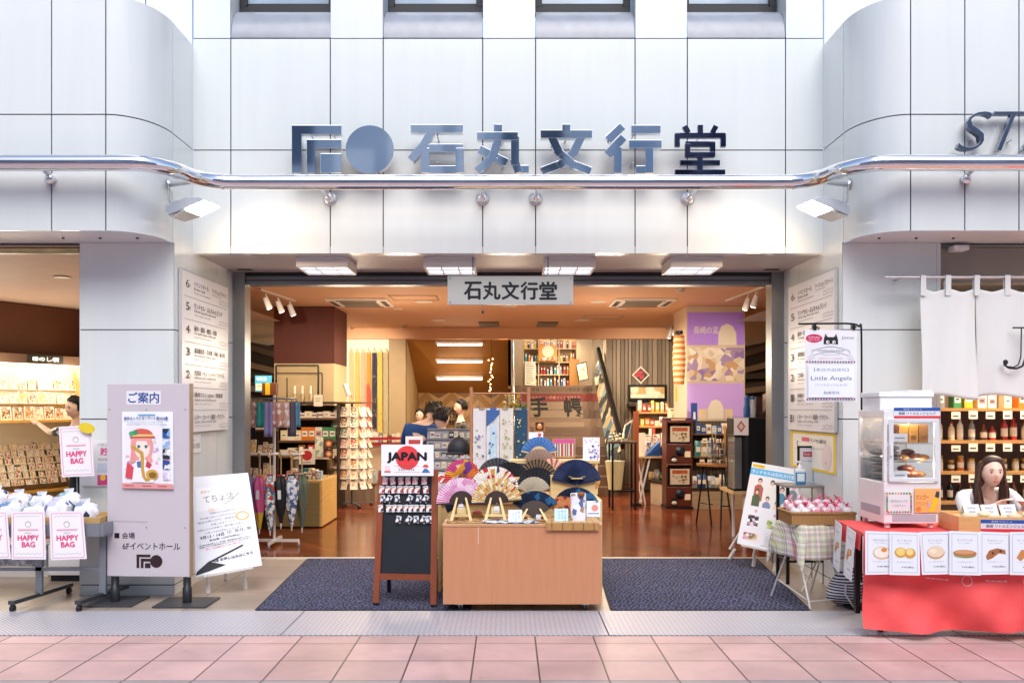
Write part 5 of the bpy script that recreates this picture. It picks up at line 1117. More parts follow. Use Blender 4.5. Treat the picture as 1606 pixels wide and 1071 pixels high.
for k in range(9): q.tube([base - Vector((0, 0, .9)), base + Vector((random.uniform(-.07, .07), 0, .16))], .003, mat('#8a7a3a', .6), 5)
part('stem', q, t)
# ================================================================ right part of the shop
BC = thing('bookcase', 'pale wooden bookcase full of stationery on the upstairs landing', 'bookcase', (1, 20, 2.02)); Yb = 20.0; zL = 2.018
x0, x1 = X(820, Yb), X(905, Yb); BW = wood('#c9a878', .4, 'X')
q = M(); q.box(x0, x1, Yb + .3, Yb + .33, zL, 3.3, BW); part('back_board', q, BC)
for z in (zL, 2.28, 2.56, 2.86): q = M(); q.box(x0, x1, Yb, Yb + .3, z, z + .025, BW); part('shelf', q, BC)
for x in (x0, x0 + .34, x0 + .8, x1 - .025): q = M(); q.box(x, x + .025, Yb - .002, Yb + .302, zL + .025, 3.3, BW); part('divider', q, BC)
random.seed(6)
for j, z in enumerate((zL + .026, 2.306, 2.586, 2.886)):
    row(f'on the {ORD[j]} shelf up of the upstairs bookcase', 'books on the upstairs bookcase', 'book', 16, (x0 + .03, Yb + .1, z), (x1 - .03, Yb + .1, z), .045, .16, .21, ['blue', 'cream', 'white', 'teal', 'yellow', 'grey', 'red', 'white', 'black', 'orange'], jit=1)
q = front(845, 541, 874, 566, 19.85).m; p = front(845, 541, 874, 566, 19.85); q = p.m; p.slab(q, .01, mat('#dd8f2f', .5)); p.ell(.5, .4, .32, None, ink('#f0d8b0')); p.rect(.1, .8, .9, .94, printed(['#c84a3a', '#f0e0c0', '#6a8a4a'], 20)); solo('shop_card', q, 'orange picture card at the top of the stairs', 'card')
p = front(823, 567, 840, 604, 19.8); q = p.m; p.slab(q, .006, paper('#cfc3a8')); random.seed(1)
for k in range(9): p.rect(.15, .08 + k * .1, random.uniform(.5, .88), .11 + k * .1, ink('#7d735f'))
solo('notice_sheet', q, 'narrow cream notice sheet at the left of the stair top', 'sheet')
q = M(); a = P(897, 602, 19.7); q.box(X(893, 19.7), X(908, 19.7), 19.7, 19.76, 2.02, Z(563, 19.7), mat('#9a6a2c', .6)); solo('board_panel', q, 'brown wooden panel standing behind the framed notice at the stair top', 'panel')
p = Panel(P(903, 571, 19.5), P(920, 567, 19.5), P(923, 595, 19.5), P(908, 598, 19.5)); q = M(); p.slab(q, .02, BLACKM); t = thing('framed_notice', 'tilted framed notice at the top right of the stairs', 'frame', p.at(.5, 1)); p.rect(.07, .05, .93, .95, paper('#d8ceb4')); p.text('手帳', .5, .4, .25, ink('#4a4238'), w=.6)
for k in range(4): p.rect(.2, .62 + k * .07, .8, .645 + k * .07, ink('#8a8070'))
part('frame', q, t); part('notice', p.m, t)
t = thing('stair_poster_wall', 'tall narrow board of notices beside the stair rail', 'notice board', P(948, 600, 19)); p = Panel(P(944, 540, 18.9), P(958, 536, 18.6), P(958, 618, 18.6), P(944, 612, 18.9)); q = M(); p.slab(q, .03, BLACKM); p.rect(.08, .02, .92, .98, mat('#b9ae96', .5)); p.rect(.2, .08, .8, .4, printed(['#6a6258', '#d8ceb8', '#8a8070', '#e6dcc8'], 16)); part('board', q, t); part('notice', p.m, t)
# slatted wall hangings
p = Panel(P(1005, 574, 18.1), P(1019, 588, 18.1), P(1005, 602, 18.1), P(991, 588, 18.1)); q = p.m; p.slab(q, .02, paper('#efe2cf')); p.rect(.1, .1, .9, .9, mat('#3f2a26', .5)); random.seed(8)
for k in range(16): a, b = random.uniform(.2, .8), random.uniform(.2, .8); p.line([(a, b), (min(.85, a + random.uniform(-.2, .25)), min(.85, b + random.uniform(-.2, .25)))], .04, ink('#c8384a'))
solo('diamond_plaque', q, 'white bordered diamond plaque in dark red on the slatted wall', 'plaque')
t = thing('framed_picture', 'wide black framed picture spotlit on the slatted wall', 'picture', P(1015, 628, 18)); p = front(985, 603, 1046, 628, 18.08); q = M(); p.frame(q, .05, .04, BLACKM); part('frame', q, t); p.rect(.03, .05, .97, .95, printed(['#f3e6cc', '#efdcb8', '#c9a468', '#f6eeda', '#d8b078', '#7a5a3a'], 7)); p.rect(.03, .6, .7, .95, paper('#f3e8d2')); part('picture', p.m, t)
q = M(); q.box(X(984, 18), X(1040, 18), 17.7, 18.12, Z(637, 18), Z(632, 18), mat('#3a2c22', .4)); solo('wall_shelf', q, 'thin dark wall shelf under the wide framed picture', 'shelf')
t = thing('lantern', 'tall orange and cream paper lantern hanging beside the purple poster column', 'lantern', P(1066, 600, 14.0)); q = M(); c = P(1065, 598, 14.0); L_ = []
for k in range(9): L_ += [(.075 + .02 * math.sin(math.pi * k / 8), -.01 + k * .09), (.088 + .02 * math.sin(math.pi * k / 8), .035 + k * .09)]
q.lathe(L_, c - Vector((0, 0, .04)), striped('#d8843a', '#efd8b0', 3.5, 'Z'), 16); part('shade', q, t); q = M(); q.lathe([(.06, 0), (.06, .05)], c + Vector((0, 0, .74)), BLACKM, 14); q.tube([c + Vector((0, 0, .79)), (c.x, c.y, 2.7), (c.x, 14.2, 2.7)], .008, BLACKM, 6); part('cap', q, t)
# high table with flowers
def table(name, lab, x0, x1, y0, y1, zt, top, leg, zf=.012, r=.014, rail=None, th=.03):
    t = thing(name, lab, 'table', ((x0 + x1) / 2, (y0 + y1) / 2, zf)); q = M(); q.box(x0, x1, y0, y1, zt - th, zt, top); part('top', q, t, .003)
    for x in (x0 + .03, x1 - .03):
        for y in (y0 + .03, y1 - .03): q = M(); q.box(x - r, x + r, y - r, y + r, zf, zt - th, leg); part('leg', q, t)
    if rail:
        q = M(); z = zf + rail
        for x in (x0 + .03, x1 - .03): q.box(x - r * .7, x + r * .7, y0 + .03 + r, y1 - .03 - r, z - r * .7, z + r * .7, leg)
        for y in (y0 + .03, y1 - .03): q.box(x0 + .03 + r, x1 - .03 - r, y - r * .7, y + r * .7, z - r * .7, z + r * .7, leg)
        part('rail', q, t)
    return t
table('high_table', 'slim black high table with flowers and picture frames near the stairs', X(958, 13.5), X(1000, 13.5), 13.5, 14.0, 1.045, mat('#4a3428', .4), BLACKM, rail=.28)
q = M(); c = Vector((X(966, 13.6), 13.6, 1.046)); random.seed(12)
for k in range(26): q.ball(c + Vector((random.uniform(-.09, .12), random.uniform(-.08, .08), random.uniform(.02, .12))), random.uniform(.014, .026), mat(random.choice(['#ece4d4', '#d9cfb8', '#a8b088', '#e6dcc8']), .6), 6, 4)
solo('flower_tray', q, 'low spread of white flowers on the black high table', 'flowers')
p = Panel(P(981, 666, 13.7), P(993, 658, 13.8), P(984, 690, 13.7), P(975, 692, 13.6)); q = p.m; p.slab(q, .02, paper('#d8cbb8')); p.rect(.12, .1, .88, .9, ink('#3a5a72')); solo('framed_photo', q, 'small tilted white framed picture on the black high table', 'frame')
q = M(); c = Vector((X(964, 13.8), 13.75, .30)); q.lathe([(.10, 0), (.15, .42), (.155, .44)], c, striped('#d8dc9a', '#e6e2c8', 9, 'Z'), 16); q.lathe([(.145, .42), (.10, .02)], c, mat('#b9b488', .6), 16); q.tube([(c.x - .22, 13.75, .72), (c.x + .22, 13.75, .72)], .008, BLACKM, 6) if False else None
solo('paper_basket', q, 'pale green woven basket under the black high table', 'basket')
t = thing('folding_screen', 'narrow reddish brown wooden panel standing at the right of the high table', 'panel', (X(998, 14), 14, .012)); q = M(); q.box(X(994, 14.1), X(1002, 14.1), 14.1, 14.16, .012, Z(645, 14.1), wood('#8a4420', .4, 'Z')); part('panel', q, t); q = M(); q.box(X(991, 14.1), X(1005, 14.1), 14.0, 14.26, .012, .05, BLACKM); part('foot', q, t)
# counter shelf behind: tiers with lit goods
t = thing('tiered_shelf', 'tiered pale wooden shelf of souvenir packs before the slatted wall', 'shelf', (3.0, 16, 0)); 
tiers = [(1000, 1052, 646, 16.6), (1003, 1058, 668, 16.3), (1003, 1052, 698, 16.0)]
q = M(); q.box(X(998, 16.7), X(1060, 16.7), 16.72, 16.76, .012, Z(632, 16.7), mat('#5a4636', .5)); part('back_board', q, t)
for x0, x1, py, Y in tiers: q = M(); q.box(X(x0, Y), X(x1, Y), Y, 16.715, Z(py, Y) - .03, Z(py, Y), wood('#c99a62', .4, 'X')); part('shelf', q, t)
for x in (998, 1059): q = M(); q.box(X(x, 16.7) - .015, X(x, 16.7) + .015, 16.0, 16.715, .012, Z(700, 16), wood('#8a6a48', .4, 'Z')); part('side_board', q, t)
for j, (x0, x1, py, Y) in enumerate(tiers): row(f'on the {["top", "middle", "lowest"][j]} tier before the slatted wall', 'souvenir packs on the tiered shelf', ['pouch', 'box', 'pouch'][j], 7, (X(x0 + 2, Y), Y + .1, Z(py, Y) + .001), (X(x1 - 2, Y), Y + .1, Z(py, Y) + .001), .075, .06, [.22, .17, .3][j], ['cream', 'orange', 'white', 'cream', 'red', 'yellow', 'white'], jit=1)
p = front(1047, 640, 1070, 663, 15.4, .04); q = p.m; p.slab(q, .006, paper('#efe4c8')); p.ell(.5, .55, .18, None, ink('#b0a04a')); p.rect(.2, .1, .8, .18, ink('#7a6a52')); solo('poster_card', q, 'cream card with a small green fruit beside the purple poster column', 'card')
q = M(); a = P(1068, 629, 15.0); q.box(a.x - .09, a.x + .07, 15.0, 15.05, a.z, a.z + .24, mat('#d8c02a', .5)); solo('yellow_bag', q, 'bright yellow packet on the shelf left of the purple poster column', 'packet')
# folding table with blue rack
t = thing('folding_table', 'white folding table with crossed legs holding a blue card rack', 'table', (2.3, 14.6, .012)); Yt_ = 14.2; q = M(); q.box(X(1000, Yt_), X(1042, Yt_), Yt_, Yt_ + .5, .755, .78, wood('#d8b880', .4, 'X')); part('top', q, t)
for y in (Yt_ + .05, Yt_ + .45):
    q = M(); q.bar((X(1003, Yt_), y, .012), (X(1020, Yt_), y, .755), .025, .02, WPLAST); part('leg', q, t); q = M(); q.bar((X(1013, Yt_), y + .021, .012), (X(1001, Yt_), y + .021, .755), .025, .02, WPLAST); part('leg', q, t)
q = M(); a, b = X(1013, Yt_ - .02), X(1037, Yt_ - .02); q.prism([(a, 14.25, .781), (b, 14.25, .781), (b, 14.25, 1.02)], (0, .25, 0), mat('#2a5fae', .4)); q.prism([(a + .02, 14.243, .80), (b - .02, 14.243, .82), (b - .02, 14.243, .90)], (0, .006, 0), mat('#1f4a90', .4)); solo('card_rack', q, 'blue wedge-shaped card rack on the white folding table', 'rack')
row('on the blue rack over the folding table', 'leaflets on the blue rack', 'card', 4, (a + .02, 14.55, .781), (b, 14.55, .781), .085, .04, .34, ['white', 'blue', 'white', 'orange'])
q = M(); q.box(X(1003, 14.3), X(1013, 14.3), 14.35, 14.40, .781, 1.15, paper('#efe6d6')); solo('leaflet_stand', q, 'upright white leaflet holder at the left end of the folding table', 'holder')
t = thing('display_plinth', 'low pale plinth with dark top and bagged goods left of the capsule machines', 'plinth', (2.4, 14.7, .012)); q = M(); q.prism([(X(1022, 14.3), 14.4, .012), (X(1043, 14.05), 14.05, .012), (X(1062, 14.3), 14.5, .012), (X(1034, 14.9), 15.1, .012)], (0, 0, .34), mat('#c9b79c', .5)); part('base', q, t); q = M(); q.prism([(X(1021, 14.3), 14.39, .352), (X(1043, 14.03), 14.03, .352), (X(1063, 14.3), 14.51, .352), (X(1034, 14.9), 15.12, .352)], (0, 0, .03), mat('#33271f', .4)); part('top', q, t)
row('on the low plinth by the capsule machines', 'bagged goods on the low plinth', 'pouch', 5, (X(1022, 14.5), 14.65, .383), (X(1040, 14.5), 14.5, .383), .09, .07, .17, ['cream', 'yellow', 'pale blue', 'white', 'green'])
# capsule toy machines
def capsule(z, lab):
    xm = X(1063, 13.75); y = 13.62; t = thing('capsule_machine', lab, 'capsule machine', (xm, y + .2, z), 0, 'capsule toy machines'); w = .20; BRN = mat('#5a2a1c', .35, var=.06)
    q = M(); q.box(xm - w, xm + w, y, y + .4, z, z + .30, BRN); q.box(xm - w, xm - w + .02, y, y + .4, z + .3, z + .62, BRN); q.box(xm + w - .02, xm + w, y, y + .4, z + .3, z + .62, BRN); q.box(xm - w + .02, xm + w - .02, y + .36, y + .4, z + .3, z + .62, BRN); q.box(xm - w, xm + w, y, y + .4, z + .62, z + .65, BRN); part('body', q, t, .006)
    q = M(); q.box(xm - w + .022, xm + w - .022, y - .01, y + .0, z + .31, z + .60, GLASS); part('window', q, t)
    p = Panel((xm - .13, y + .05, z + .57), (xm + .165, y + .05, z + .57), (xm + .165, y + .05, z + .33), (xm - .13, y + .05, z + .33)); p.slab(p.m, .004, paper('#efe2cc')); p.rect(.1, .08, .9, .32, ink('#c8603a')); random.seed(3)
    for k in range(16): p.ell(random.uniform(.12, .88), random.uniform(.45, .9), .07, None, ink(random.choice(['#d8a888', '#8a4a2c', '#f0e0cc', '#c9b09a', '#6a8a5a'])), 10)
    part('picture_sheet', p.m, t)
    q = M(); q.lathe([(.075, 0), (.075, .012), (.03, .03), (.03, .045)], (xm + .01, y, z + .19), mat('#22283f', .3), 20, Matrix.Rotation(R(90), 4, 'X')); q.bar((xm - .05, y - .045, z + .19), (xm + .07, y - .045, z + .19), .014, .014, BLACK); part('crank', q, t)
    q = M(); q.lathe([(.06, 0), (.06, .012)], (xm - .08, y, z + .07), BLACK, 18, Matrix.Rotation(R(90), 4, 'X')); q.ball((xm - .08, y - .01, z + .055), (.045, .02, .03), mat('#c9c4b8', .3), 10, 6); part('outlet', q, t)
    q = M(); q.box(xm + .08, xm + .17, y - .003, y, z + .1, z + .19, paper('#efe2cc')); part('price_label', q, t)
    return t
CM = capsule(.052, 'lower brown capsule machine, standing near the floor'); capsule(.704, 'upper brown capsule machine, stacked on another one')
q = M(); xm = X(1063, 13.75); q.box(xm - .21, xm + .21, 13.6, 14.04, .012, .05, BLACK); part('base_plate', q, CM)
q = M(); q.box(xm - .2, xm + .2, 13.66, 14.0, 1.355, 1.40, mat('#4a2030', .4)); q.poly([(xm - .12, 13.659, 1.365), (xm + .1, 13.659, 1.365), (xm + .1, 13.659, 1.39), (xm - .12, 13.659, 1.39)], ink('#e0b8a0')); solo('machine_topper', q, 'dark red header tray on the upper capsule machine', 'header')
# goods board on the column
t = thing('goods_board', 'dark slatted goods board with hooks at the foot of the beige column', 'display board', (X(1122, 13.9), 13.9, 0)); x0, x1 = X(1086, 13.9), X(1165, 13.9); q = M(); q.box(x0, x1, 14.0, 14.06, .33, Z(660, 14), mat('#4a3c33', .5))
xx = x0 + .02
while xx < x1 - .03: q.box(xx, xx + .03, 13.985, 14.0, .33, Z(662, 14), mat('#5a4a3e', .5)); xx += .055
part('back_board', q, t)
for py in (680, 716): q = M(); q.box(x0, x1, 13.72, 13.984, Z(py, 13.75) - .02, Z(py, 13.75), wood('#7a5a40', .4, 'X')); part('shelf', q, t)
row('on the upper shelf of the goods board', 'packs on the goods board', 'box', 9, (x0 + .03, 13.84, Z(680, 13.75) + .001), (x1 - .02, 13.84, Z(680, 13.75) + .001), .072, .08, .16, ['blue', 'blue', 'white', 'pale blue', 'blue', 'white', 'yellow', 'yellow', 'black'])
row('hung below the upper shelf of the goods board', 'price tags on the goods board', 'tag', 6, (x0 + .1, 13.715, Z(694, 13.7)), (x1 - .05, 13.715, Z(694, 13.7)), .075, 0, .075, ['white'], noun='square price tag')
row('on the lower shelf of the goods board', 'pouches on the goods board', 'pouch', 4, (x0 + .02, 13.84, Z(716, 13.75) + .001), (X(1130, 13.8), 13.84, Z(716, 13.75) + .001), .11, .06, .24, ['teal', 'cream', 'pale blue', 'white'])
row('hung below the lower shelf of the goods board', 'price tags under the lower shelf', 'tag', 3, (x0 + .05, 13.715, Z(728, 13.7)), (X(1130, 13.8), 13.715, Z(728, 13.7)), .075, 0, .075, ['white'], noun='square price tag')
t = thing('display_plinth', 'long low plinth with wooden front under the goods board', 'plinth', (3.2, 13.9, .012)); q = M(); q.box(X(1085, 13.6), X(1180, 13.6), 13.62, 14.15, .012, .30, wood('#a8967c', .4, 'X')); part('base', q, t); q = M(); q.box(X(1084, 13.6), X(1181, 13.6), 13.6, 14.16, .30, .33, mat('#2c211a', .4)); part('top', q, t)
row('on the long low plinth under the goods board', 'packs on the long plinth', 'pouch', 11, (X(1087, 13.7), 13.75, .331), (X(1165, 13.7), 13.75, .331), .085, .07, .2, ['white', 'blue', 'blue', 'white', 'pale blue', 'cream', 'white', 'green', 'white', 'grey', 'orange'], jit=0)
q = M(); c = P(1088, 660, 13.9); q.box(c.x - .045, c.x + .045, 13.85, 13.9, c.z, c.z + .28, mat('#24499c', .4)); q.poly([(c.x - .02, 13.848, c.z + .03), (c.x + .02, 13.848, c.z + .03), (c.x + .014, 13.848, c.z + .14), (c.x - .014, 13.848, c.z + .14)], paper()); solo('upright_pack', q, 'tall blue pack standing before the lilac poster', 'pack')
# bar table with clear drawers and chalk menu
BT = thing('bar_table', 'wooden topped bar table on thin black slanted legs right of the shop floor', 'table', (X(1134, 11.8), 11.8, .012)); x0, x1 = X(1102, 11.5), X(1168, 11.5); q = M(); q.prism([(x0, 11.75, .79), (x0 + .02, 11.98, .79), (x1, 11.98, .79), (x1, 11.45, .79), (x0 + .2, 11.55, .79)], (0, 0, .03), wood('#b07a42', .3, 'X')); part('top', q, BT, .003)
for (a, b, c, d) in ((1109, 11.8, 1101, 11.95), (1111, 11.75, 1116, 11.6), (1133, 11.6, 1123, 11.35), (1135, 11.6, 1140, 11.3)): q = M(); q.tube([(X(a, 11.6), b, .79), (X(c, 11.6), d, .012)], .012, BLACKM, 8); part('leg', q, BT)
q = M(); q.tube([(X(1104, 11.6), 11.88, .30), (X(1118, 11.6), 11.62, .30)], .008, BLACKM, 6); q.tube([(X(1126, 11.6), 11.42, .30), (X(1139, 11.6), 11.4, .30)], .008, BLACKM, 6); part('brace', q, BT)
t = thing('clear_drawer', 'clear plastic box of pens on the bar table', 'box', (X(1127, 11.7), 11.7, .822)); a, b = X(1117, 11.65), X(1138, 11.65); q = M(); q.box(a, b, 11.65, 11.85, .822, 1.08, GLASS); part('case', q, t); q = M(); random.seed(5)
for k in range(14): x = a + .01 + random.random() * (b - a - .02); q.tube([(x, 11.68 + random.random() * .12, .83), (x + random.uniform(-.02, .02), 11.75, .98 + random.random() * .25)], .006, mat(random.choice(['#c9c4bc', '#3d6a9a', '#b8503f', '#d8b04a', '#2a2a30']), .4), 6)
part('pens', q, t)
for k in range(3): q = M(); q.box(a + .004, b - .004, 11.66, 11.84, .87 + k * .07, .874 + k * .07, mat('#cfc8bc', .3)); part('tray', q, t)
p = front(1138, 715, 1154, 738, 11.55, .05); q = p.m; p.slab(q, .004, printed(['#6a8ab8', '#d8b04a', '#4a7a5a', '#e6dcc8', '#3a3a44'], 24)); solo('picture_book', q, 'bright landscape picture book lying open on the bar table', 'book')
t = thing('chalk_menu', 'small wooden framed chalkboard with Jimo chalk writing', 'chalkboard', P(1146, 738, 11.8)); p = Panel(P(1139, 671, 11.95), P(1157, 673, 11.95), P(1154, 727, 11.75), P(1139, 720, 11.75)); q = M(); p.slab(q, .02, BLACK); part('board', q, t); q = M(); q.bar(P(1137, 668, 11.94), P(1137, 728, 11.72), .03, .03, wood('#c08a48', .4, 'Z')); part('frame', q, t); p.text('Jimo', .5, .12, .12, paper(), w=.7); p.text('雑貨', .5, .38, .16, ink('#d88a9a'), w=.5); p.line([(.3, .6), (.5, .72), (.75, .58)], .02, ink('#c84a5a')); p.line([(.4, .8), (.7, .92)], .02, paper()); part('chalk_writing', p.m, t)
# black showcase by the door post
BS = thing('showcase', 'black round-cornered showcase with glass front beside the right door post', 'showcase', (2.85, 10.6, .012)); y0 = 10.2; a, b, e = X(1153, y0), X(1172, y0), X(1212, y0); zt, zb = Z(655, y0), Z(770, y0)
q = M(); q.prism([(b, y0, zb), (e, y0, zb), (e, y0 + .6, zb), (a + .05, y0 + .6, zb), (a + .05, y0 + .35, zb), (b - .05, y0 + .06, zb)], (0, 0, zt - zb), BLACK); part('body', q, BS, .012)
q = M(); q.prism([(a, y0 + .02, zb + .02), (b - .052, y0 + .04, zb + .02), (b - .052, y0 + .04, zt - .22), (a, y0 + .02, zt - .22)], (0, .3, 0), mat('#6f7276', .1, var=.2, coat=.6)); part('glass_door', q, BS); q = M()
for z in (zb + .005, zt - .22): q.box(a - .01, b - .055, y0 + .005, y0 + .35, z, z + .02, BLACKM)
part('door_frame', q, BS)
p = Panel((a - .0, y0 + .06, zt + .0), (b + .01, y0 - .012, zt), (b + .01, y0 - .012, zt - .20), (a, y0 + .06, zt - .20)); p.slab(p.m, .01, paper('#efe6e4')); p.poly([(.5, .15), (.8, .5), (.5, .85), (.2, .5)], ink('#b86a6a')); p.poly([(.5, .3), (.68, .5), (.5, .7), (.32, .5)], ink('#e6c8b8')); part('label', p.m, BS)
q = M()
for x in (b - .02, e - .03):
    for y in (y0 + .05, y0 + .55): q.box(x - .015, x + .015, y - .015, y + .015, .012, zb, WPLAST)
q.box(a - .03, e, y0 - .02, y0 + .62, zb - .035, zb - .001, wood('#d8b884', .4, 'X')); part('stand', q, BS)
for i, (px, c, h, nm, sh) in enumerate(((1171, '#2a5a9a', .22, 'blue bottle-shaped pack', 0), (1180, '#dfe4ea', .21, 'white figure-shaped pack with blue lid', 1), (1190, '#4a2c30', .24, 'dark plum carton', 2))):
    q = M(); x = X(px, 10.45)
    if i < 2: q.lathe([(.036, 0), (.042, .1), (.03, .15), (.03, h)], (x, 10.45, zt + .002), mat(c, .4), 14); q.lathe([(.031, h), (.034, h + .02), (.01, h + .04)], (x, 10.45, zt + .002), mat('#2f6aa8', .4), 12)
    else: q.box(x - .035, x + .035, 10.42, 10.48, zt + .001, zt + h, mat(c, .4))
    solo('display_pack', q, nm + ' on top of the black showcase', 'pack')
p = Panel(P(1196, 618, 10.5), P(1207, 612, 10.5), P(1206, 640, 10.45), P(1192, 652, 10.45)); q = p.m; p.slab(q, .012, wood('#a87a48', .4, 'Z')); p.rect(.1, .06, .95, .9, paper('#efe2cc')); p.rect(.3, .3, .7, .6, ink('#b8887a')); solo('display_card', q, 'leaning cream card on the right end of the black showcase', 'card')
# ================================================================ fan display on the street
PLY = wood('#cb8d66', .45, 'Z', .8, .12); BEE = wood('#dcc088', .45, 'X', 1, .15)
FBX = thing('display_box', 'plywood display box on casters in the doorway, folding fans set out on its top', 'display box', (.1, 7.1, 0)); x0, x1, y0, y1, zb, zt = -.497, .710, 6.80, 7.44, .062, .652
q = M(); q.box(x0, x1, y0, y0 + .02, zb, zt, PLY); q.box(x0, x0 + .02, y0 + .02, y1, zb, zt, PLY); q.box(x1 - .02, x1, y0 + .02, y1, zb, zt, PLY); q.box(x0 + .02, x1 - .02, y1 - .02, y1, zb, zt, PLY); q.box(x0 + .02, x1 - .02, y0 + .02, y1 - .02, zb, zb + .02, PLY); part('side_panel', q, FBX, .003)
q = M(); q.box(x0 - .004, x1 + .004, y0 - .004, y1, zt, zt + .022, wood('#c99a6e', .4, 'X', 1, .15)); part('top', q, FBX, .003)
for x in (x0 + .12, x1 - .12):
    for y in (y0 + .07, y1 - .07):
        q = M(); q.box(x - .03, x + .03, y - .03, y + .03, .052, .062, STEEL); q.lathe([(.024, -.011), (.026, -.008), (.026, .008), (.024, .011)], (x + .012, y, .030), mat('#2b2d33', .4), 16, Matrix.Rotation(R(90), 4, 'Y')); q.prism([(x - .004, y - .02, .052), (x - .004, y + .02, .052), (x - .004, y + .01, .026), (x - .004, y - .01, .026)], (.03, 0, 0), STEEL); part('caster', q, FBX)
q = M(); q.bar((x0 + .27, y0 - .003, zt - .13), (x0 + .27, y0 - .003, zt), .004, .002, ink('#e6dcd0')); part('tape', q, FBX)
TT = zt + .023
SB = thing('step_table', 'pale beech step table behind the plywood fan box', 'table', (.1, 7.9, 0)); q = M(); q.box(-.59, .79, 7.5, 8.3, .75, .78, BEE); part('top', q, SB, .003)
for x in (-.59, .765): q = M(); q.box(x, x + .025, 7.5, 8.3, .016, .75, BEE); part('side_panel', q, SB)
q = M(); q.box(-.565, .765, 7.53, 7.55, .1, .75, wood('#cdb27c', .45, 'X')); part('front_panel', q, SB)
q = M(); q.box(-.52, .3, 7.72, 7.95, .93, .955, BEE); q.box(-.5, -.475, 7.73, 7.94, .78, .93, BEE); q.box(.255, .28, 7.73, 7.94, .78, .93, BEE); part('riser', q, SB)
q = M(); q.box(.02, .82, 8.0, 8.3, 1.06, 1.085, BEE); q.box(.03, .055, 8.01, 8.29, .78, 1.06, BEE); q.box(.78, .805, 8.01, 8.29, .78, 1.06, BEE); part('high_riser', q, SB)
q = M(); q.box(.36, .74, 7.58, 7.75, .78, .98, BEE); part('block_riser', q, SB)
q = M(); rng = random.Random(3)
for k in range(40): # cloth runner
    pass
q.grid(lambda u, v: Vector((x0 + .02 + u * 1.15, 6.83 + v * .4, TT + .002 + .003 * math.sin(u * 60) * math.sin(v * 20))), 60, 12, printed(['#b88a5a', '#8a5a34', '#d8b07a', '#a8703f', '#c99a62', '#7a4a2c'], 40)); solo('table_runner', q, 'brown patterned cloth runner along the top of the fan box', 'cloth')
q = M()
for k in range(9): q.box(.29 + k * .045, .332 + k * .045, 6.775, 7.1, TT + .006, TT + .011, wood('#c9a26a', .5, 'Y'))
q.box(.29, .692, 6.772, 6.776, TT - .045, TT + .011, wood('#b88a52', .5, 'X'))
for k in range(5): q.box(.33 + k * .08, .334 + k * .08, 6.769, 6.772, TT - .045, TT + .01, mat('#6a4628', .6))
solo('bamboo_mat', q, 'slatted bamboo mat hanging over the right front edge of the fan box', 'mat')
q = M(); q.grid(lambda u, v: Vector((-.22 + u * .4 + .05 * (1 - v), 6.81 + v * .22, TT + .006 + .004 * math.sin(u * 30 + v * 9))), 30, 8, printed(['#e4e8ee', '#8fa6c8', '#dfe4ec', '#4f6fa0', '#f0f0f2'], 30)); solo('folded_cloth', q, 'white and blue patterned cloth under the middle fan stand', 'cloth')
def fan(lab, px, py, Y, R_out, r_in, a0, a1, leaf, ribc='#5a4634', n=26, tilt=.10, ring=None, stand=None, base=None):
    """open folding fan: pleated leaf, sticks meeting at a rivet; px,py is the rivet"""
    c = P(px, py, Y); t = thing('folding_fan', lab, 'fan', c, 0, 'open folding fans on the display'); rm = wood(ribc, .4, 'Z', 3)
    def pt(r, a, d): return Vector((c.x + r * math.cos(a), Y + d + r * math.sin(a) * tilt, c.z + r * math.sin(a)))
    aa = [R(a0 + (a1 - a0) * i / (2 * n)) for i in range(2 * n + 1)]
    q = M(); leaf = leaf if isinstance(leaf, list) else [leaf]
    lm = [l if not isinstance(l, str) else mat(l, .6, var=.05) for l in leaf]; nb = len(lm) if ring else 1
    for i in range(2 * n):
        for b in range(nb):
            ra, rb = r_in + (R_out - r_in) * b / nb, r_in + (R_out - r_in) * (b + 1) / nb
            m_ = lm[b] if ring else lm[(i // 2) % len(lm)]
            d0, d1 = (.006 if i % 2 else -.002), (-.002 if i % 2 else .006)
            q.add([pt(ra, aa[i], d0), pt(ra, aa[i + 1], d1), pt(rb, aa[i + 1], d1), pt(rb, aa[i], d0)], [(0, 1, 2, 3)], m_)
    part('leaf', q, t, solid=.0012)
    q = M()
    for i in range(0, 2 * n + 1, 2):
        a = aa[i]; w = .0045; o = Vector((-math.sin(a), 0, math.cos(a))) * w; b0, b1 = pt(.006, a, .009 + .0002 * i), pt(r_in + (R_out - r_in) * .9, a, .009); q.add([b0 - o * .6, b0 + o * .6, b1 + o, b1 - o], [(0, 1, 2, 3)], rm); e0, e1 = pt(.004, a, -.006), pt(r_in * 1.05, a, -.006); q.add([e0 - o * .7, e0 + o * .7, e1 + o * 1.25, e1 - o * 1.25], [(0, 1, 2, 3)], rm)
    part('sticks', q, t, solid=.0014)
    for a in (aa[0], aa[-1]): q = M(); q.bar(pt(-.01, a, -.01), pt(R_out * 1.0, a, -.010), .012, .004, rm, (0, 1, 0)); part('guard', q, t)
    q = M(); q.lathe([(.006, -.002), (.006, .002)], c + Vector((0, -.013, 0)), STEEL, 10, Matrix.Rotation(R(90), 4, 'X')); part('rivet', q, t)
    return t
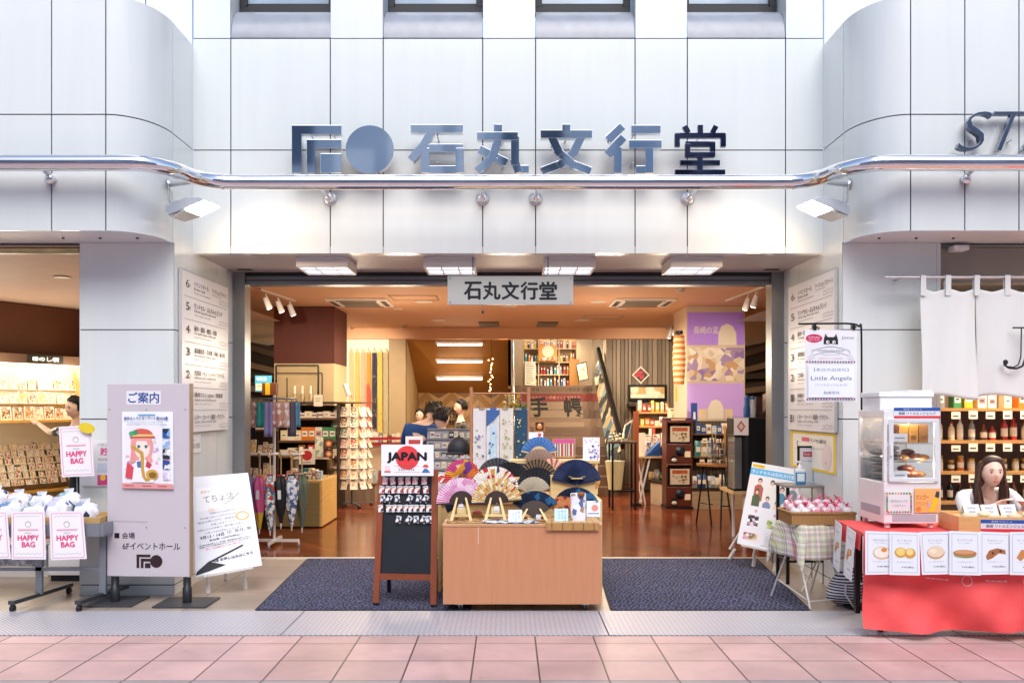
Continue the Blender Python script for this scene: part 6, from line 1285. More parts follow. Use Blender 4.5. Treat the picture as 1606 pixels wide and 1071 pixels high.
def fan_stand(px, py, Y, base, lab, s=1.0):
    c = P(px, py, Y); t = thing('fan_stand', lab, 'fan stand', (c.x, Y, base), 0, 'wooden fan stands'); m_ = wood('#e2c98c', .45, 'Z'); h = c.z - base
    for sx in (-1, 1): q = M(); xo = c.x + sx * .046 * s; q.prism([(xo + sx * .03 * s - .012, Y - .07, base), (xo + sx * .03 * s + .012, Y - .07, base), (xo - sx * .012 + .007, Y - .015, base + h + .045 * s), (xo - sx * .012 - .007, Y - .015, base + h + .045 * s)], (0, .02, 0), m_); part('front_leg', q, t)
    for sx in (-1, 1): q = M(); xo = c.x + sx * .05 * s; q.prism([(xo + .012, Y + .09, base), (xo - .012, Y + .09, base), (xo - .006, Y + .02, base + h * .9), (xo + .006, Y + .02, base + h * .9)], (0, .016, 0), m_); part('back_leg', q, t)
    q = M(); q.box(c.x - .062 * s, c.x + .062 * s, Y - .055, Y - .035, base + h * .22, base + h * .36, m_); part('cross_bar', q, t); q = M(); q.prism([(c.x - .034 * s, Y - .01, base + h * .3), (c.x + .034 * s, Y - .01, base + h * .3), (c.x + .034 * s, Y + .012, base + h * .95), (c.x - .034 * s, Y + .012, base + h * .95)], (0, .008, 0), m_); part('back_rest', q, t)
def f_(x, y): return 680 + x / 5.354, 660 + y / 5.354
def fs(px, r, Y): return r / 5.354 / 1400 * Y
FL = lambda pal, sc=30: printed(pal, sc, .6)
PINK = FL(['#dba6c4', '#e3b9d2', '#d698bc', '#ead0e0'], 22); YEL = FL(['#d9bf82', '#cfae68', '#e3cf9c', '#c9a45a'], 30); FLOR = FL(['#e8dcc4', '#efe6d4', '#c8503f', '#e8dcc4', '#efe6d4', '#6a5a8a', '#d89a4a', '#efe6d4'], 34)
WFL = FL(['#ece8e2', '#e8e4dc', '#ece8e2', '#c8323a', '#3a2f5a', '#ece8e2', '#d8a03a', '#ece8e2'], 20); KAL = FL(['#dd7a2a', '#d84a3a', '#e0a02f', '#c9467f', '#7a3f8a', '#e8d8c0', '#d8452f', '#d98a2f'], 15)
BLKF = ['#25262c', '#1a1b20']; NAVY_ = FL(['#1d2c54', '#1a2748', '#22335f', '#1d2c54'], 18); TEALN = FL(['#1b3050', '#15233c', '#2f6a94', '#15233c', '#1b2a48'], 22)
def F_(lab, x, y, Y, r, ri, a0, a1, leaf, rib='#5a4634', n=24, tilt=.1, ring=None): px, py = f_(x, y); return fan(lab, px, py, Y, fs(0, r, Y), fs(0, ri, Y), a0, a1, leaf, rib, n, tilt, ring)
F_('blue folding fan with a pale wood inside at the very top of the display', 885, 285, 8.08, 152, 70, 12, 168, ['#4a78b8', '#5f8cc6'], '#d8bc8a')
F_('greyish beige folding fan just below the blue one', 890, 385, 7.98, 150, 60, 28, 150, ['#a58a7a', '#b59a8a'], '#9a7a5a')
F_('black and brown slatted folding fan below the beige one', 872, 488, 7.86, 165, 70, 14, 150, ['#3a2f2a', '#8a7258'], '#6a4e38')
F_('dark charcoal folding fan with grey sticks at the back left', 535, 480, 7.88, 170, 80, 22, 172, ['#55555c', '#3a3a40'], '#4a4a4e')
F_('plain black folding fan in the middle of the back row', 640, 530, 7.78, 185, 60, 20, 150, BLKF, '#22222a')
F_('second plain black folding fan, tilted behind the cream one', 870, 560, 7.70, 170, 70, 20, 160, BLKF, '#2a2626')
F_('black pleated folding fan directly above the cream fan', 868, 590, 7.62, 170, 70, 25, 160, ['#2c2d36', '#1d1e25'], '#3a3430')
F_('beige folding fan with a red and black painted figure at the back right', 1000, 425, 7.92, 112, 36, 25, 155, ['#e6d6c0', '#e6d6c0', '#d8523f', '#d8523f', '#e6d6c0'] * 2, '#c9a878')
F_('large plain navy folding fan on the right', 1200, 535, 7.56, 212, 26, 12, 168, NAVY_, '#1c2748', 28)
F_('small golden slatted fan behind the navy fan', 1290, 490, 7.72, 110, 50, -60, 40, ['#d8a85a', '#c98f3a'], '#d0a050', 10)
F_('white floral folding fan with red and purple blossoms, centre of the back', 510, 590, 7.36, 208, 90, 6, 172, [WFL, '#ece6da', WFL], '#3f2f28', 28)
F_('kaleidoscope folding fan in orange, pink and purple at the left', 240, 470, 7.42, 148, 30, -25, 205, KAL, '#8a4a34', 26)
F_('pale cream folding fan in the middle', 842, 612, 7.30, 142, 40, 22, 158, ['#cfc4b0', '#c2b59e'], '#b8a888', 22)
F_('dark blue folding fan behind the wrapped packet, right front', 1195, 765, 7.22, 208, 95, 26, 158, TEALN, '#3a2a22', 26)
F_('burnt orange patterned folding fan leaning low at the right', 1085, 790, 7.16, 158, 60, 18, 150, FL(['#c87a4a', '#d89a6a', '#8a3f2a', '#d0885a'], 24), '#b87a4a', 20)
F_('pink lacy folding fan with dark sticks on the left stand', 235, 690, 7.02, 212, 98, -2, 182, PINK, '#3f302c', 30)
F_('golden beige folding fan with flowers on the middle stand', 530, 690, 6.98, 212, 98, 8, 180, [YEL, YEL, FLOR], '#3f302c', 30)
F_('navy folding fan with light blue waves on the right stand', 850, 812, 7.0, 224, 138, 33, 147, TEALN, '#4f443c', 24)
F_('purple and teal fan edge showing below the pink fan', 225, 700, 7.12, 128, 60, 150, 212, FL(['#6a2f6a', '#2a5a6a', '#a03f6a'], 26), '#3f302c', 8)
fan_stand(*f_(235, 690), 7.02, TT + .004, 'wooden fan stand under the pink fan'); fan_stand(*f_(520, 690), 6.98, TT + .012, 'wooden fan stand under the golden floral fan'); fan_stand(*f_(840, 800), 7.0, TT + .004, 'low wooden fan stand under the wave patterned fan', 1.35)
fan_stand(*f_(1200, 520), 7.57, .981, 'wooden fan stand under the large navy fan', .8)
q = M(); c = P(*f_(365, 780), 7.2); q.box(c.x - .05, c.x + .05, 7.18, 7.28, TT + .003, c.z, wood('#b88a52', .5, 'X')); q.ball((c.x, 7.22, c.z), (.04, .04, .03), mat('#a83a2f', .5), 10, 6); solo('small_box', q, 'small wooden box of red charms between the two left fan stands', 'box')
for i, (x, ya, yb, lb) in enumerate(((230, 698, 735, 'pink'), (530, 715, 765, 'golden floral'), (880, 785, 830, 'wave patterned'))):
    a = P(*f_(x - 20, ya), 6.93); b = P(*f_(x + 20, yb), 6.93); q = M(); q.box(a.x, b.x, 6.93, 6.932, b.z, a.z, paper()); q.tube([((a.x + b.x) / 2, 6.931, a.z), ((a.x + b.x) / 2, 6.96, a.z + .02)], .001, GREYM, 4); q.poly([(a.x + .003, 6.929, b.z + .008), (b.x - .003, 6.929, b.z + .008), (b.x - .003, 6.929, b.z + .012), (a.x + .003, 6.929, b.z + .012)], ink('#77777c')); solo('price_tag', q, f'tiny white price tag hanging from the {lb} fan', 'price tag', 'price tags on the fans')
def pcard(x0, y0, x1, y1, Y, c, lab, lines):
    a, b = f_(x0, y0); c2, d = f_(x1, y1); p = front(a, b, c2, d, Y, .05); q = p.m; p.slab(q, .003, paper(c)); random.seed(int(x0))
    for k, tx in enumerate(lines): # vertical writing
        for j, ch in enumerate(tx): p.text(ch, .78 - k * .22, .14 + j * (.78 / max(len(tx), 6)), .085, ink('#3a5a7a'))
    solo('message_card', q, lab, 'card', 'price cards on the fan box')
pcard(628, 745, 742, 890, 6.86, '#dfe9f2', 'pale blue card with vertical writing beside the wave patterned fan', ['夏の扇子', 'おすすめ品', '千円より'])
pcard(1015, 735, 1130, 885, 6.86, '#bfe0e6', 'turquoise card with vertical writing on the bamboo mat', ['涼しい風を', '贈りもの', 'にどうぞ'])
q = M(); a = P(*f_(1155, 610), 6.9); b = P(*f_(1280, 878), 6.9)
q.grid(lambda u, v: Vector((a.x + (b.x - a.x) * (u + .03 * math.sin(v * 9)), 6.90 - .02 * math.sin(math.pi * u) + .03 * (1 - v), a.z + (b.z - a.z) * v)), 14, 16, FL(['#e9e8ee', '#dfe2ea', '#e9e8ee', '#5a6f9a', '#e9e8ee', '#f0eff2', '#a88a7a'], 26)); q.grid(lambda u, v: Vector((a.x + (b.x - a.x) * u, 6.93 + .02 * math.sin(math.pi * u) + .03 * (1 - v), a.z + (b.z - a.z) * v)), 6, 6, paper('#e6e6ec')); q.ball(((a.x + b.x) / 2 + .02, 6.905, a.z - .005), (.03, .02, .02), mat('#8a5a34', .6), 10, 6)
solo('wrapped_packet', q, 'white and blue wrapped packet tied with brown cord on the bamboo mat', 'packet', solid=.002)
p = front(*f_(1285, 670), *f_(1400, 805), 7.18, .04); q = p.m; p.slab(q, .01, paper('#dfe6f0')); p.ell(.6, .45, .25, None, ink('#d88a7a')); p.rect(.1, .75, .9, .82, ink('#7a8aa8')); solo('gift_card', q, 'pale blue card with orange flower at the right end of the fan box', 'card')
p = front(*f_(1000, 148), *f_(1190, 305), 8.12, .02); q = p.m; p.slab(q, .012, wood('#c99a6a', .4, 'X')); p.rect(0.03, .02, .97, .25, ink('#c84f8a')); 
for k in range(17): p.rect(.04 + k * .055, .26, .085 + k * .055, .95, ink(['#b8483a', '#e6dccb', '#5a4a6a', '#d8b0a0', '#3f6a6a', '#e9e2d8', '#a03a4a'][k % 7]))
solo('chopstick_box', q, 'wooden tray of colourful striped sticks under a magenta card, on the top step', 'box')
p = front(*f_(1255, 138), *f_(1395, 330), 8.05, .03); q = p.m; p.slab(q, .02, paper('#ece8ec')); random.seed(15)
for k in range(34): p.ell(random.uniform(.3, .95), random.uniform(.35, .95), random.uniform(.03, .07), None, ink(random.choice(['#5a5aa8', '#8a86c8', '#3f3f8a', '#b8b4e0'])), 8)
for k in range(8): p.ell(random.uniform(.1, .9), random.uniform(.06, .25), .03, None, ink(random.choice(['#d88a9a', '#8a5a6a'])), 8)
solo('towel_pack', q, 'white pack printed with violet flowers on the top step', 'pack')
p = front(*f_(800, 95), *f_(920, 150), 8.2, .02); q = p.m; p.slab(q, .006, paper()); p.ell(.75, .4, .14, None, ink('#c8323a')); solo('shop_card', q, 'white card with a red dot behind the blue fan', 'card')
t = thing('framed_picture', 'small wooden box frame with an orange figure beside the towels', 'frame', P(*f_(890, 90), 8.4)); p = front(*f_(845, 0), *f_(935, 90), 8.4); q = M(); p.frame(q, .012, .03, wood('#a8703f', .4, 'X')); part('frame', q, t); p.rect(.05, .05, .95, .95, ink('#3a2418')); p.ell(.5, .5, .25, None, ink('#d8803a')); p.ell(.5, .35, .12, None, ink('#f0d8b0')); part('picture', p.m, t); q = M(); a = p.at(.5, 1, -.02); q.box(a.x - .03, a.x + .03, 8.39, 8.45, 1.086, a.z, wood('#a8703f', .4, 'X')) if a.z > 1.09 else None; part('foot', q, t) if q.v else None
p = front(*f_(28, 445), *f_(110, 600), 7.46, .03); q = p.m; p.slab(q, .004, paper('#ece6e2')); p.ell(.5, .3, .42, None, ink('#cf4030')); p.poly([(.25, .42), (.6, .2), (.8, .22), (.45, .5)], paper()); 
for k in range(5): p.poly([(0, .98), (.1 + k * .2, .55), (.18 + k * .2, .55), (.06, .98)], ink('#c9a8c8'))
solo('poster_card', q, 'white card with a red sun and crane left of the kaleidoscope fan', 'card')

# ================================================================ chalkboard with JAPAN sign
CB = thing('chalkboard', 'standing A-frame chalkboard with reddish wooden frame left of the fan box', 'chalkboard', (-.8, 7.1, .012)); RW_ = wood('#8a4526', .4, 'Z', 1, .2)
tl, tr = P(595, 738, 7.22), P(686, 736, 7.16); bl, br_ = P(585, 950, 7.02), P(686, 944, 6.95)
bl.z = br_.z = .022; bl.x = X(586, 7.02); br_.x = X(684, 6.95)
p = Panel(tl, tr, br_, bl)
for u in (.04, .96): q = M(); q.bar(p.at(u, 0, 0), p.at(u, 1, 0), .05, .025, RW_, p.n); part('upright', q, CB, .003)
for v in (.0, .79): q = M(); q.bar(p.at(.065, v + .01, 0), p.at(.935, v + .01, 0), .02, .045, RW_, (0, 0, 1)); part('cross_bar', q, CB)
bp_ = Panel(p.at(.085, .02, -.004), p.at(.915, .02, -.004), p.at(.915, .78, -.004), p.at(.085, .78, -.004)); q = M(); bp_.slab(q, .01, mat('#14181f', .45, var=.25, vs=5)); part('slate', q, CB)
for u in (.12, .92): q = M(); q.bar(p.at(u, .03, -.04), Vector((p.at(u, 1).x, p.at(u, 1).y + .48, .014)), .03, .02, BLACK); part('back_leg', q, CB)
for u in (.04, .96): q = M(); a = p.at(u, 1); q.box(a.x - .02, a.x + .02, a.y - .02, a.y + .02, .012, .03, BLACK); part('rubber_foot', q, CB)
jp = Panel(P(598, 697, 7.12), P(680, 697, 7.08), P(680, 746, 7.06), P(598, 746, 7.10)); q = jp.m; jp.slab(q, .003, paper('#f0f0f4')); jp.ell(.5, .42, .225, None, ink('#e33a3f'))
vs_, fs_, asp = text_geo('JAPAN', 0)
jp.text('JAPAN', .49, .42, .32, BLACK, w=.74, bold=.14); jp.text('Tenugui cloth charm and badge set', .48, .69, .045, ink('#55555c'), w=.46); jp.text('550YEN', .48, .80, .075, ink('#44444c'), w=.3); jp.text('ONE OF EACH PLEASE', .5, .885, .03, ink('#d85a5a'), w=.5)
jp.poly([(.77, .9), (.83, .76), (.87, .76), (.94, .9)], ink('#3f6fb0')); jp.ell(.85, .73, .055, None, ink('#e0483f'), 18, 0, 180); jp.poly([(.825, .77), (.835, .75), (.865, .75), (.875, .77)], paper()); jp.rect(.07, .68, .17, .84, ink('#f0d4d4')); jp.rect(.06, .85, .18, .89, ink('#d84a4a'))
solo('japan_sign', q, 'white JAPAN sign with a red disc topping the chalkboard', 'sign')
PK = [(0, (95, 170, 250, 320, 390, 480), 440, 'pink'), (1, (60, 120, 180, 240, 300, 350, 410, 495), 525, 'red-mouthed'), (2, (70, 130, 215, 335, 425, 490), 615, 'grey'), (3, (50, 130, 185, 240, 300, 350, 400, 460, 525), 710, 'orange'), (4, (225, 325, 400, 470, 525), 820, 'silver')]
PCOLS = {'pink': ['#d86a7f', '#f0d8da', '#e8a0a8', '#f4ecec'], 'red-mouthed': ['#c87a5a', '#efe0d8', '#b8404a', '#f4eeee', '#4a4a54'], 'grey': ['#b9bcc4', '#3a3c46', '#e4e6ea', '#5a4a52'], 'orange': ['#d88a5a', '#f0e2da', '#2f2f3a', '#efe9e9', '#c0504a'], 'silver': ['#c4c8ce', '#4a4c56', '#eceef0', '#7a5a5e']}
_pk = {}
for r_, xs_, y_, cn in PK:
    for k, x_ in enumerate(xs_):
        px, py = 590 + x_ / 6.3, 680 + (y_ + 35) / 6.3; u = (px - 595) / 90; v = .5
        for _ in range(6): a_ = p.at(u, v); v += (py - (HY - (a_.z - H) * F / a_.y)) / 212; u += (px - (CX + a_.x * F / a_.y)) / 92
        c = p.at(u, v, .018); mm = _pk.get(cn)
        if mm is None:
            q = M(); w, h = .021, .024
            q.grid(lambda a, b: Vector(((a - .5) * 2 * w, -.010 * math.sin(math.pi * a) * math.sin(math.pi * b), (b - .5) * 2 * h)), 6, 6, FL(PCOLS[cn], 42)); q.grid(lambda a, b: Vector(((a - .5) * 2 * w, -.012 * math.sin(math.pi * a) - .002, h + .009 * b)), 5, 1, mat('#d8dbe0', .25)); mm = _pk[cn] = q.mesh('charm_pack')
        o = bpy.data.objects.new('charm_pack', mm); COL.objects.link(o); o.location = c; rr = random.Random(px); o.rotation_euler = (-.28, rr.uniform(-.18, .18) + (.5 if cn in ('grey', 'silver') and k % 2 else 0), 0)
        tags(o, f'small clear {cn} charm pack, {ORD[k]} in the {ORD[r_]} row down the chalkboard', 'charm pack', 'charm packs on the chalkboard')
# ================================================================ left neighbour: gift envelope wall
lt = dg(1, 2.2) - dg(0, 2.2); ang = math.atan2(lt.y, lt.x)
EW = thing('gift_shelf', 'brightly lit shelf wall of gift envelopes in the shop on the left', 'shelf', dg(.5, 0)); CRM = mat('#e6dac2', .55, var=.03)
def slabd(q, t0, t1, z0, z1, off0, off1, m): q.prism([dg(t0, z0, off0), dg(t1, z0, off0), dg(t1, z1, off0), dg(t0, z1, off0)], dg(0, 0, off1) - dg(0, 0, off0), m)
q = M(); slabd(q, 0, 1, .1, 2.12, -.05, -.02, CRM); part('back_board', q, EW)
q = M(); slabd(q, 0, 1, 2.125, 2.235, -.02, .30, mat('#5f4636', .5)); part('fascia_board', q, EW)
q = M(); slabd(q, .0, 1, 2.115, 2.124, .05, .12, lamp('#ffeccc', 4)); part('light_strip', q, EW)
for z in (1.40, .50): q = M(); slabd(q, 0, 1, z - .03, z, -.02, .32, mat('#dca84e', .4)); part('shelf', q, EW)
q = M(); q.prism([dg(.86, 1.4, .34), dg(.86, 2.05, .0), dg(.86, 1.4, 0)], lt.normalized() * .02, mat('#d8a858', .4)); part('divider', q, EW)
for t in (.3, .75): warm_light('shelf_glow', dg(t, 2.0, .5), 15, .25, 'POINT', (1, .9, .72))
for t in (.2, .85): warm_light('shelf_glow', dg(t, 1.2, .9), 6, .3, 'POINT', (1, .9, .72))
tiers = [(1.80, .12, .13, 19, .02), (1.62, .13, .16, 18, .10), (1.402, .15, .20, 16, .20)] + [(1.02 - k * .088, .09, .10, 24, .06 + k * .035) for k in range(6)]
for j, (z, w, h, n, off) in enumerate(tiers):
    row(f'in the {ORD[j]} row down the lit gift wall', 'gift envelopes on the lit wall', 'card', n, dg(.02, z, off), dg(.98, z, off), w, .03, h, ['white', 'cream', 'red', 'pink', 'white', 'orange', 'yellow', 'grey', 'brown', 'white'], rz=ang, noun='gift envelope', tilt=0, jit=1)
    if j not in (2, 8): q = M(); slabd(q, .0, 1, z - .012, z - .001, .0 if j < 3 else 0, off + .02, mat('#ead9b8', .5)); part('rail', q, EW)
SP = thing('shelf_sign', 'small black sign with white lettering above the gift envelope wall', 'sign', dg(.55, 2.14, .3)); p = Panel(dg(.50, 2.235, .31), dg(.70, 2.235, .31), dg(.70, 2.13, .31), dg(.50, 2.13, .31)); q = M(); p.slab(q, .02, BLACK); part('board', q, SP); p.text('■のし袋', .5, .5, .5, lamp('#fff4e0', 1.2), w=.74, bold=.04); part('lettering', p.m, SP)
TL_ = thing('tube_light', 'golden strip lamp along the top edge of the left shop opening', 'strip light', (-5, 7.5, 2.87)); q = M(); q.box(-9, -3.6, 7.52, 7.60, 2.86, 2.905, mat('#8a7a66', .4, .4)); part('housing', q, TL_); q = M(); q.box(-9, -3.62, 7.515, 7.519, 2.868, 2.898, mat('#e8c890', .5, var=.45, vs=5, emit=0)); part('diffuser', q, TL_)
for x in (-4.6, -6.4): 
    t = thing('downlight', f'added round ceiling lamp in the left shop, {"nearer the pillar" if x > -5 else "farther left"}', 'ceiling light', (x, 9.2, 2.9)); q = M(); q.lathe([(.07, 0), (.09, -.01), (.07, -.012)], (x, 9.2, 2.908), TRIM, 18); part('trim_ring', q, t); q = M(); q.lathe([(.068, -.006), (.03, -.005)], (x, 9.2, 2.908), lamp('#fff0dc', 9), 18); part('lens', q, t); warm_light('downlight_beam', (x, 9.2, 2.85), 45, .12, ang=165)  # lamps put in to brighten the left shop
# ---- happy bag table
HT = thing('sales_table', 'grey metal wheeled table of lucky bags in front of the left shop', 'table', (-4.2, 7.15, 0)); GM = mat('#8f949b', .4, .5, var=.03)
q = M(); q.box(-6.4, -3.17, 6.96, 7.42, .60, .625, GM); part('top', q, HT, .003); q = M(); q.box(-6.4, -3.17, 6.93, 6.958, .56, .66, GM); q.box(-3.168, -3.14, 6.93, 7.42, .56, .66, GM); part('rim', q, HT)
for x in (X(62, 7.1), -3.22, -5.2):
    q = M(); q.bar((x, 7.1, .08), (x, 7.1, .60), .05, .03, GM); part('leg', q, HT); q = M(); q.bar((x - .06, 6.8, .075), (x + .05, 7.5, .075), .05, .03, mat('#4a4e55', .4, .4)); part('foot_bar', q, HT)
    for y, dx in ((6.82, -.058), (7.48, .047)): q = M(); q.lathe([(.026, -.014), (.026, .014)], (x + dx, y, .028), BLACK, 14, Matrix.Rotation(R(90), 4, 'Y')); q.box(x + dx - .012, x + dx + .012, y - .012, y + .012, .03, .06, BLACK); part('caster', q, HT)
q = M(); q.bar((-6.4, 7.1, .28), (-3.245, 7.1, .28), .03, .03, GM); part('stretcher', q, HT)
for i, (xa, xb, ya, yb, lb) in enumerate(((-3.95, -3.2, 7.0, 7.38, 'right'), (-5.0, -4.0, 7.0, 7.38, 'left'))):
    q = M(); TRW = wood('#cda66e', .45, 'X')
    for b in ((xa, xb, ya, ya + .02), (xa, xb, yb - .02, yb), (xa, xa + .02, ya + .02, yb - .02), (xb - .02, xb, ya + .02, yb - .02)): q.box(*b, .626, .70, TRW)
    q.box(xa + .02, xb - .02, ya + .02, yb - .02, .626, .64, TRW); solo('wooden_tray', q, f'shallow wooden tray of lucky bags on the {lb} part of the wheeled table', 'tray')
BGP = [['#e6e8ee', '#3f5a8a', '#dfe2ea', '#6f8fb8', '#eceef2'], ['#e8e6ea', '#2f6a78', '#dfe6ea', '#8fb4c0'], ['#eceaee', '#7a6aa0', '#e2e2ea', '#c9c4dc'], ['#e9e9ee', '#24385f', '#dfe2e8', '#8f9fb8'], ['#f0ecec', '#c98a9a', '#e6e2e8', '#e8d0d8']]
random.seed(21)
for k in range(17):
    x = -4.95 + (k % 9) * .20 + random.uniform(-.02, .02); r2 = k // 9; y = 7.08 + r2 * .14; w, d, h = .10, .055, random.uniform(.13, .19)
    z = .645 + r2 * .07; q = M(); s1, s2 = random.uniform(0, 6), random.uniform(0, 6)
    def fn(u, v):
        a = u * 2 * math.pi; b = v * math.pi; rr = 1 + .06 * math.sin(5 * a + s1) * math.sin(b) + .05 * math.sin(7 * b + s2 + 2 * a); pw = lambda t: math.copysign(abs(t) ** .38, t)
        return Vector((x + w * rr * pw(math.sin(b)) * pw(math.cos(a)), y + d * rr * math.sin(b) * math.sin(a), z + h * .5 + h * .5 * rr * -math.cos(b)))
    q.grid(fn, 24, 12, printed(BGP[k % 5] + ['#eceef2', '#e6e8ee', '#f0f0f4'], 15, .08)); e = Vector((x, y, z + h)); q.add([e + Vector((-.03, 0, -.01)), e + Vector((.03, 0, -.01)), e + Vector((.035, .01, .035)), e + Vector((-.04, -.01, .03))], [(0, 1, 2, 3)], mat('#e2e6ec', .12))
    if k % 3 == 0: q.poly([(x - .05, y - d * 1.12, z + h * .2), (x + .02, y - d * 1.12, z + h * .2), (x + .045, y - d * 1.1, z + h * .85), (x - .025, y - d * 1.1, z + h * .85)], paper('#f2f2f6'))
    solo('lucky_bag', q, f'clear-wrapped lucky bag, {ORD[k % 9]} from left in the {"front" if not r2 else "back"} row on the wheeled table', 'lucky bag', 'lucky bags on the wheeled table')
def happy(tl, tr, br, bl, lab):
    p = Panel(tl, tr, br, bl); p.slab(p.m, .003, paper('#f2eef2')); pk = ink('#e8a8c4')
    for a, b in (((.06, .04), (.94, .04)), ((.94, .04), (.94, .96)), ((.94, .96), (.06, .96)), ((.06, .96), (.06, .04))): p.line([a, b], .006, pk)
    for v in (.1, .88): p.line([(.12 + .04 * k, v + .018 * math.sin(k * 1.9)) for k in range(20)], .003, ink('#b9c4b4'))
    p.ell(.5, .27, .09, None, ink('#a8a29a')); p.ell(.5, .275, .07, None, paper('#f2eef2')); p.text('LUCKY ITEM', .52, .36, .025, ink('#9a9a9a'), w=.3) if False else None
    p.line([(.2, .385), (.8, .385)], .012, ink('#e9a6b8')); p.text('数量限定', .5, .45, .028, ink('#4aa89a'), w=.2)
    p.text('HAPPY', .5, .55, .105, ink('#e0447c'), w=.62, bold=.09); p.text('BAG', .5, .69, .105, ink('#e0447c'), w=.38, bold=.09)
    solo('happy_bag_poster', p.m, lab, 'poster', 'pink bordered HAPPY BAG posters')
Yh = 6.92
happy(P(77, 802, Yh), P(130, 801, Yh), P(136, 876, Yh - .03), P(80, 878, Yh - .03), 'HAPPY BAG poster hanging at the right end of the wheeled table front')
happy(P(18, 802, Yh), P(70, 801, Yh), P(72, 877, Yh - .03), P(18, 877, Yh - .03), 'HAPPY BAG poster hanging second from the right on the wheeled table front')
happy(P(-42, 802, Yh), P(11, 801, Yh), P(17, 876, Yh - .03), P(-42, 877, Yh - .03), 'HAPPY BAG poster cut by the left picture edge on the wheeled table')
happy(P(92, 669, 7.2), P(143, 667, 7.2), P(148, 746, 7.18), P(97, 748, 7.18), 'HAPPY BAG poster with yellow oval tag raised on a stand above the bags')
q = M(); q.tube([(X(120, 7.23), 7.24, .626), (X(120, 7.23), 7.24, Z(690, 7.2))], .006, GREYM, 8); q.box(X(112, 7.23), X(128, 7.23), 7.225, 7.25, .626, .634, GREYM); solo('poster_stand', q, 'thin metal stand holding the raised HAPPY BAG poster', 'stand')
q = M(); c = P(136, 671, 7.17); q.lathe([(.062, -.002), (.062, .002)], (0, 0, 0), mat('#e8d02f', .5), 24, Matrix.Rotation(R(90), 4, 'X')); q.v = [Vector((c.x + v.x * 1.05 + v.z * .1, c.y + v.y, c.z + v.z * .66 - v.x * .22)) for v in q.v]; solo('oval_tag', q, 'yellow oval tag on the corner of the raised HAPPY BAG poster', 'tag')
p = front(127, 690, 170, 762, 7.415); q = p.m; p.slab(q, .004, paper()); p.text('いつのまにか', .8, .1, .08, ink('#5a5a60'), w=.4); p.text('貯', .85, .25, .17, ink('#d8468c'), w=.28, bold=.05); p.text('石丸文行堂', .8, .42, .06, ink('#5a5a60'), w=.36); p.rect(.6, .5, .98, .7, ink('#c9d4e6')); p.rect(.6, .76, .98, .98, ink('#d8468c')); p.ell(.8, .82, .1, None, ink('#e8d02f')); solo('notice_poster', q, 'white notice with pink lettering on the left pillar behind the guide board', 'poster')
q = M(); q.box(X(76, 8), X(131, 8), 8.0, 8.4, .06, .33, WPLAST); q.box(X(78, 8), X(130, 8), 8.02, 8.4, .003, .06, BLACK); solo('low_cabinet', q, 'low white cabinet on a dark plinth behind the wheeled table', 'cabinet')
q = M(); q.box(-6.4, X(74, 8.2), 8.2, 8.6, .09, .30, printed(['#6a6a74', '#7a7a84', '#8f8f98', '#5a5a66'], 30)); q.box(-6.4, X(74, 8.2), 8.22, 8.6, .003, .09, mat('#c9c4bc', .5)); solo('low_display', q, 'low grey patterned display base behind the wheeled table', 'base')

# ================================================================ right stall
A_ = Vector((2.435, 6.12, 0)); e_ = Vector((math.cos(R(6)), -math.sin(R(6)), 0)); n_ = Vector((math.sin(R(6)), math.cos(R(6)), 0))
def tb(s, d, z): p = A_ + e_ * s + n_ * d; return Vector((p.x, p.y, z))
ST_ = thing('stall_table', 'long folding stall table with black legs under the red cloth', 'table', tb(1.5, .35, 0)); q = M(); q.prism([tb(.02, .02, .67), tb(3.4, .02, .67), tb(3.4, .70, .67), tb(.02, .70, .67)], (0, 0, .025), mat('#cfcac4', .5)); part('top', q, ST_)
for s, d in ((.14, .66), (.14, .10), (2.6, .66), (2.6, .10)): q = M(); q.bar(tb(s, d, 0), tb(s, d, .67), .035, .035, BLACK); part('leg', q, ST_)
q = M(); RED = mat('#f05656', .75, var=.05, bump=.5, bs=60, sub=0)
[setattr(x.inputs['Distance'], 'default_value', .035) for x in RED.node_tree.nodes if x.type == 'BUMP']; [setattr(x.inputs['Scale'], 'default_value', 4.5) for x in RED.node_tree.nodes if x.type == 'TEX_NOISE' and x.inputs['Scale'].default_value > 50]
def cl(u, v):
    s = u * 3.4
    if v < .28: return tb(s, .70 - v / .28 * .71, .700 + .002 * math.sin(s * 20))
    t = (v - .28) / .72; f = .034 * math.sin(s * 6.3 + 1.2 - t * 3.4) + .030 * math.sin(s * 3.1 + t * 2.6 + .5) + .024 * math.sin(s * 13 - t * 6) + .008 * math.sin(s * 23 + t * 9)
    return tb(s - .02 * t + .03 * t * math.sin(s * 2), -.012 - .035 * t * 1.2 + f * t * 1.6, .70 - t * (.635 + .012 * math.sin(s * 4)))
q.grid(cl, 220, 44, RED); q.grid(lambda u, v: tb(-.012 - .01 * v, .70 * (1 - u), .70 - .12 * v), 8, 4, RED)
CLOTH = solo('red_cloth', q, 'red tablecloth hanging over the front of the stall table', 'tablecloth')
def cloth_pt(s, z, off=.006):
    t = (.70 - z) / .635; f = .034 * math.sin(s * 6.3 + 1.2 - t * 3.4) + .030 * math.sin(s * 3.1 + t * 2.6 + .5) + .024 * math.sin(s * 13 - t * 6) + .008 * math.sin(s * 23 + t * 9)
    return tb(s - .02 * t, -.012 - .042 * t + f * t * 1.6 - off, z)
q = M(); WHT = ink('#e8c4c4')
for s0, s1 in ((.42, .55), (.78, .92), (1.16, 1.27), (1.5, 1.62)):
    for k in range(11): a = s0 + (s1 - s0) * k / 11; wv = .006 + .003 * (k % 3 == 0); q.add([cloth_pt(a, .397), cloth_pt(a + wv, .397), cloth_pt(a + wv, .407 + .002 * (k % 4 == 1)), cloth_pt(a, .407)], [(0, 1, 2, 3)], WHT)
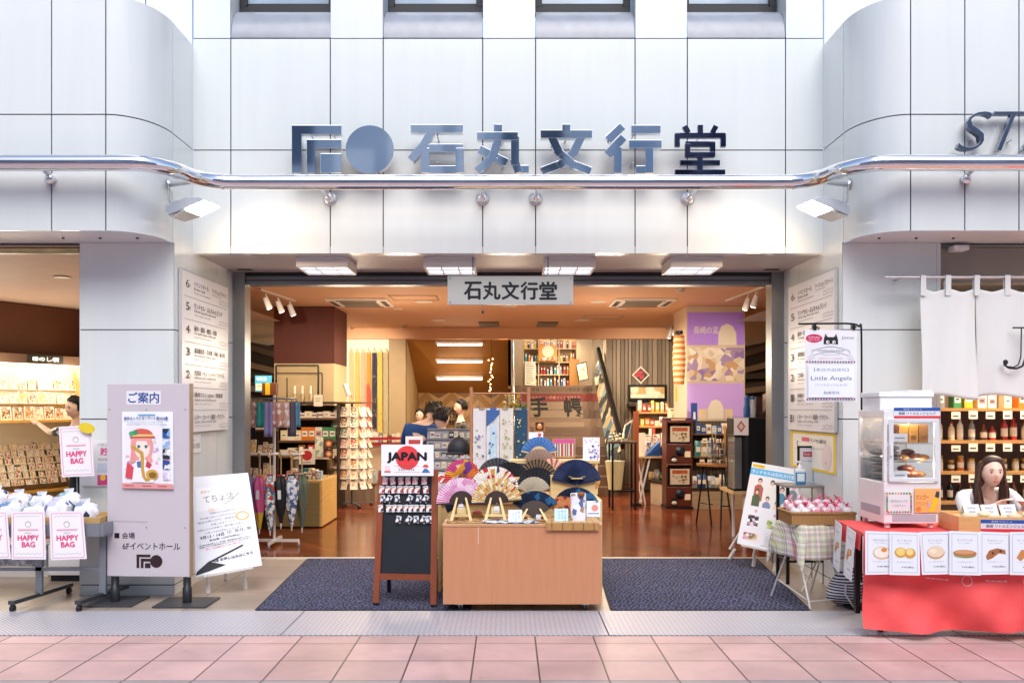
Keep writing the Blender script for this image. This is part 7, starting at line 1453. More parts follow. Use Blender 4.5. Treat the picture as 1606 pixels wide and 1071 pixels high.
for c in (.66, 1.05):
    for k in range(16): a, b = 2 * math.pi * k / 16, 2 * math.pi * (k + 1) / 16; q.add([cloth_pt(c + r * math.cos(t), .40 + r * math.sin(t)) for r, t in ((.032, a), (.036, a), (.036, b), (.032, b))], [(0, 1, 2, 3)], WHT)
pr = part('cloth_print', q, CLOTH)
FOOD = ['round tart topped with egg', 'halved yellow cheese pie', 'round cream-filled bun', 'long sandwich with lettuce', 'dark chocolate bread', 'golden toast']
def menu(p, k, lab):
    p.slab(p.m, .002, paper('#e9edf3')); fr = ink('#b4bcc8')
    for a, b in (((.08, .06), (.92, .06)), ((.92, .06), (.92, .94)), ((.92, .94), (.08, .94)), ((.08, .94), (.08, .06))): p.line([a, b], .003, fr)
    p.text(['たまごのタルト', 'チーズパイ', 'クリームパン', 'サンドイッチ', 'チョコブレッド', 'トースト', '焼き菓子', 'クロワッサン'][k], .5, .2, .045, ink('#6a6f78'), w=.5); p.text('手づくりの味わい', .5, .265, .025, ink('#8a8f98'), w=.4)
    if k == 0: p.ell(.55, .5, .3, .15, ink('#dcb894')); p.ell(.55, .49, .26, .12, ink('#f0e6da')); p.ell(.62, .43, .1, .05, ink('#d88a3a'))
    elif k == 1: p.ell(.37, .48, .2, .12, ink('#d8a03f')); p.ell(.37, .46, .15, .09, ink('#eed07a')); p.ell(.68, .49, .18, .12, ink('#d89a3f')); p.ell(.67, .46, .12, .08, ink('#f0d48a'))
    elif k == 2: p.ell(.5, .49, .29, .15, ink('#c89a70')); p.ell(.5, .47, .27, .125, ink('#ead0b0')); p.ell(.42, .45, .12, .05, ink('#f2e2cc'))
    elif k == 3: p.ell(.5, .54, .36, .07, ink('#7a9a4a')); p.ell(.5, .5, .38, .08, ink('#b8744a')); p.ell(.48, .47, .32, .05, ink('#d09a6a'))
    elif k == 4: p.poly([(.2, .58), (.3, .44), (.55, .38), (.8, .42), (.82, .52), (.6, .5), (.4, .62), (.24, .66)], ink('#a8683a')); p.ell(.42, .5, .04, .03, ink('#4a2a1a')); p.ell(.66, .45, .05, .03, ink('#5a3320'))
    else: p.poly([(.2, .6), (.35, .42), (.75, .4), (.8, .5), (.5, .56), (.34, .68)], ink('#c8854a')); p.ell(.55, .47, .12, .05, ink('#e0b078'))
    p.text('ふんわり焼き上げました', .5, .7, .025, ink('#8a8f98'), w=.55); p.text(f'¥ {380 + k * 30} (税込)', .6, .815, .045, ink('#4a4a52'), w=.4, bold=.02)
    solo('menu_card', p.m, lab, 'menu card', 'menu cards along the red stall')
MX = [(1357, 1404), (1395, 1442), (1442, 1491), (1489, 1537), (1536, 1586), (1584, 1634)]
for k, (a, b) in enumerate(MX):
    Ya = 6.02 - .105 * ((a - 1356) / 230 * 1.0); Yb_ = 6.02 - .105 * ((b - 1356) / 230 * 1.0); dz = -.012 if k % 2 else 0
    menu(Panel(P(a, 832 + k % 3, Ya + dz), P(b, 833 + (k + 1) % 3, Yb_ + dz), P(b + 1, 900 + k % 2 * 2, Yb_ - .03 + dz), P(a + (4 if k == 2 else 0), 901, Ya - .03 + dz)), k, f'menu card with a {FOOD[k]} on the front of the red stall')
menu(Panel(tb(-.03, .62, .715), tb(-.05, .36, .705), tb(-.07, .36, .36), tb(-.05, .62, .37)), 6, 'menu card at the far back of the left side of the red stall')
menu(Panel(tb(-.03, .30, .71), tb(-.04, .04, .70), tb(-.07, .04, .36), tb(-.055, .30, .36)), 7, 'menu card round the left corner, next to the front row of the red stall')
# chilled display case
FX0, FX1, FY0, FY1, FZ0, FZ1 = 2.672, 3.062, 6.35, 6.82, .735, 1.54; WF = mat('#ecebea', .28, var=.02, coat=.2)
FC = thing('food_case', 'white chilled glass display case of bread on the red stall', 'display case', ((FX0 + FX1) / 2, 6.6, .703))
q = M(); q.box(FX0, FX1, FY0, FY1, FZ0, 1.03, WF); part('base', q, FC, .006)
q = M(); w = .028
for x in (FX0, FX1 - w):
    for y in (FY0, FY1 - w): q.box(x, x + w, y, y + w, 1.03, 1.49, WF)
q.box(FX0 + .002, FX1 - .002, FY0 + .002, FY1 - .002, 1.485, FZ1, WF); q.box(FX0 + w, FX1 - w, FY1 - .012, FY1 - .004, 1.03, 1.485, mat('#d8dade', .4)); part('frame', q, FC, .004)
q = M()
for b in ((FX0 + .03, FX1 - .006, 1.035, 1.062), (FX0 + .03, FX1 - .006, 1.455, 1.482), (FX0 + .03, FX0 + .062, 1.062, 1.455), (FX1 - .035, FX1 - .006, 1.062, 1.455)): q.box(b[0], b[1], FY0 - .02, FY0 - .002, b[2], b[3], mat('#dde2e5', .3))
dr = part('door', q, FC, .003); q = M(); q.box(FX0 + .062, FX1 - .035, FY0 - .013, FY0 - .009, 1.062, 1.455, GLASS); part('glass', q, dr); q = M(); q.box(FX0 + .033, FX0 + .05, FY0 - .035, FY0 - .02, 1.22, 1.30, WF); part('handle', q, dr)
q = M(); q.box(FX0 + .008, FX0 + .012, FY0 + w, FY1 - w, 1.03, 1.485, GLASS); part('side_glass', q, FC); q = M(); q.box(FX1 - .012, FX1 - .008, FY0 + w, FY1 - w, 1.03, 1.485, GLASS); part('side_glass', q, FC)
for z in (1.04, 1.17, 1.30): q = M(); q.box(FX0 + .014, FX1 - .014, FY0 + .005, FY1 - .02, z, z + .004, GLASS); part('shelf', q, FC)
q = M(); q.box(FX0 - .002, FX0, FY0 + .06, FY1 - .06, .79, .85, mat('#a8a8b0', .5)); q.box(FX0 + .06, FX1 - .02, FY0 - .002, FY0, .75, .80, mat('#b4b6be', .5)); part('vent', q, FC)
for x in (FX0 + .04, FX1 - .04):
    for y in (FY0 + .04, FY1 - .04): q = M(); q.lathe([(.022, 0), (.018, .032)], (x, y, .703), mat('#e8d8d4', .4), 10); part('foot', q, FC)
warm_light('case_lamp', ((FX0 + FX1) / 2, FY0 + .09, 1.465), 3.2, .05, 'POINT', (1, .93, .82)); warm_light('case_lamp', (FX0 + .1, FY0 + .25, 1.2), 2.5, .04, 'POINT', (1, .93, .82)); warm_light('case_lamp', ((FX0 + FX1) / 2 + .1, FY0 + .1, 1.14), 1.0, .04, 'POINT', (1, .93, .82)); q = M(); q.box(FX0 + .05, FX1 - .05, FY0 + .02, FY0 + .04, 1.478, 1.484, lamp('#fff2e0', 5)); part('lamp', q, FC)
def band(p, nm, lab, tx):
    p.slab(p.m, .006, paper()); p.rect(0, 0, 1, .3, ink('#2456a8')); p.rect(0, .74, 1, 1, ink('#d8343c')); p.text(tx, .5, .52, .26, ink('#3a4a78'), w=.8, bold=.02); p.text('長崎マルシェ', .4, .15, .15, ink('#c8d4ea'), w=.4); solo(nm, p.m, lab, 'sign')
band(Panel((FX0 + .07, FY0 - .004, 1.56), (FX1 + .01, FY0 - .004, 1.56), (FX1 + .01, FY0 - .004, 1.48), (FX0 + .07, FY0 - .004, 1.48)), 'shop_card', 'blue, white and red banded sign at the top front of the food case', '長崎 リトルエンジェルズ')
for k in range(4):
    q = M(); x = FX0 + .10 + k * .072; q.box(x - .033, x + .033, 6.42, 6.48, 1.307, 1.307 + .13, mat(['#6a4434', '#c8924a', '#c8924a', '#a87438'][k], .25, var=.15, vs=18)); q.box(x - .02, x + .02, 6.418, 6.42, 1.33, 1.36, paper() if k == 0 else mat('#8a5a2a', .5)); solo('bread_pack', q, f'{["dark brown", "golden", "golden", "amber"][k]} bread pack, {ORD[k]} from the left on the top shelf of the food case', 'bread', 'bread packs in the food case', bevel=.008)
for k in range(4): q = M(); z = 1.05 + k * .052; q.ball((FX0 + .09, 6.62, z + .024), (.075, .10, .024), mat('#b0a89e', .25, var=.3, vs=30), 16, 8); solo('packed_roll', q, f'wrapped flat roll, {ORD[k]} up in the stack inside the left of the food case', 'bread', 'stacked rolls in the food case')
for k in range(3): q = M(); z = 1.18 + k * .035; q.ball((FX0 + .105, 6.46, z + .017), (.05, .06, .018), mat('#6a625c', .25, var=.3, vs=30), 14, 8); solo('packed_roll', q, f'small wrapped dark roll, {ORD[k]} up in the front middle stack of the food case', 'bread', 'stacked rolls in the food case')
for k, (x, z, c) in enumerate(((.20, 1.08, '#7a3f22'), (.28, 1.075, '#8a4a28'), (.24, 1.115, '#6a3620'), (.33, 1.07, '#b8854a'))): q = M(); q.ball((FX0 + x, 6.5 + k * .02, z), (.062, .05, .026), mat(c, .3, var=.2, vs=20), 14, 8); solo('bun', q, f'{["left brown", "middle brown", "topmost dark brown", "right golden"][k]} bun on the lowest shelf of the food case', 'bread')
for k, (x, z, c) in enumerate(((.14, 1.205, '#7a4628'), (.215, 1.20, '#b07a42'), (.29, 1.205, '#8a5230'), (.25, 1.235, '#6a3a22'), (.335, 1.20, '#a8703a'))): q = M(); q.ball((FX0 + x, 6.48 + k % 2 * .05, z), (.05, .045, .024), mat(c, .3, var=.2, vs=20), 14, 8); solo('bun', q, f'{["dark", "tan", "reddish", "uppermost dark", "rightmost golden"][k]} bun on the middle shelf of the food case', 'bread')
for k, (x, z) in enumerate(((.075, 1.315), (.075, 1.05))): q = M(); q.box(FX0 + x, FX0 + x + .10, 6.365, 6.368, z, z + .06, paper()); q.box(FX0 + x + .01, FX0 + x + .08, 6.3635, 6.365, z + .025, z + .032, ink('#7a7a80')); solo('price_card', q, f'white price card on the {["top", "lowest"][k]} shelf of the food case', 'card')
p = Panel((FX0 + .005, FY0 - .006, .965), (FX0 + .205, FY0 - .006, .965), (FX0 + .205, FY0 - .006, .805), (FX0 + .005, FY0 - .006, .805)); p.slab(p.m, .003, paper()); random.seed(4)
for k in range(34): s = k / 34; a = [(s * 4, 0), (1, s * 4 - 1), (3 - s * 4, 1), (0, 4 - s * 4)][int(s * 4)]; p.ell(.07 + .86 * min(1, max(0, a[0])), .09 + .82 * min(1, max(0, a[1])), .035, None, ink(random.choice(['#3f8a4a', '#d84a4a', '#5aa85a', '#e0b040', '#7a4a9a'])), 10)
p.text('保冷中のパンです', .5, .42, .1, ink('#5a8a5a'), w=.6); p.text('ご注文下さい', .5, .62, .09, ink('#6a6a70'), w=.5); solo('flower_card', p.m, 'white card with a flowered border on the food case base', 'card')
p = Panel((FX0 + .215, FY0 - .01, .985), (FX1 + .005, FY0 - .01, .985), (FX1 + .005, FY0 - .01, .815), (FX0 + .215, FY0 - .01, .815)); p.slab(p.m, .003, mat('#f0b56a', .5)); p.text('マンゴー', .3, .35, .2, ink('#c8502a'), w=.5, bold=.03); p.text('ドリンク', .3, .62, .16, ink('#c8502a'), w=.45); p.poly([(.55, .95), (.78, .35), (.95, .42), (.75, 1)], ink('#f0c820')); p.poly([(.79, .33), (.86, .1), (.98, .14), (.95, .4)], ink('#3a3a44')); p.ell(.15, .85, .1, None, ink('#e8843a')); p.poly([(.48, .7), (.62, .55), (.6, .8)], ink('#c9b0d8')); solo('drink_poster', p.m, 'small orange drink poster on the food case base', 'poster')
CBX = thing('cooler_box', 'white foam cooler box on top of the food case', 'box', (2.86, 6.62, 1.541)); q = M(); q.box(2.69, 3.07, 6.46, 6.78, 1.561 if False else 1.5415, 1.635, mat('#f0f0f0', .5, bump=.1, bs=80)); part('body', q, CBX, .008); q = M(); q.box(2.68, 3.08, 6.45, 6.79, 1.636, 1.672, mat('#f2f2f2', .5, bump=.1, bs=80)); q.box(2.90, 3.07, 6.47, 6.77, 1.672, 1.685, mat('#ececee', .5)); part('lid', q, CBX, .006)
# tray and tent cards
TY = thing('serving_tray', 'long shallow wooden tray with price cards on the red stall', 'tray', tb(1.3, .2, .703)); q = M(); a, b = .64, 2.6; TW_ = wood('#dfae70', .4, 'X')
for (s0, s1, d0, d1) in ((a, b, .04, .06), (a, b, .42, .44), (a, a + .02, .06, .42), (b - .02, b, .06, .42)): q.prism([tb(s0, d0, .704), tb(s1, d0, .704), tb(s1, d1, .704), tb(s0, d1, .704)], (0, 0, .11), TW_)
part('side', q, TY); q = M(); q.prism([tb(a + .02, .06, .78), tb(b - .02, .06, .78), tb(b - .02, .42, .78), tb(a + .02, .42, .78)], (0, 0, .012), wood('#ecc890', .4, 'X')); part('bottom', q, TY)
for k, (s0, s1) in enumerate(((.78, 1.12), (1.16, 1.5))): band(Panel(tb(s0, .034, .80), tb(s1, .034, .80), tb(s1, .034, .715), tb(s0, .034, .715)), 'shop_card', ['blue, white and red banded sign on the wooden tray front', 'second banded sign on the tray front, cut by the right picture edge'][k], '長崎 リトルエンジェルズ')
for k, px in enumerate((1527, 1555, 1584)):
    t = thing('tent_card', f'folded white price card on the wooden tray, {["left of", "in the middle before", "right of"][k]} the seated woman', 'card', tb(.9 + k * .13, .3, .793)); c = P(px, 800, 6.35); p = Panel((c.x - .055, 6.40, .865), (c.x + .055, 6.39, .87), (c.x + .06, 6.36, .793), (c.x - .05, 6.37, .793)); p.slab(p.m, .001, paper()); p.text('新商品', .5, .35, .2, ink('#7a7a84'), w=.5); p.text('¥350', .5, .68, .2, ink('#5a5a62'), w=.4); part('front_leaf', p.m, t); q = M(); q.add([p.at(0, 0, -.002), p.at(1, 0, -.002), p.at(1, 1, -.002) + Vector((0, .07, 0)), p.at(0, 1, -.002) + Vector((0, .07, 0))], [(0, 1, 2, 3)], paper()); part('back_leaf', q, t)
random.seed(31)
for k in range(12):
    s = .75 + k * .15; q = M(); c = tb(s, .16 + (k % 2) * .12, .793); q.ball(c + Vector((0, 0, .018)), (.05, .035, .022), mat(random.choice(['#e8d8b8', '#efe2c8', '#d8b890']), .35, var=.15, vs=20), 12, 6); solo('pastry', q, f'small wrapped pastry, {ORD[k]} from the left on the wooden tray', 'bread', 'pastries on the wooden tray')
# shop curtain
CUR = thing('shop_curtain', 'white half-length shop curtain with a black serif letter hung on a thin rod', 'curtain', (4.2, 7.2, 1.65)); Yc = 7.22; CW = mat('#dfe1de', .8, var=.02, bump=.05, bs=70)
q = M(); z = Z(435, Yc); q.tube([(X(1387, Yc), Yc, z), (7.5, Yc, z)], .012, STEEL, 10); part('rod', q, CUR)
q = M(); q.tube([(X(1420, Yc), Yc, z), (X(1420, Yc), 7.43, z)], .008, STEEL, 8); part('wall_hook', q, CUR)
edges = [1444, 1492, 1528, 1606, 1690]; ztop = Z(452, Yc); zbt = 1.64
LOOPS = [1447, 1486, 1531, 1579, 1640, 1690]
for i, (a, b) in enumerate(((1443, 1530), (1531, 1632), (1633, 1740))):
    q = M(); xa, xb = X(a, Yc), X(b, Yc); lp = [(X(l, Yc) - xa) / (xb - xa) for l in LOOPS]
    def fn(u, v):
        s = min(abs(u - l) for l in lp); sag = .03 * min(1, s / .22) * (1 - v) ** 1.5
        y = Yc + (.022 * math.sin(u * 7 + i * 2) + .007 * math.sin(u * 19 + i + v * 4)) * (.35 + .65 * v) - .02 * v + (.03 * (1 - u) * v if i else .0)
        return Vector((xa + (xb - xa) * u + .02 * math.sin(v * 3 + u * 5) * v, y, ztop - sag + (zbt - ztop + .02 * math.sin(u * 5)) * v))
    q.grid(fn, 48, 30, CW); part('cloth_panel', q, CUR, solid=.003)
for l in LOOPS: q = M(); x = X(l, Yc); q.box(x - .022, x + .022, Yc - .017, Yc - .013, ztop - .06, z + .012, CW); q.box(x - .022, x + .022, Yc + .013, Yc + .017, ztop - .06, z + .012, CW); q.box(x - .022, x + .022, Yc - .017, Yc + .017, z + .012, z + .016, CW); part('loop', q, CUR)
q = M(); BK = ink('#1b1620'); Yj = Yc - .075
def jb(pts, w):
    for a, b in zip(pts, pts[1:]): q.bar(P(*a, Yj), P(*b, Yj), w, .002, BK, (0, 1, 0))
jb([(1588, 514), (1622, 514)], .012); jb([(1602, 514), (1601, 560), (1597, 572), (1590, 576), (1580, 575)], .010); jb([(1610, 514), (1609, 558), (1604, 574), (1594, 578), (1582, 577), (1574, 571)], .016); q.ball(P(1577, 568, Yj), (.022, .002, .022), BK, 12, 6)
part('lettering', q, CUR)
q = M(); q.box(X(1495, 7.4), X(1519, 7.4), 7.38, 7.5, 2.86, 2.905, WPLAST); solo('door_sensor', q, 'small white sensor box above the shop curtain', 'sensor', bevel=.01)
# shelves of the right shop
RSH = thing('shelf_unit', 'wooden shelf wall of food products behind the seated woman', 'shelf', (5.2, 9.1, 0)); q = M(); q.box(4.3, 7.0, 9.32, 9.35, 0, 2.0, wood('#6a5848', .5, 'Z', 2)); part('back_board', q, RSH)
for z in (1.555, 1.23, .92, .62): q = M(); q.box(4.3, 7.0, 8.95, 9.318, z - .03, z, wood('#b9874f', .4, 'X')); part('shelf', q, RSH)
q = M(); q.box(4.27, 4.3, 8.95, 9.35, 0, 2.0, wood('#8a6a48', .4, 'Z')); part('side_board', q, RSH)
for (z, sh, n, w, h, cols, lb, j) in ((1.556, 'box', 15, .085, .19, ['grey', 'green', 'yellow', 'white', 'white', 'cream', 'orange', 'white', 'black', 'cream', 'white'], 'top', 2), (1.231, 'bottle', 18, .068, .28, ['cream', 'cream', 'white', 'grey', 'brown', 'red', 'red', 'red', 'white', 'white', 'yellow', 'orange', 'blue', 'red', 'cream'], 'second', 2), (.921, 'jar', 18, .075, .16, ['cream', 'brown', 'orange', 'cream', 'white', 'yellow', 'brown'], 'third', 2), (.621, 'bottle', 18, .06, .22, ['brown', 'black', 'green', 'yellow', 'brown', 'orange'], 'lowest', 1)):
    row(f'on the {lb} shelf behind the seated woman', f'{sh}s behind the seated woman', sh, n, (4.34, 9.08, z), (6.3, 9.08, z), w, .10, h, cols, jit=j)
    if z > .7: row(f'below the {lb} shelf behind the seated woman', 'price tags behind the seated woman', 'tag', 11, (4.4, 8.945, z - .11), (6.3, 8.945, z - .11), .09, 0, .08, ['white'])
for x in (4.9, 5.9):
    t = thing('downlight', f'round ceiling lamp in the right shop, {"nearer the pillar" if x < 5.5 else "farther right"}', 'ceiling light', (x, 8.4, 2.9)); q = M(); q.lathe([(.07, 0), (.09, -.01), (.07, -.012)], (x, 8.4, 2.908), TRIM, 18); part('trim_ring', q, t); q = M(); q.lathe([(.068, -.006), (.03, -.005)], (x, 8.4, 2.908), lamp('#fff0dc', 9), 18); part('lens', q, t); warm_light('downlight_beam', (x, 8.35, 2.86), 150, .1, ang=160)
# hanging black cat sign
JS = thing('hanging_sign', 'white sign with a black cat emblem hung by clips from a thin black stand', 'sign', (2.76, 6.95, 0)); q = M(); x = X(1351, 6.95)
q.tube(smooth([(x, 6.95, -.3), (x, 6.95, .0), (x, 6.95, 1.2), (x, 6.95, 2.12), (x - .02, 6.95, 2.19), (x - .09, 6.95, 2.212), (x - .3, 6.95, 2.213), (X(1252, 6.95), 6.95, 2.21), (X(1240, 6.95), 6.95, 2.21)], 6), .008, BLACKM, 8); part('pole', q, JS); q = M(); q.lathe([(.13, .009), (.13, .02)], (x, 6.95, 0), BLACKM, 20); part('base', q, JS)
for px in (1277, 1338): q = M(); c = P(px, 512, 6.94); q.box(c.x - .012, c.x + .012, 6.925, 6.965, c.z - .03, c.z + .02, BLACK); q.box(c.x - .02, c.x + .02, 6.92, 6.935, c.z - .012, c.z + .0, BLACK); part('clip', q, JS)
p = front(1262, 517, 1344, 630, 6.93); p.c[1].z -= .004; p.slab(p.m, .003, paper()); p.ell(.18, .12, .16, .06, ink('#c8235a')); p.text('本日の出店', .18, .105, .025, paper(), w=.22); p.text('はこちら', .18, .14, .025, paper(), w=.2)
p.poly([(.36, .2), (.365, .13), (.395, .05), (.44, .1), (.56, .1), (.605, .05), (.635, .13), (.64, .2)], ink('#17171c')); p.poly([(.385, .09), (.395, .06), (.42, .095)], ink('#b03a4a')); p.poly([(.615, .09), (.605, .06), (.58, .095)], ink('#b03a4a')); p.ell(.44, .17, .032, None, paper()); p.ell(.56, .17, .032, None, paper()); p.ell(.447, .172, .014, None, ink('#17171c')); p.ell(.567, .172, .014, None, ink('#17171c')); p.poly([(.42, .215), (.47, .195), (.53, .195), (.58, .215)], paper())
p.text('Jimo', .82, .11, .05, ink('#8a8f98'), w=.24); gl = ink('#9a9aa2')
def arc(v0): return [(.14 + .72 * k / 14, v0 - .055 * math.sin(math.pi * k / 14)) for k in range(15)]
p.line(arc(.29), .004, gl); p.line(arc(.36), .004, gl); p.line([(.14, .29), (.14, .36)], .004, gl); p.line([(.86, .29), (.86, .36)], .004, gl); p.poly([(.05, .38), (.14, .33), (.2, .39), (.08, .42)], ink('#d8d8de')); p.poly([(.95, .38), (.86, .33), (.8, .39), (.92, .42)], ink('#d8d8de')); p.text('NAGASAKI LOCAL MARCHE', .5, .287, .02, ink('#6a6a72'), w=.5); p.text('Every weekend sale', .5, .345, .018, gl, w=.34); p.text('長崎マルシェ出店情報', .5, .395, .02, ink('#d89a8a'), w=.44)
for v in (.445, .965):
    for k in range(18): p.rect(.03 + k * .053, v - .012, .06 + k * .053, v + .012, ink(['#c8235a', '#1f7a7a', '#8a2a5a', '#2a4a8a'][k % 4]))
p.rect(.06, .49, .94, .94, ink('#eaeef8')); p.text('【本日の出店社】', .5, .555, .045, ink('#4a5270'), w=.66); p.text('Little Angels', .5, .68, .075, ink('#3a4468'), w=.78); p.text('（リトルエンジェルズ）', .5, .765, .04, ink('#6a7290'), w=.6); p.text('長崎市内', .5, .875, .045, ink('#5a6280'), w=.3); part('sign_sheet', p.m, JS)
# black stool with sanitiser
table('side_table', 'small black framed side table with sanitiser beside the right pillar', X(1229, 7.9), X(1297, 7.9), 7.85, 8.2, .875, mat('#8a8480', .3), BLACKM, zf=.003, r=.013, rail=.2, th=.02)
SZ = thing('sanitiser_bottle', 'clear pump bottle with blue label on the black side table', 'bottle', P(1254, 757, 7.95)); c = Vector((X(1254, 7.95), 7.95, .876)); q = M(); q.box(c.x - .045, c.x + .045, 7.92, 7.98, c.z, c.z + .14, mat('#dfe9ec', .12, coat=.4)); part('body', q, SZ, .012); q = M(); q.box(c.x - .046, c.x + .046, 7.915, 7.92, c.z + .005, c.z + .11, ink('#3a86b8')); q.box(c.x - .032, c.x + .032, 7.912, 7.915, c.z + .03, c.z + .10, paper('#dfeef4')); part('label', q, SZ); q = M(); q.lathe([(.02, .14), (.02, .165), (.008, .17), (.008, .2)], c, WPLAST, 12); q.bar(c + Vector((.01, 0, .205)), c + Vector((-.05, -.02, .20)), .018, .012, WPLAST); part('pump', q, SZ)
SF = thing('sign_holder', 'black framed hand sanitiser notice behind the pump bottle', 'sign', P(1272, 757, 8.1)); p = front(1251, 699, 1294, 765, 8.12, .03); q = M(); p.frame(q, .018, .02, BLACKM); p.slab(q, .01, BLACKM); part('frame', q, SF); p.rect(.05, .03, .95, .97, mat('#cfd0d6', .3)); p.rect(.2, .14, .8, .26, ink('#a8263a')); p.text('手指の消毒にご協力ください', .5, .2, .05, paper(), w=.54); p.text('アルコール消毒液をご利用ください', .5, .36, .045, ink('#5a5a62'), w=.7); p.rect(.55, .55, .75, .85, ink('#4a9ac0')); p.rect(.6, .48, .66, .55, ink('#8ab8cc')); part('notice', p.m, SF)
# folding stand with check cloth, basket of sweets
FS_ = thing('folding_stand', 'white wire folding stand with crossed legs under the checked cloth', 'stand', (2.4, 7.1, 0)); WW = mat('#e6e2dc', .35, .2); zt = .625
for (px, py, qx, qy) in ((1233, 904, 1254, 868), (1270, 957, 1252, 868)): pass
L1 = [((2.165, 7.35, .01), (2.30, 7.12, zt)), ((2.325, 6.87, .01), (2.27, 7.12, zt)), ((2.66, 7.0, .01), (2.52, 7.25, zt)), ((2.52, 7.45, .01), (2.60, 7.2, zt))]
for a, b in L1: q = M(); q.tube([a, b], .009, WW, 8); part('leg', q, FS_)
q = M(); q.tube([(2.33, 6.9, .06), (2.65, 7.02, .06)], .007, WW, 6); q.tube([(2.2, 7.3, .16), (2.33, 6.9, .06)], .007, WW, 6); q.tube([(2.3, 7.0, .12), (2.58, 7.2, .5)], .006, WW, 6); part('brace', q, FS_); q = M(); q.prism([(2.23, 7.0, zt), (2.66, 6.96, zt), (2.68, 7.34, zt), (2.25, 7.36, zt)], (0, 0, .015), WW); part('top', q, FS_)
def check_mat():
    m, n, l, b = nodes('check_cloth'); tc = n.new('ShaderNodeTexCoord'); o = None
    mx = n.new('ShaderNodeMix'); mx.data_type = 'RGBA'; mx.blend_type = 'MULTIPLY'; mx.inputs['Factor'].default_value = 1
    for k, (d, key) in enumerate((('X', 'A'), ('Z', 'B'))):
        w = n.new('ShaderNodeTexWave'); w.bands_direction = d; w.inputs['Scale'].default_value = 3.4; r = n.new('ShaderNodeValToRGB'); r.color_ramp.interpolation = 'CONSTANT'; e = r.color_ramp.elements
        cs = ['#eceae6', '#d8dc8a', '#eceae6', '#9fc4c8', '#efedea', '#d8a8b4', '#eceae6']
        while len(e) < len(cs): e.new(.5)
        for i, c in enumerate(cs): e[i].position = i / len(cs); e[i].color = (*lin(c), 1)
        l.new(tc.outputs['Object'], w.inputs['Vector']); l.new(w.outputs['Fac'], r.inputs['Fac']); l.new(r.outputs[0], mx.inputs[key])
    l.new(mx.outputs['Result'], b.inputs['Base Color']); b.inputs['Roughness'].default_value = .85; return m
q = M(); zc = zt + .018; cc = Vector((2.45, 7.16, 0))
def ck(u, v):
    x, y = (u - .5) * 1.0, (v - .5) * .95; hx, hy = .22, .19; ox, oy = max(0, abs(x) - hx), max(0, abs(y) - hy); d = math.hypot(ox, oy); ang_ = math.atan2(y, x)
    px = math.copysign(min(abs(x), hx + .05 * math.tanh(ox * 6) + .012 * math.sin(ang_ * 9) * min(1, d * 6)), x); py = math.copysign(min(abs(y), hy + .05 * math.tanh(oy * 6) + .012 * math.cos(ang_ * 11) * min(1, d * 6)), y)
    ca, sa = math.cos(.25), math.sin(.25); return Vector((cc.x + px * ca - py * sa, cc.y + px * sa + py * ca, zc - d * .92 + .004 * math.sin(u * 30)))
q.grid(ck, 44, 44, check_mat()); solo('check_cloth', q, 'pastel checked cloth draped over the folding stand', 'cloth', solid=.003)
WK = thing('sweets_basket', 'flat wicker basket on the checked cloth', 'basket', (2.5, 7.15, .645)); q = M(); WI = striped('#b58a54', '#8a6236', 30, 'X', .6); zb_ = .646; bx0, bx1, by0, by1 = 2.21, 2.71, 6.96, 7.30
q.box(bx0, bx1, by0, by1, zb_, zb_ + .012, WI)
for b in ((bx0, bx1, by0, by0 + .015), (bx0, bx1, by1 - .015, by1), (bx0, bx0 + .015, by0 + .015, by1 - .015), (bx1 - .015, bx1, by0 + .015, by1 - .015)): q.box(*b, zb_ + .012, zb_ + .085, WI)
part('body', q, WK); q = M(); q.tube([(bx0, by0, zb_ + .09), (bx1, by0, zb_ + .09), (bx1, by1, zb_ + .09), (bx0, by1, zb_ + .09), (bx0, by0, zb_ + .09)], .011, WI, 8); part('rim', q, WK)
random.seed(41)
for k in range(18):
    x = bx0 + .06 + (k % 6) * .078 + random.uniform(-.01, .01); y = by0 + .07 + (k // 6) * .1; z = zb_ + .05 + (k // 6) * .02; q = M(); s1 = random.uniform(0, 6); pc = random.choice(['#e8b8c4', '#f0e6e6', '#e6d8d8', '#e88aa4'])
    q.grid(lambda u, v: Vector((x + .042 * (1 + .2 * math.sin(9 * u * 6.28 + s1)) * math.sin(v * 3.14) * math.cos(u * 6.28), y + .038 * math.sin(v * 3.14) * math.sin(u * 6.28), z + .04 - .045 * math.cos(v * 3.14))), 18, 8, printed([pc, '#f2ecec', pc, '#d8dce0'], 40, .15)); rb_ = mat(random.choice(['#e0467a', '#e88aa8', '#d84a6a', '#f0a8bc']), .4)
    for j in range(9): a = random.uniform(0, 6.28); o = Vector((x, y, z + .082)); t_ = o + Vector((math.cos(a) * .035, math.sin(a) * .03 - .01, random.uniform(.0, .045))); s_ = Vector((-math.sin(a), math.cos(a), .3)) * .007; q.add([o - s_ * .5, o + s_ * .5, t_ + s_, t_ - s_], [(0, 1, 2, 3)], rb_)
    solo('sweets_bag', q, f'pink ribboned bag of sweets, {ORD[k % 6]} from left in the {["front", "middle", "back"][k // 6]} row of the wicker basket', 'sweets', 'ribboned sweets bags in the basket')
BG = thing('striped_bag', 'navy and white striped cloth bag lying under the red stall', 'bag', (2.72, 7.0, .004)); q = M()
def bgf(u, v):
    a = u * 2 * math.pi; b = v * math.pi; r = 1 + .06 * math.sin(3 * a + 4 * b) + .04 * math.sin(7 * b); pw = lambda t: math.copysign(abs(t) ** .7, t)
    return Vector((2.70 + .19 * r * pw(math.sin(b)) * math.cos(a), 7.02 + .13 * r * math.sin(b) * math.sin(a), max(.004, .13 - .14 * r * math.cos(b) + .03 * math.sin(a * 2))))
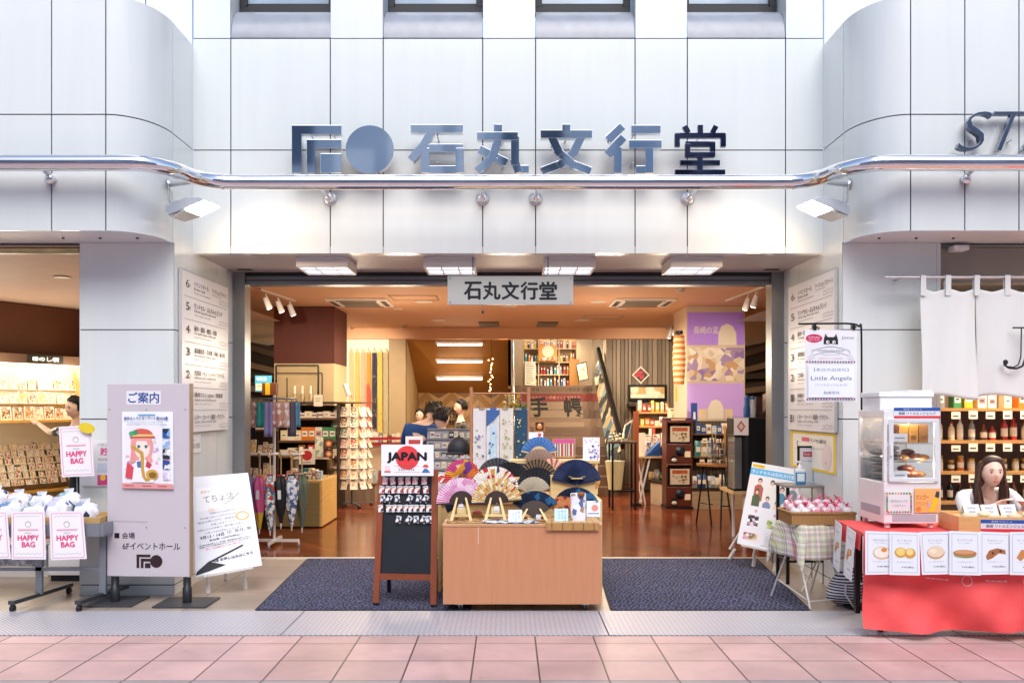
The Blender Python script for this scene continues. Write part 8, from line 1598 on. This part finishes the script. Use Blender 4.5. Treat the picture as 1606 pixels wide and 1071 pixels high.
q.grid(bgf, 30, 20, striped('#2a3048', '#e2e0e2', 14, 'Z', .7)); part('body', q, BG); q = M(); q.tube([(2.62, 6.92, .22), (2.60, 6.88, .12), (2.66, 6.86, .02), (2.74, 6.87, .10), (2.76, 6.92, .22)], .008, mat('#d8d4d0', .6), 8); part('strap', q, BG)
# ================================================================ people
SKIN = mat('#f0cfba', .5, var=.03, sub=.08)
def skin_mesh(verts, edges, radii, sub=2):
    me = bpy.data.meshes.new('figure'); me.from_pydata([Vector(v)[:] for v in verts], edges, []); o = bpy.data.objects.new('figure', me); COL.objects.link(o)
    o.modifiers.new('skin', 'SKIN').use_smooth_shade = True
    for sv, r in zip(me.skin_vertices[0].data, radii): sv.radius = (r, r) if not isinstance(r, tuple) else r
    me.skin_vertices[0].data[0].use_root = True
    if sub: o.modifiers.new('sub', 'SUBSURF').levels = sub
    m2 = bpy.data.meshes.new_from_object(o.evaluated_get(bpy.context.evaluated_depsgraph_get())); bpy.data.objects.remove(o); return m2
def to_M(me, m, q=None, mx=None):
    q = q or M(); q.add([mx @ v.co if mx else v.co.copy() for v in me.vertices], [list(p.vertices) for p in me.polygons], m, True); return q
def head_geo(c, rot, s=1.0):
    """skull with brow, nose, lips, chin and ears; faces -y before rot"""
    vs, fs = [], []; nu, nv = 32, 24
    for j in range(nv + 1):
        b = math.pi * j / nv
        for i in range(nu):
            a = 2 * math.pi * i / nu - math.pi / 2; x, y, z = math.sin(b) * math.cos(a), math.sin(b) * math.sin(a), math.cos(b); t = max(0, -z); fr = max(0, -y)
            X_, Y_, Z_ = .076 * x * (1 - .30 * t ** 1.4), .094 * y * (1 - .16 * t) - .010 * t * fr, .118 * z
            g = lambda cx, cz, w, h: math.exp(-((X_ - cx) / w) ** 2 - ((Z_ - cz) / h) ** 2) * (1 if y < 0 else 0)
            Y_ -= .022 * g(0, -.022, .011, .016) + .010 * g(0, .0, .009, .022) + .006 * g(0, -.062, .022, .010) + .008 * g(0, -.098, .022, .016); Y_ += .007 * g(.031, .008, .017, .011) + .007 * g(-.031, .008, .017, .011)
            Y_ -= .004 * g(0, .035, .05, .014)
            vs.append(Vector((X_, Y_, Z_)) * s)
    fs = [(j * nu + i, j * nu + (i + 1) % nu, (j + 1) * nu + (i + 1) % nu, (j + 1) * nu + i) for j in range(nv) for i in range(nu)]
    for sx in (-1, 1):
        o = len(vs); q = M(); q.ball((sx * .077 * s, .008 * s, -.008 * s), (.010 * s, .018 * s, .030 * s), SKIN, 10, 8); vs += q.v; fs += [[o + k for k in f] for f in q.f]
    return [c + rot @ v for v in vs], fs
def hand(verts, edges, radii, wrist, d, up, grip=.4):
    """palm and five bent fingers from a wrist vertex"""
    d = d.normalized(); side = d.cross(up).normalized(); nrm = side.cross(d).normalized(); w = Vector(verts[wrist])
    def add(p, r, par): verts.append(p); radii.append(r); edges.append((par, len(verts) - 1)); return len(verts) - 1
    palm = add(w + d * .05, .022, wrist)
    for k, (off, L) in enumerate(((-.027, .066), (-.009, .076), (.009, .072), (.027, .058))):
        p0 = add(w + d * .088 + side * off, .010, palm); p1 = add(Vector(verts[p0]) + d * L * .5 - nrm * L * .25 * grip, .009, p0); add(Vector(verts[p1]) + d * L * .35 - nrm * L * .6 * grip, .007, p1)
    t0 = add(w + d * .035 - side * .030, .011, palm); add(Vector(verts[t0]) + d * .035 - side * .018 - nrm * .015, .009, t0)
def person(label, J, shirt, trousers, hair, face=True, yaw=0, pitch=0, roll=0, hstyle='short', sleeves='short', skirt=False, smile=0, hseed=1, eye=True):
    """J: joints head, neck, chest, pelvis, l/r shoulder, elbow, wrist, hip, knee, foot as points"""
    J = {k: Vector(v) for k, v in J.items()}; t = thing('person', label, 'person', (J['pelvis'].x, J['pelvis'].y, min(J['lf'].z, J['rf'].z) - .05))
    rot = Matrix.Rotation(yaw, 3, 'Z') @ Matrix.Rotation(pitch, 3, 'X') @ Matrix.Rotation(roll, 3, 'Y')
    order = ['pelvis', 'waist', 'chest', 'neck', 'skull', 'ls', 'le', 'lw', 'rs', 're', 'rw', 'lh', 'lk', 'la', 'lf', 'rh', 'rk', 'ra', 'rf']
    J['waist'] = J['pelvis'].lerp(J['chest'], .45); J['skull'] = J['head'] - rot @ Vector((0, -.01, .05))
    for s in 'lr': J[s + 'a'] = J[s + 'f'] + Vector((0, .09, .04))
    rad = dict(pelvis=.125, waist=.115, chest=.13, neck=.048, skull=.045, ls=.058, rs=.058, le=.040, re=.040, lw=.026, rw=.026, lh=.085, rh=.085, lk=.055, rk=.055, la=.038, ra=.038, lf=.03, rf=.03)
    par = dict(waist='pelvis', chest='waist', neck='chest', skull='neck', ls='chest', le='ls', lw='le', rs='chest', re='rs', rw='re', lh='pelvis', lk='lh', la='lk', lf='la', rh='pelvis', rk='rh', ra='rk', rf='ra')
    V = [J[k] for k in order]; E = [(order.index(par[k]), order.index(k)) for k in order[1:]]; RR = [rad[k] * .92 for k in order]
    for s in 'lr': hand(V, E, RR, order.index(s + 'w'), J[s + 'w'] - J[s + 'e'], Vector((0, 0, 1)) if abs((J[s + 'w'] - J[s + 'e']).normalized().z) < .8 else Vector((0, -1, 0)))
    q = to_M(skin_mesh(V, E, RR), SKIN); hv, hf = head_geo(J['head'], rot); q.add(hv, hf, SKIN, True)
    b = part('body', q, t); rm = b.modifiers.new('fuse', 'REMESH'); rm.mode = 'VOXEL'; rm.voxel_size = .0075; rm.use_smooth_shade = True
    def cloth(keys, grow, m, nm, close=None):
        ks = [k for k in order if k in keys]; v = [J[k].copy() for k in ks]; e = [(ks.index(par[k]), ks.index(k)) for k in ks if k in par and par[k] in ks]
        if close:
            for k, f in close.items(): i = ks.index(k); v[i] = J[par[k]].lerp(J[k], f)
        r = [rad[k] * .92 + grow for k in ks]; part(nm, to_M(skin_mesh(v, e, r), m), t)
    ks = ['pelvis', 'waist', 'chest', 'neck', 'ls', 'le', 'rs', 're'] + (['lw', 'rw'] if sleeves == 'long' else [])
    cl = {'neck': .5}
    if sleeves == 'short': cl.update(le=.92, re=.92)
    else: cl.update(lw=.92, rw=.92)
    cloth(ks, .014, shirt, 'shirt', cl); cloth(['pelvis', 'lh', 'lk', 'la', 'rh', 'rk', 'ra'], .016, trousers, 'trousers')
    for s in 'lr': q = M(); f = J[s + 'f']; q.ball(f + Vector((0, .03, -.0)), (.045, .12, .042), BLACK, 12, 8); part('shoe', q, t)
    H_ = lambda x, y, z: J['head'] + rot @ Vector((x, y, z))
    if face:
        q = M()
        for sx in (-1, 1):
            q.ball(H_(sx * .031, -.078, .008), (.0115, .006, .0065), mat('#f2ece8', .3), 10, 6); q.ball(H_(sx * .031, -.0825, .008), (.0058, .003, .0058), mat('#2a1a14', .2), 10, 6)
            q.tube([H_(sx * .019, -.083, .0145), H_(sx * .031, -.086, .017), H_(sx * .043, -.080, .014)], .0018, mat('#2a1a14', .4), 5)
        part('eyes', q, t); q = M()
        for sx in (-1, 1): q.tube([H_(sx * .015, -.089, .028), H_(sx * .032, -.088, .034), H_(sx * .047, -.078, .029)], [.002, .003, .0015], mat('#4a3026', .6), 6)
        part('brows', q, t); q = M(); L = mat('#c2665e', .4); q.tube([H_(-.022, -.084, -.061 + .006 * smile), H_(-.008, -.0925, -.0585), H_(0, -.0935, -.060), H_(.008, -.0925, -.0585), H_(.022, -.084, -.061 + .006 * smile)], [.001, .0036, .003, .0036, .001], L, 6); q.tube([H_(-.02, -.085, -.063 + .006 * smile), H_(0, -.094, -.0675), H_(.02, -.085, -.063 + .006 * smile)], [.001, .0045, .001], L, 6)
        if smile: q.tube([H_(-.016, -.089, -.062), H_(0, -.095, -.0645), H_(.016, -.089, -.062)], .0022, paper(), 6)
        part('lips', q, t)
    rng = random.Random(hseed); q = M(); hm = mat(hair, .5, var=.25, vs=30)
    q.grid(lambda u, v: H_(.088 * math.sin(v * 1.95) * math.cos(u * 2 * math.pi), .012 + .106 * math.sin(v * 1.95) * math.sin(u * 2 * math.pi) * (1 if math.sin(u * 2 * math.pi) > 0 else .72 * (1 - .35 * max(0, v - .55))), .010 + .130 * math.cos(v * 1.95 * (1 if math.sin(u * 2 * math.pi) > -.35 else .62))), 28, 12, hm)
    if hstyle == 'long':
        for k in range(190):
            sx = -1 if k % 2 else 1; a = rng.uniform(.30, 1.7); r0 = rng.uniform(.0, .012); L = rng.uniform(.25, .36); fwd = -math.sin(a * .9 + .45)
            cs, sn = math.cos(a), math.sin(a); pts = [H_(-.018 + sx * .008, -.055 + .05 * a, .124 - .02 * abs(a - .3)), H_(sx * (.052 + r0), -.055 + .07 * a, .098 - .012 * a), H_(sx * (.082 + r0), -.040 + .075 * a, .03), H_(sx * (.090 + r0), -.036 + .07 * a, -.05), H_(sx * (.092 + r0 + rng.uniform(-.01, .015)), -.045 + .07 * a, -.15), H_(sx * (.080 + r0 + rng.uniform(-.02, .02)), -.06 + .07 * a + rng.uniform(-.015, .01), -.08 - L)]
            pts[4] = pts[4] + rot @ Vector((.012 * math.sin(k * 1.7), .006 * math.cos(k), 0)); pts[5] = pts[5] + rot @ Vector((.02 * math.sin(k * 1.7 + 1.2), 0, 0)); q.tube(smooth([pts[0]] + pts + [pts[-1]], 3), .0055, hm if k % 3 else mat('#5a3a28', .45, var=.2), 5)
    else:
        for k in range(170):
            a = rng.uniform(0, 6.28); v = rng.uniform(.05, .95 if math.sin(a) > -.3 else .52); bb = v * 1.95; r = lambda dv, e: H_((.088 + e) * math.sin(bb + dv) * math.cos(a), .012 + (.106 + e) * math.sin(bb + dv) * math.sin(a) * (1 if math.sin(a) > 0 else .76), .010 + (.130 + e) * math.cos(bb + dv))
            q.tube([r(-.15, 0), r(.05, .006), r(.25, .002)], [.008, .008, .002], hm, 5)
    h = part('hair', q, t)
    return t
def standing(x, y, zf, hd, yaw=0, lean=(0, 0), arms=None, sw=.19):
    """upright joints, head centre at hd; yaw 0 faces the street"""
    c, s = math.cos(yaw), math.sin(yaw); hd = Vector(hd)
    def L(px, py, z): return Vector((x + px * c - py * s, y + px * s + py * c, z))
    ht = hd.z - zf; ch = L(0, 0, zf + ht * .80); ch.x += (hd.x - x) * .75; ch.y += (hd.y - y) * .75
    o = ch - L(0, 0, ch.z)
    J = dict(head=hd, neck=ch.lerp(hd, .55) + Vector((0, .01, 0)), chest=ch + Vector((0, 0, -.06)), pelvis=L(0, 0, zf + ht * .58), ls=L(-sw, 0, zf + ht * .83) + o, rs=L(sw, 0, zf + ht * .83) + o, lh=L(-.09, 0, zf + ht * .54), rh=L(.09, 0, zf + ht * .54), lk=L(-.10, -.02, zf + ht * .30), rk=L(.10, -.02, zf + ht * .30), lf=L(-.11, -.10, zf + .045), rf=L(.11, -.08, zf + .045))
    a = arms or {}
    J['le'] = a.get('le', L(-sw - .06, .02, zf + ht * .64) + o * .8); J['re'] = a.get('re', L(sw + .06, .02, zf + ht * .64) + o * .8); J['lw'] = a.get('lw', L(-sw - .03, -.14, zf + ht * .52) + o * .6); J['rw'] = a.get('rw', L(sw + .03, -.14, zf + ht * .52) + o * .6)
    return J
# seated woman at the stall
hx, hy, hz = X(1556, 7.15), 7.15, Z(741, 7.15)
STL = thing('stool', 'low stool under the seated woman behind the stall', 'stool', (hx + .02, 7.65, 0)); q = M(); q.lathe([(.16, .42), (.17, .44), (.16, .46)], (hx + .02, 7.66, 0), BLACK, 20); part('seat', q, STL)
for a in (45, 135, 225, 315): q = M(); q.tube([(hx + .02 + .1 * math.cos(R(a)), 7.66 + .1 * math.sin(R(a)), .42), (hx + .02 + .17 * math.cos(R(a)), 7.66 + .17 * math.sin(R(a)), .003)], .012, GREYM, 8); part('leg', q, STL)
J = dict(head=(hx, hy, hz), neck=(hx, hy + .06, hz - .14), chest=(hx + .02, hy + .17, hz - .27), pelvis=(hx + .02, 7.62, .55), ls=(hx - .18, hy + .13, hz - .20), rs=(hx + .21, hy + .14, hz - .175), le=(hx - .22, hy - .06, hz - .36), re=(hx + .25, hy - .08, hz - .34), lw=(hx - .10, hy - .22, .80), rw=(hx + .12, hy - .24, .80), lh=(hx - .08, 7.58, .52), rh=(hx + .12, 7.58, .52), lk=(hx - .11, 7.2, .50), rk=(hx + .15, 7.2, .50), lf=(hx - .11, 7.12, .05), rf=(hx + .15, 7.12, .05))
person('woman with long brown hair in a pale top sitting behind the red stall', J, mat('#e6e2e4', .8, var=.03), mat('#3a3f52', .8), '#3f251b', yaw=-.16, pitch=.02, hstyle='long', sleeves='long')
# shop assistant by the envelope wall
hd = P(116, 640, 10.3); y = 10.45
person('shop assistant with black hair reaching towards the gift envelope wall on the left', standing(hd.x + .05, y, .003, hd, .0, arms=dict(le=(hd.x - .30, 10.35, 1.27), lw=(P(62, 668, 10.45).x, 10.45, 1.36))), printed(['#1c1c22', '#e6e2dc', '#1c1c22', '#2a2a30', '#c9c4bc'], 20), mat('#23242c', .8), '#15120f', yaw=-.5, pitch=.15)
# customers and staff inside
hd = P(679, 648, 10.9); Jb = standing(hd.x - .26, 10.8, .012, hd, math.pi)
Jb.update(chest=(hd.x - .14, 10.78, 1.27), neck=(hd.x - .05, 10.86, 1.38), ls=(hd.x + .06, 10.86, 1.30), rs=(hd.x - .29, 10.74, 1.32), re=(hd.x - .36, 10.9, 1.06), le=(hd.x + .12, 11.0, 1.08), rw=(hd.x - .22, 11.1, 1.0), lw=(hd.x + .08, 11.2, 1.05))
person('customer in a bright blue shirt bending forward, back to the street', Jb, mat('#1f4f96', .8, var=.06), mat('#2a2f3c', .8), '#120f0e', face=False, yaw=math.pi - .4, pitch=.5)
hd = P(693, 657, 10.5); person('customer in dark clothes with bowed black hair beside the blue shirt', standing(hd.x + .10, 10.45, .012, hd, math.pi + .6), mat('#2a2e3a', .8), mat('#23262e', .8), '#1a1412', yaw=math.pi - .75, pitch=.35, face=False, hseed=3)
hd = P(658, 652, 17.3); person('smiling woman facing the street at the back of the shop', standing(hd.x, 17.3, .012, hd, 0), mat('#4a4a54', .8), mat('#2a2c34', .8), '#14110f', smile=1, hseed=5)
hd = P(722, 639, 14.8); person('man in a dark printed shirt looking left before the chevron wall', standing(hd.x + .03, 14.85, .012, hd, -1.2), printed(['#2a2c2a', '#3a3c38', '#6a6a60', '#2a2c2a'], 16), mat('#2a2a30', .8), '#120f0e', yaw=-1.25, pitch=.1, hseed=6)
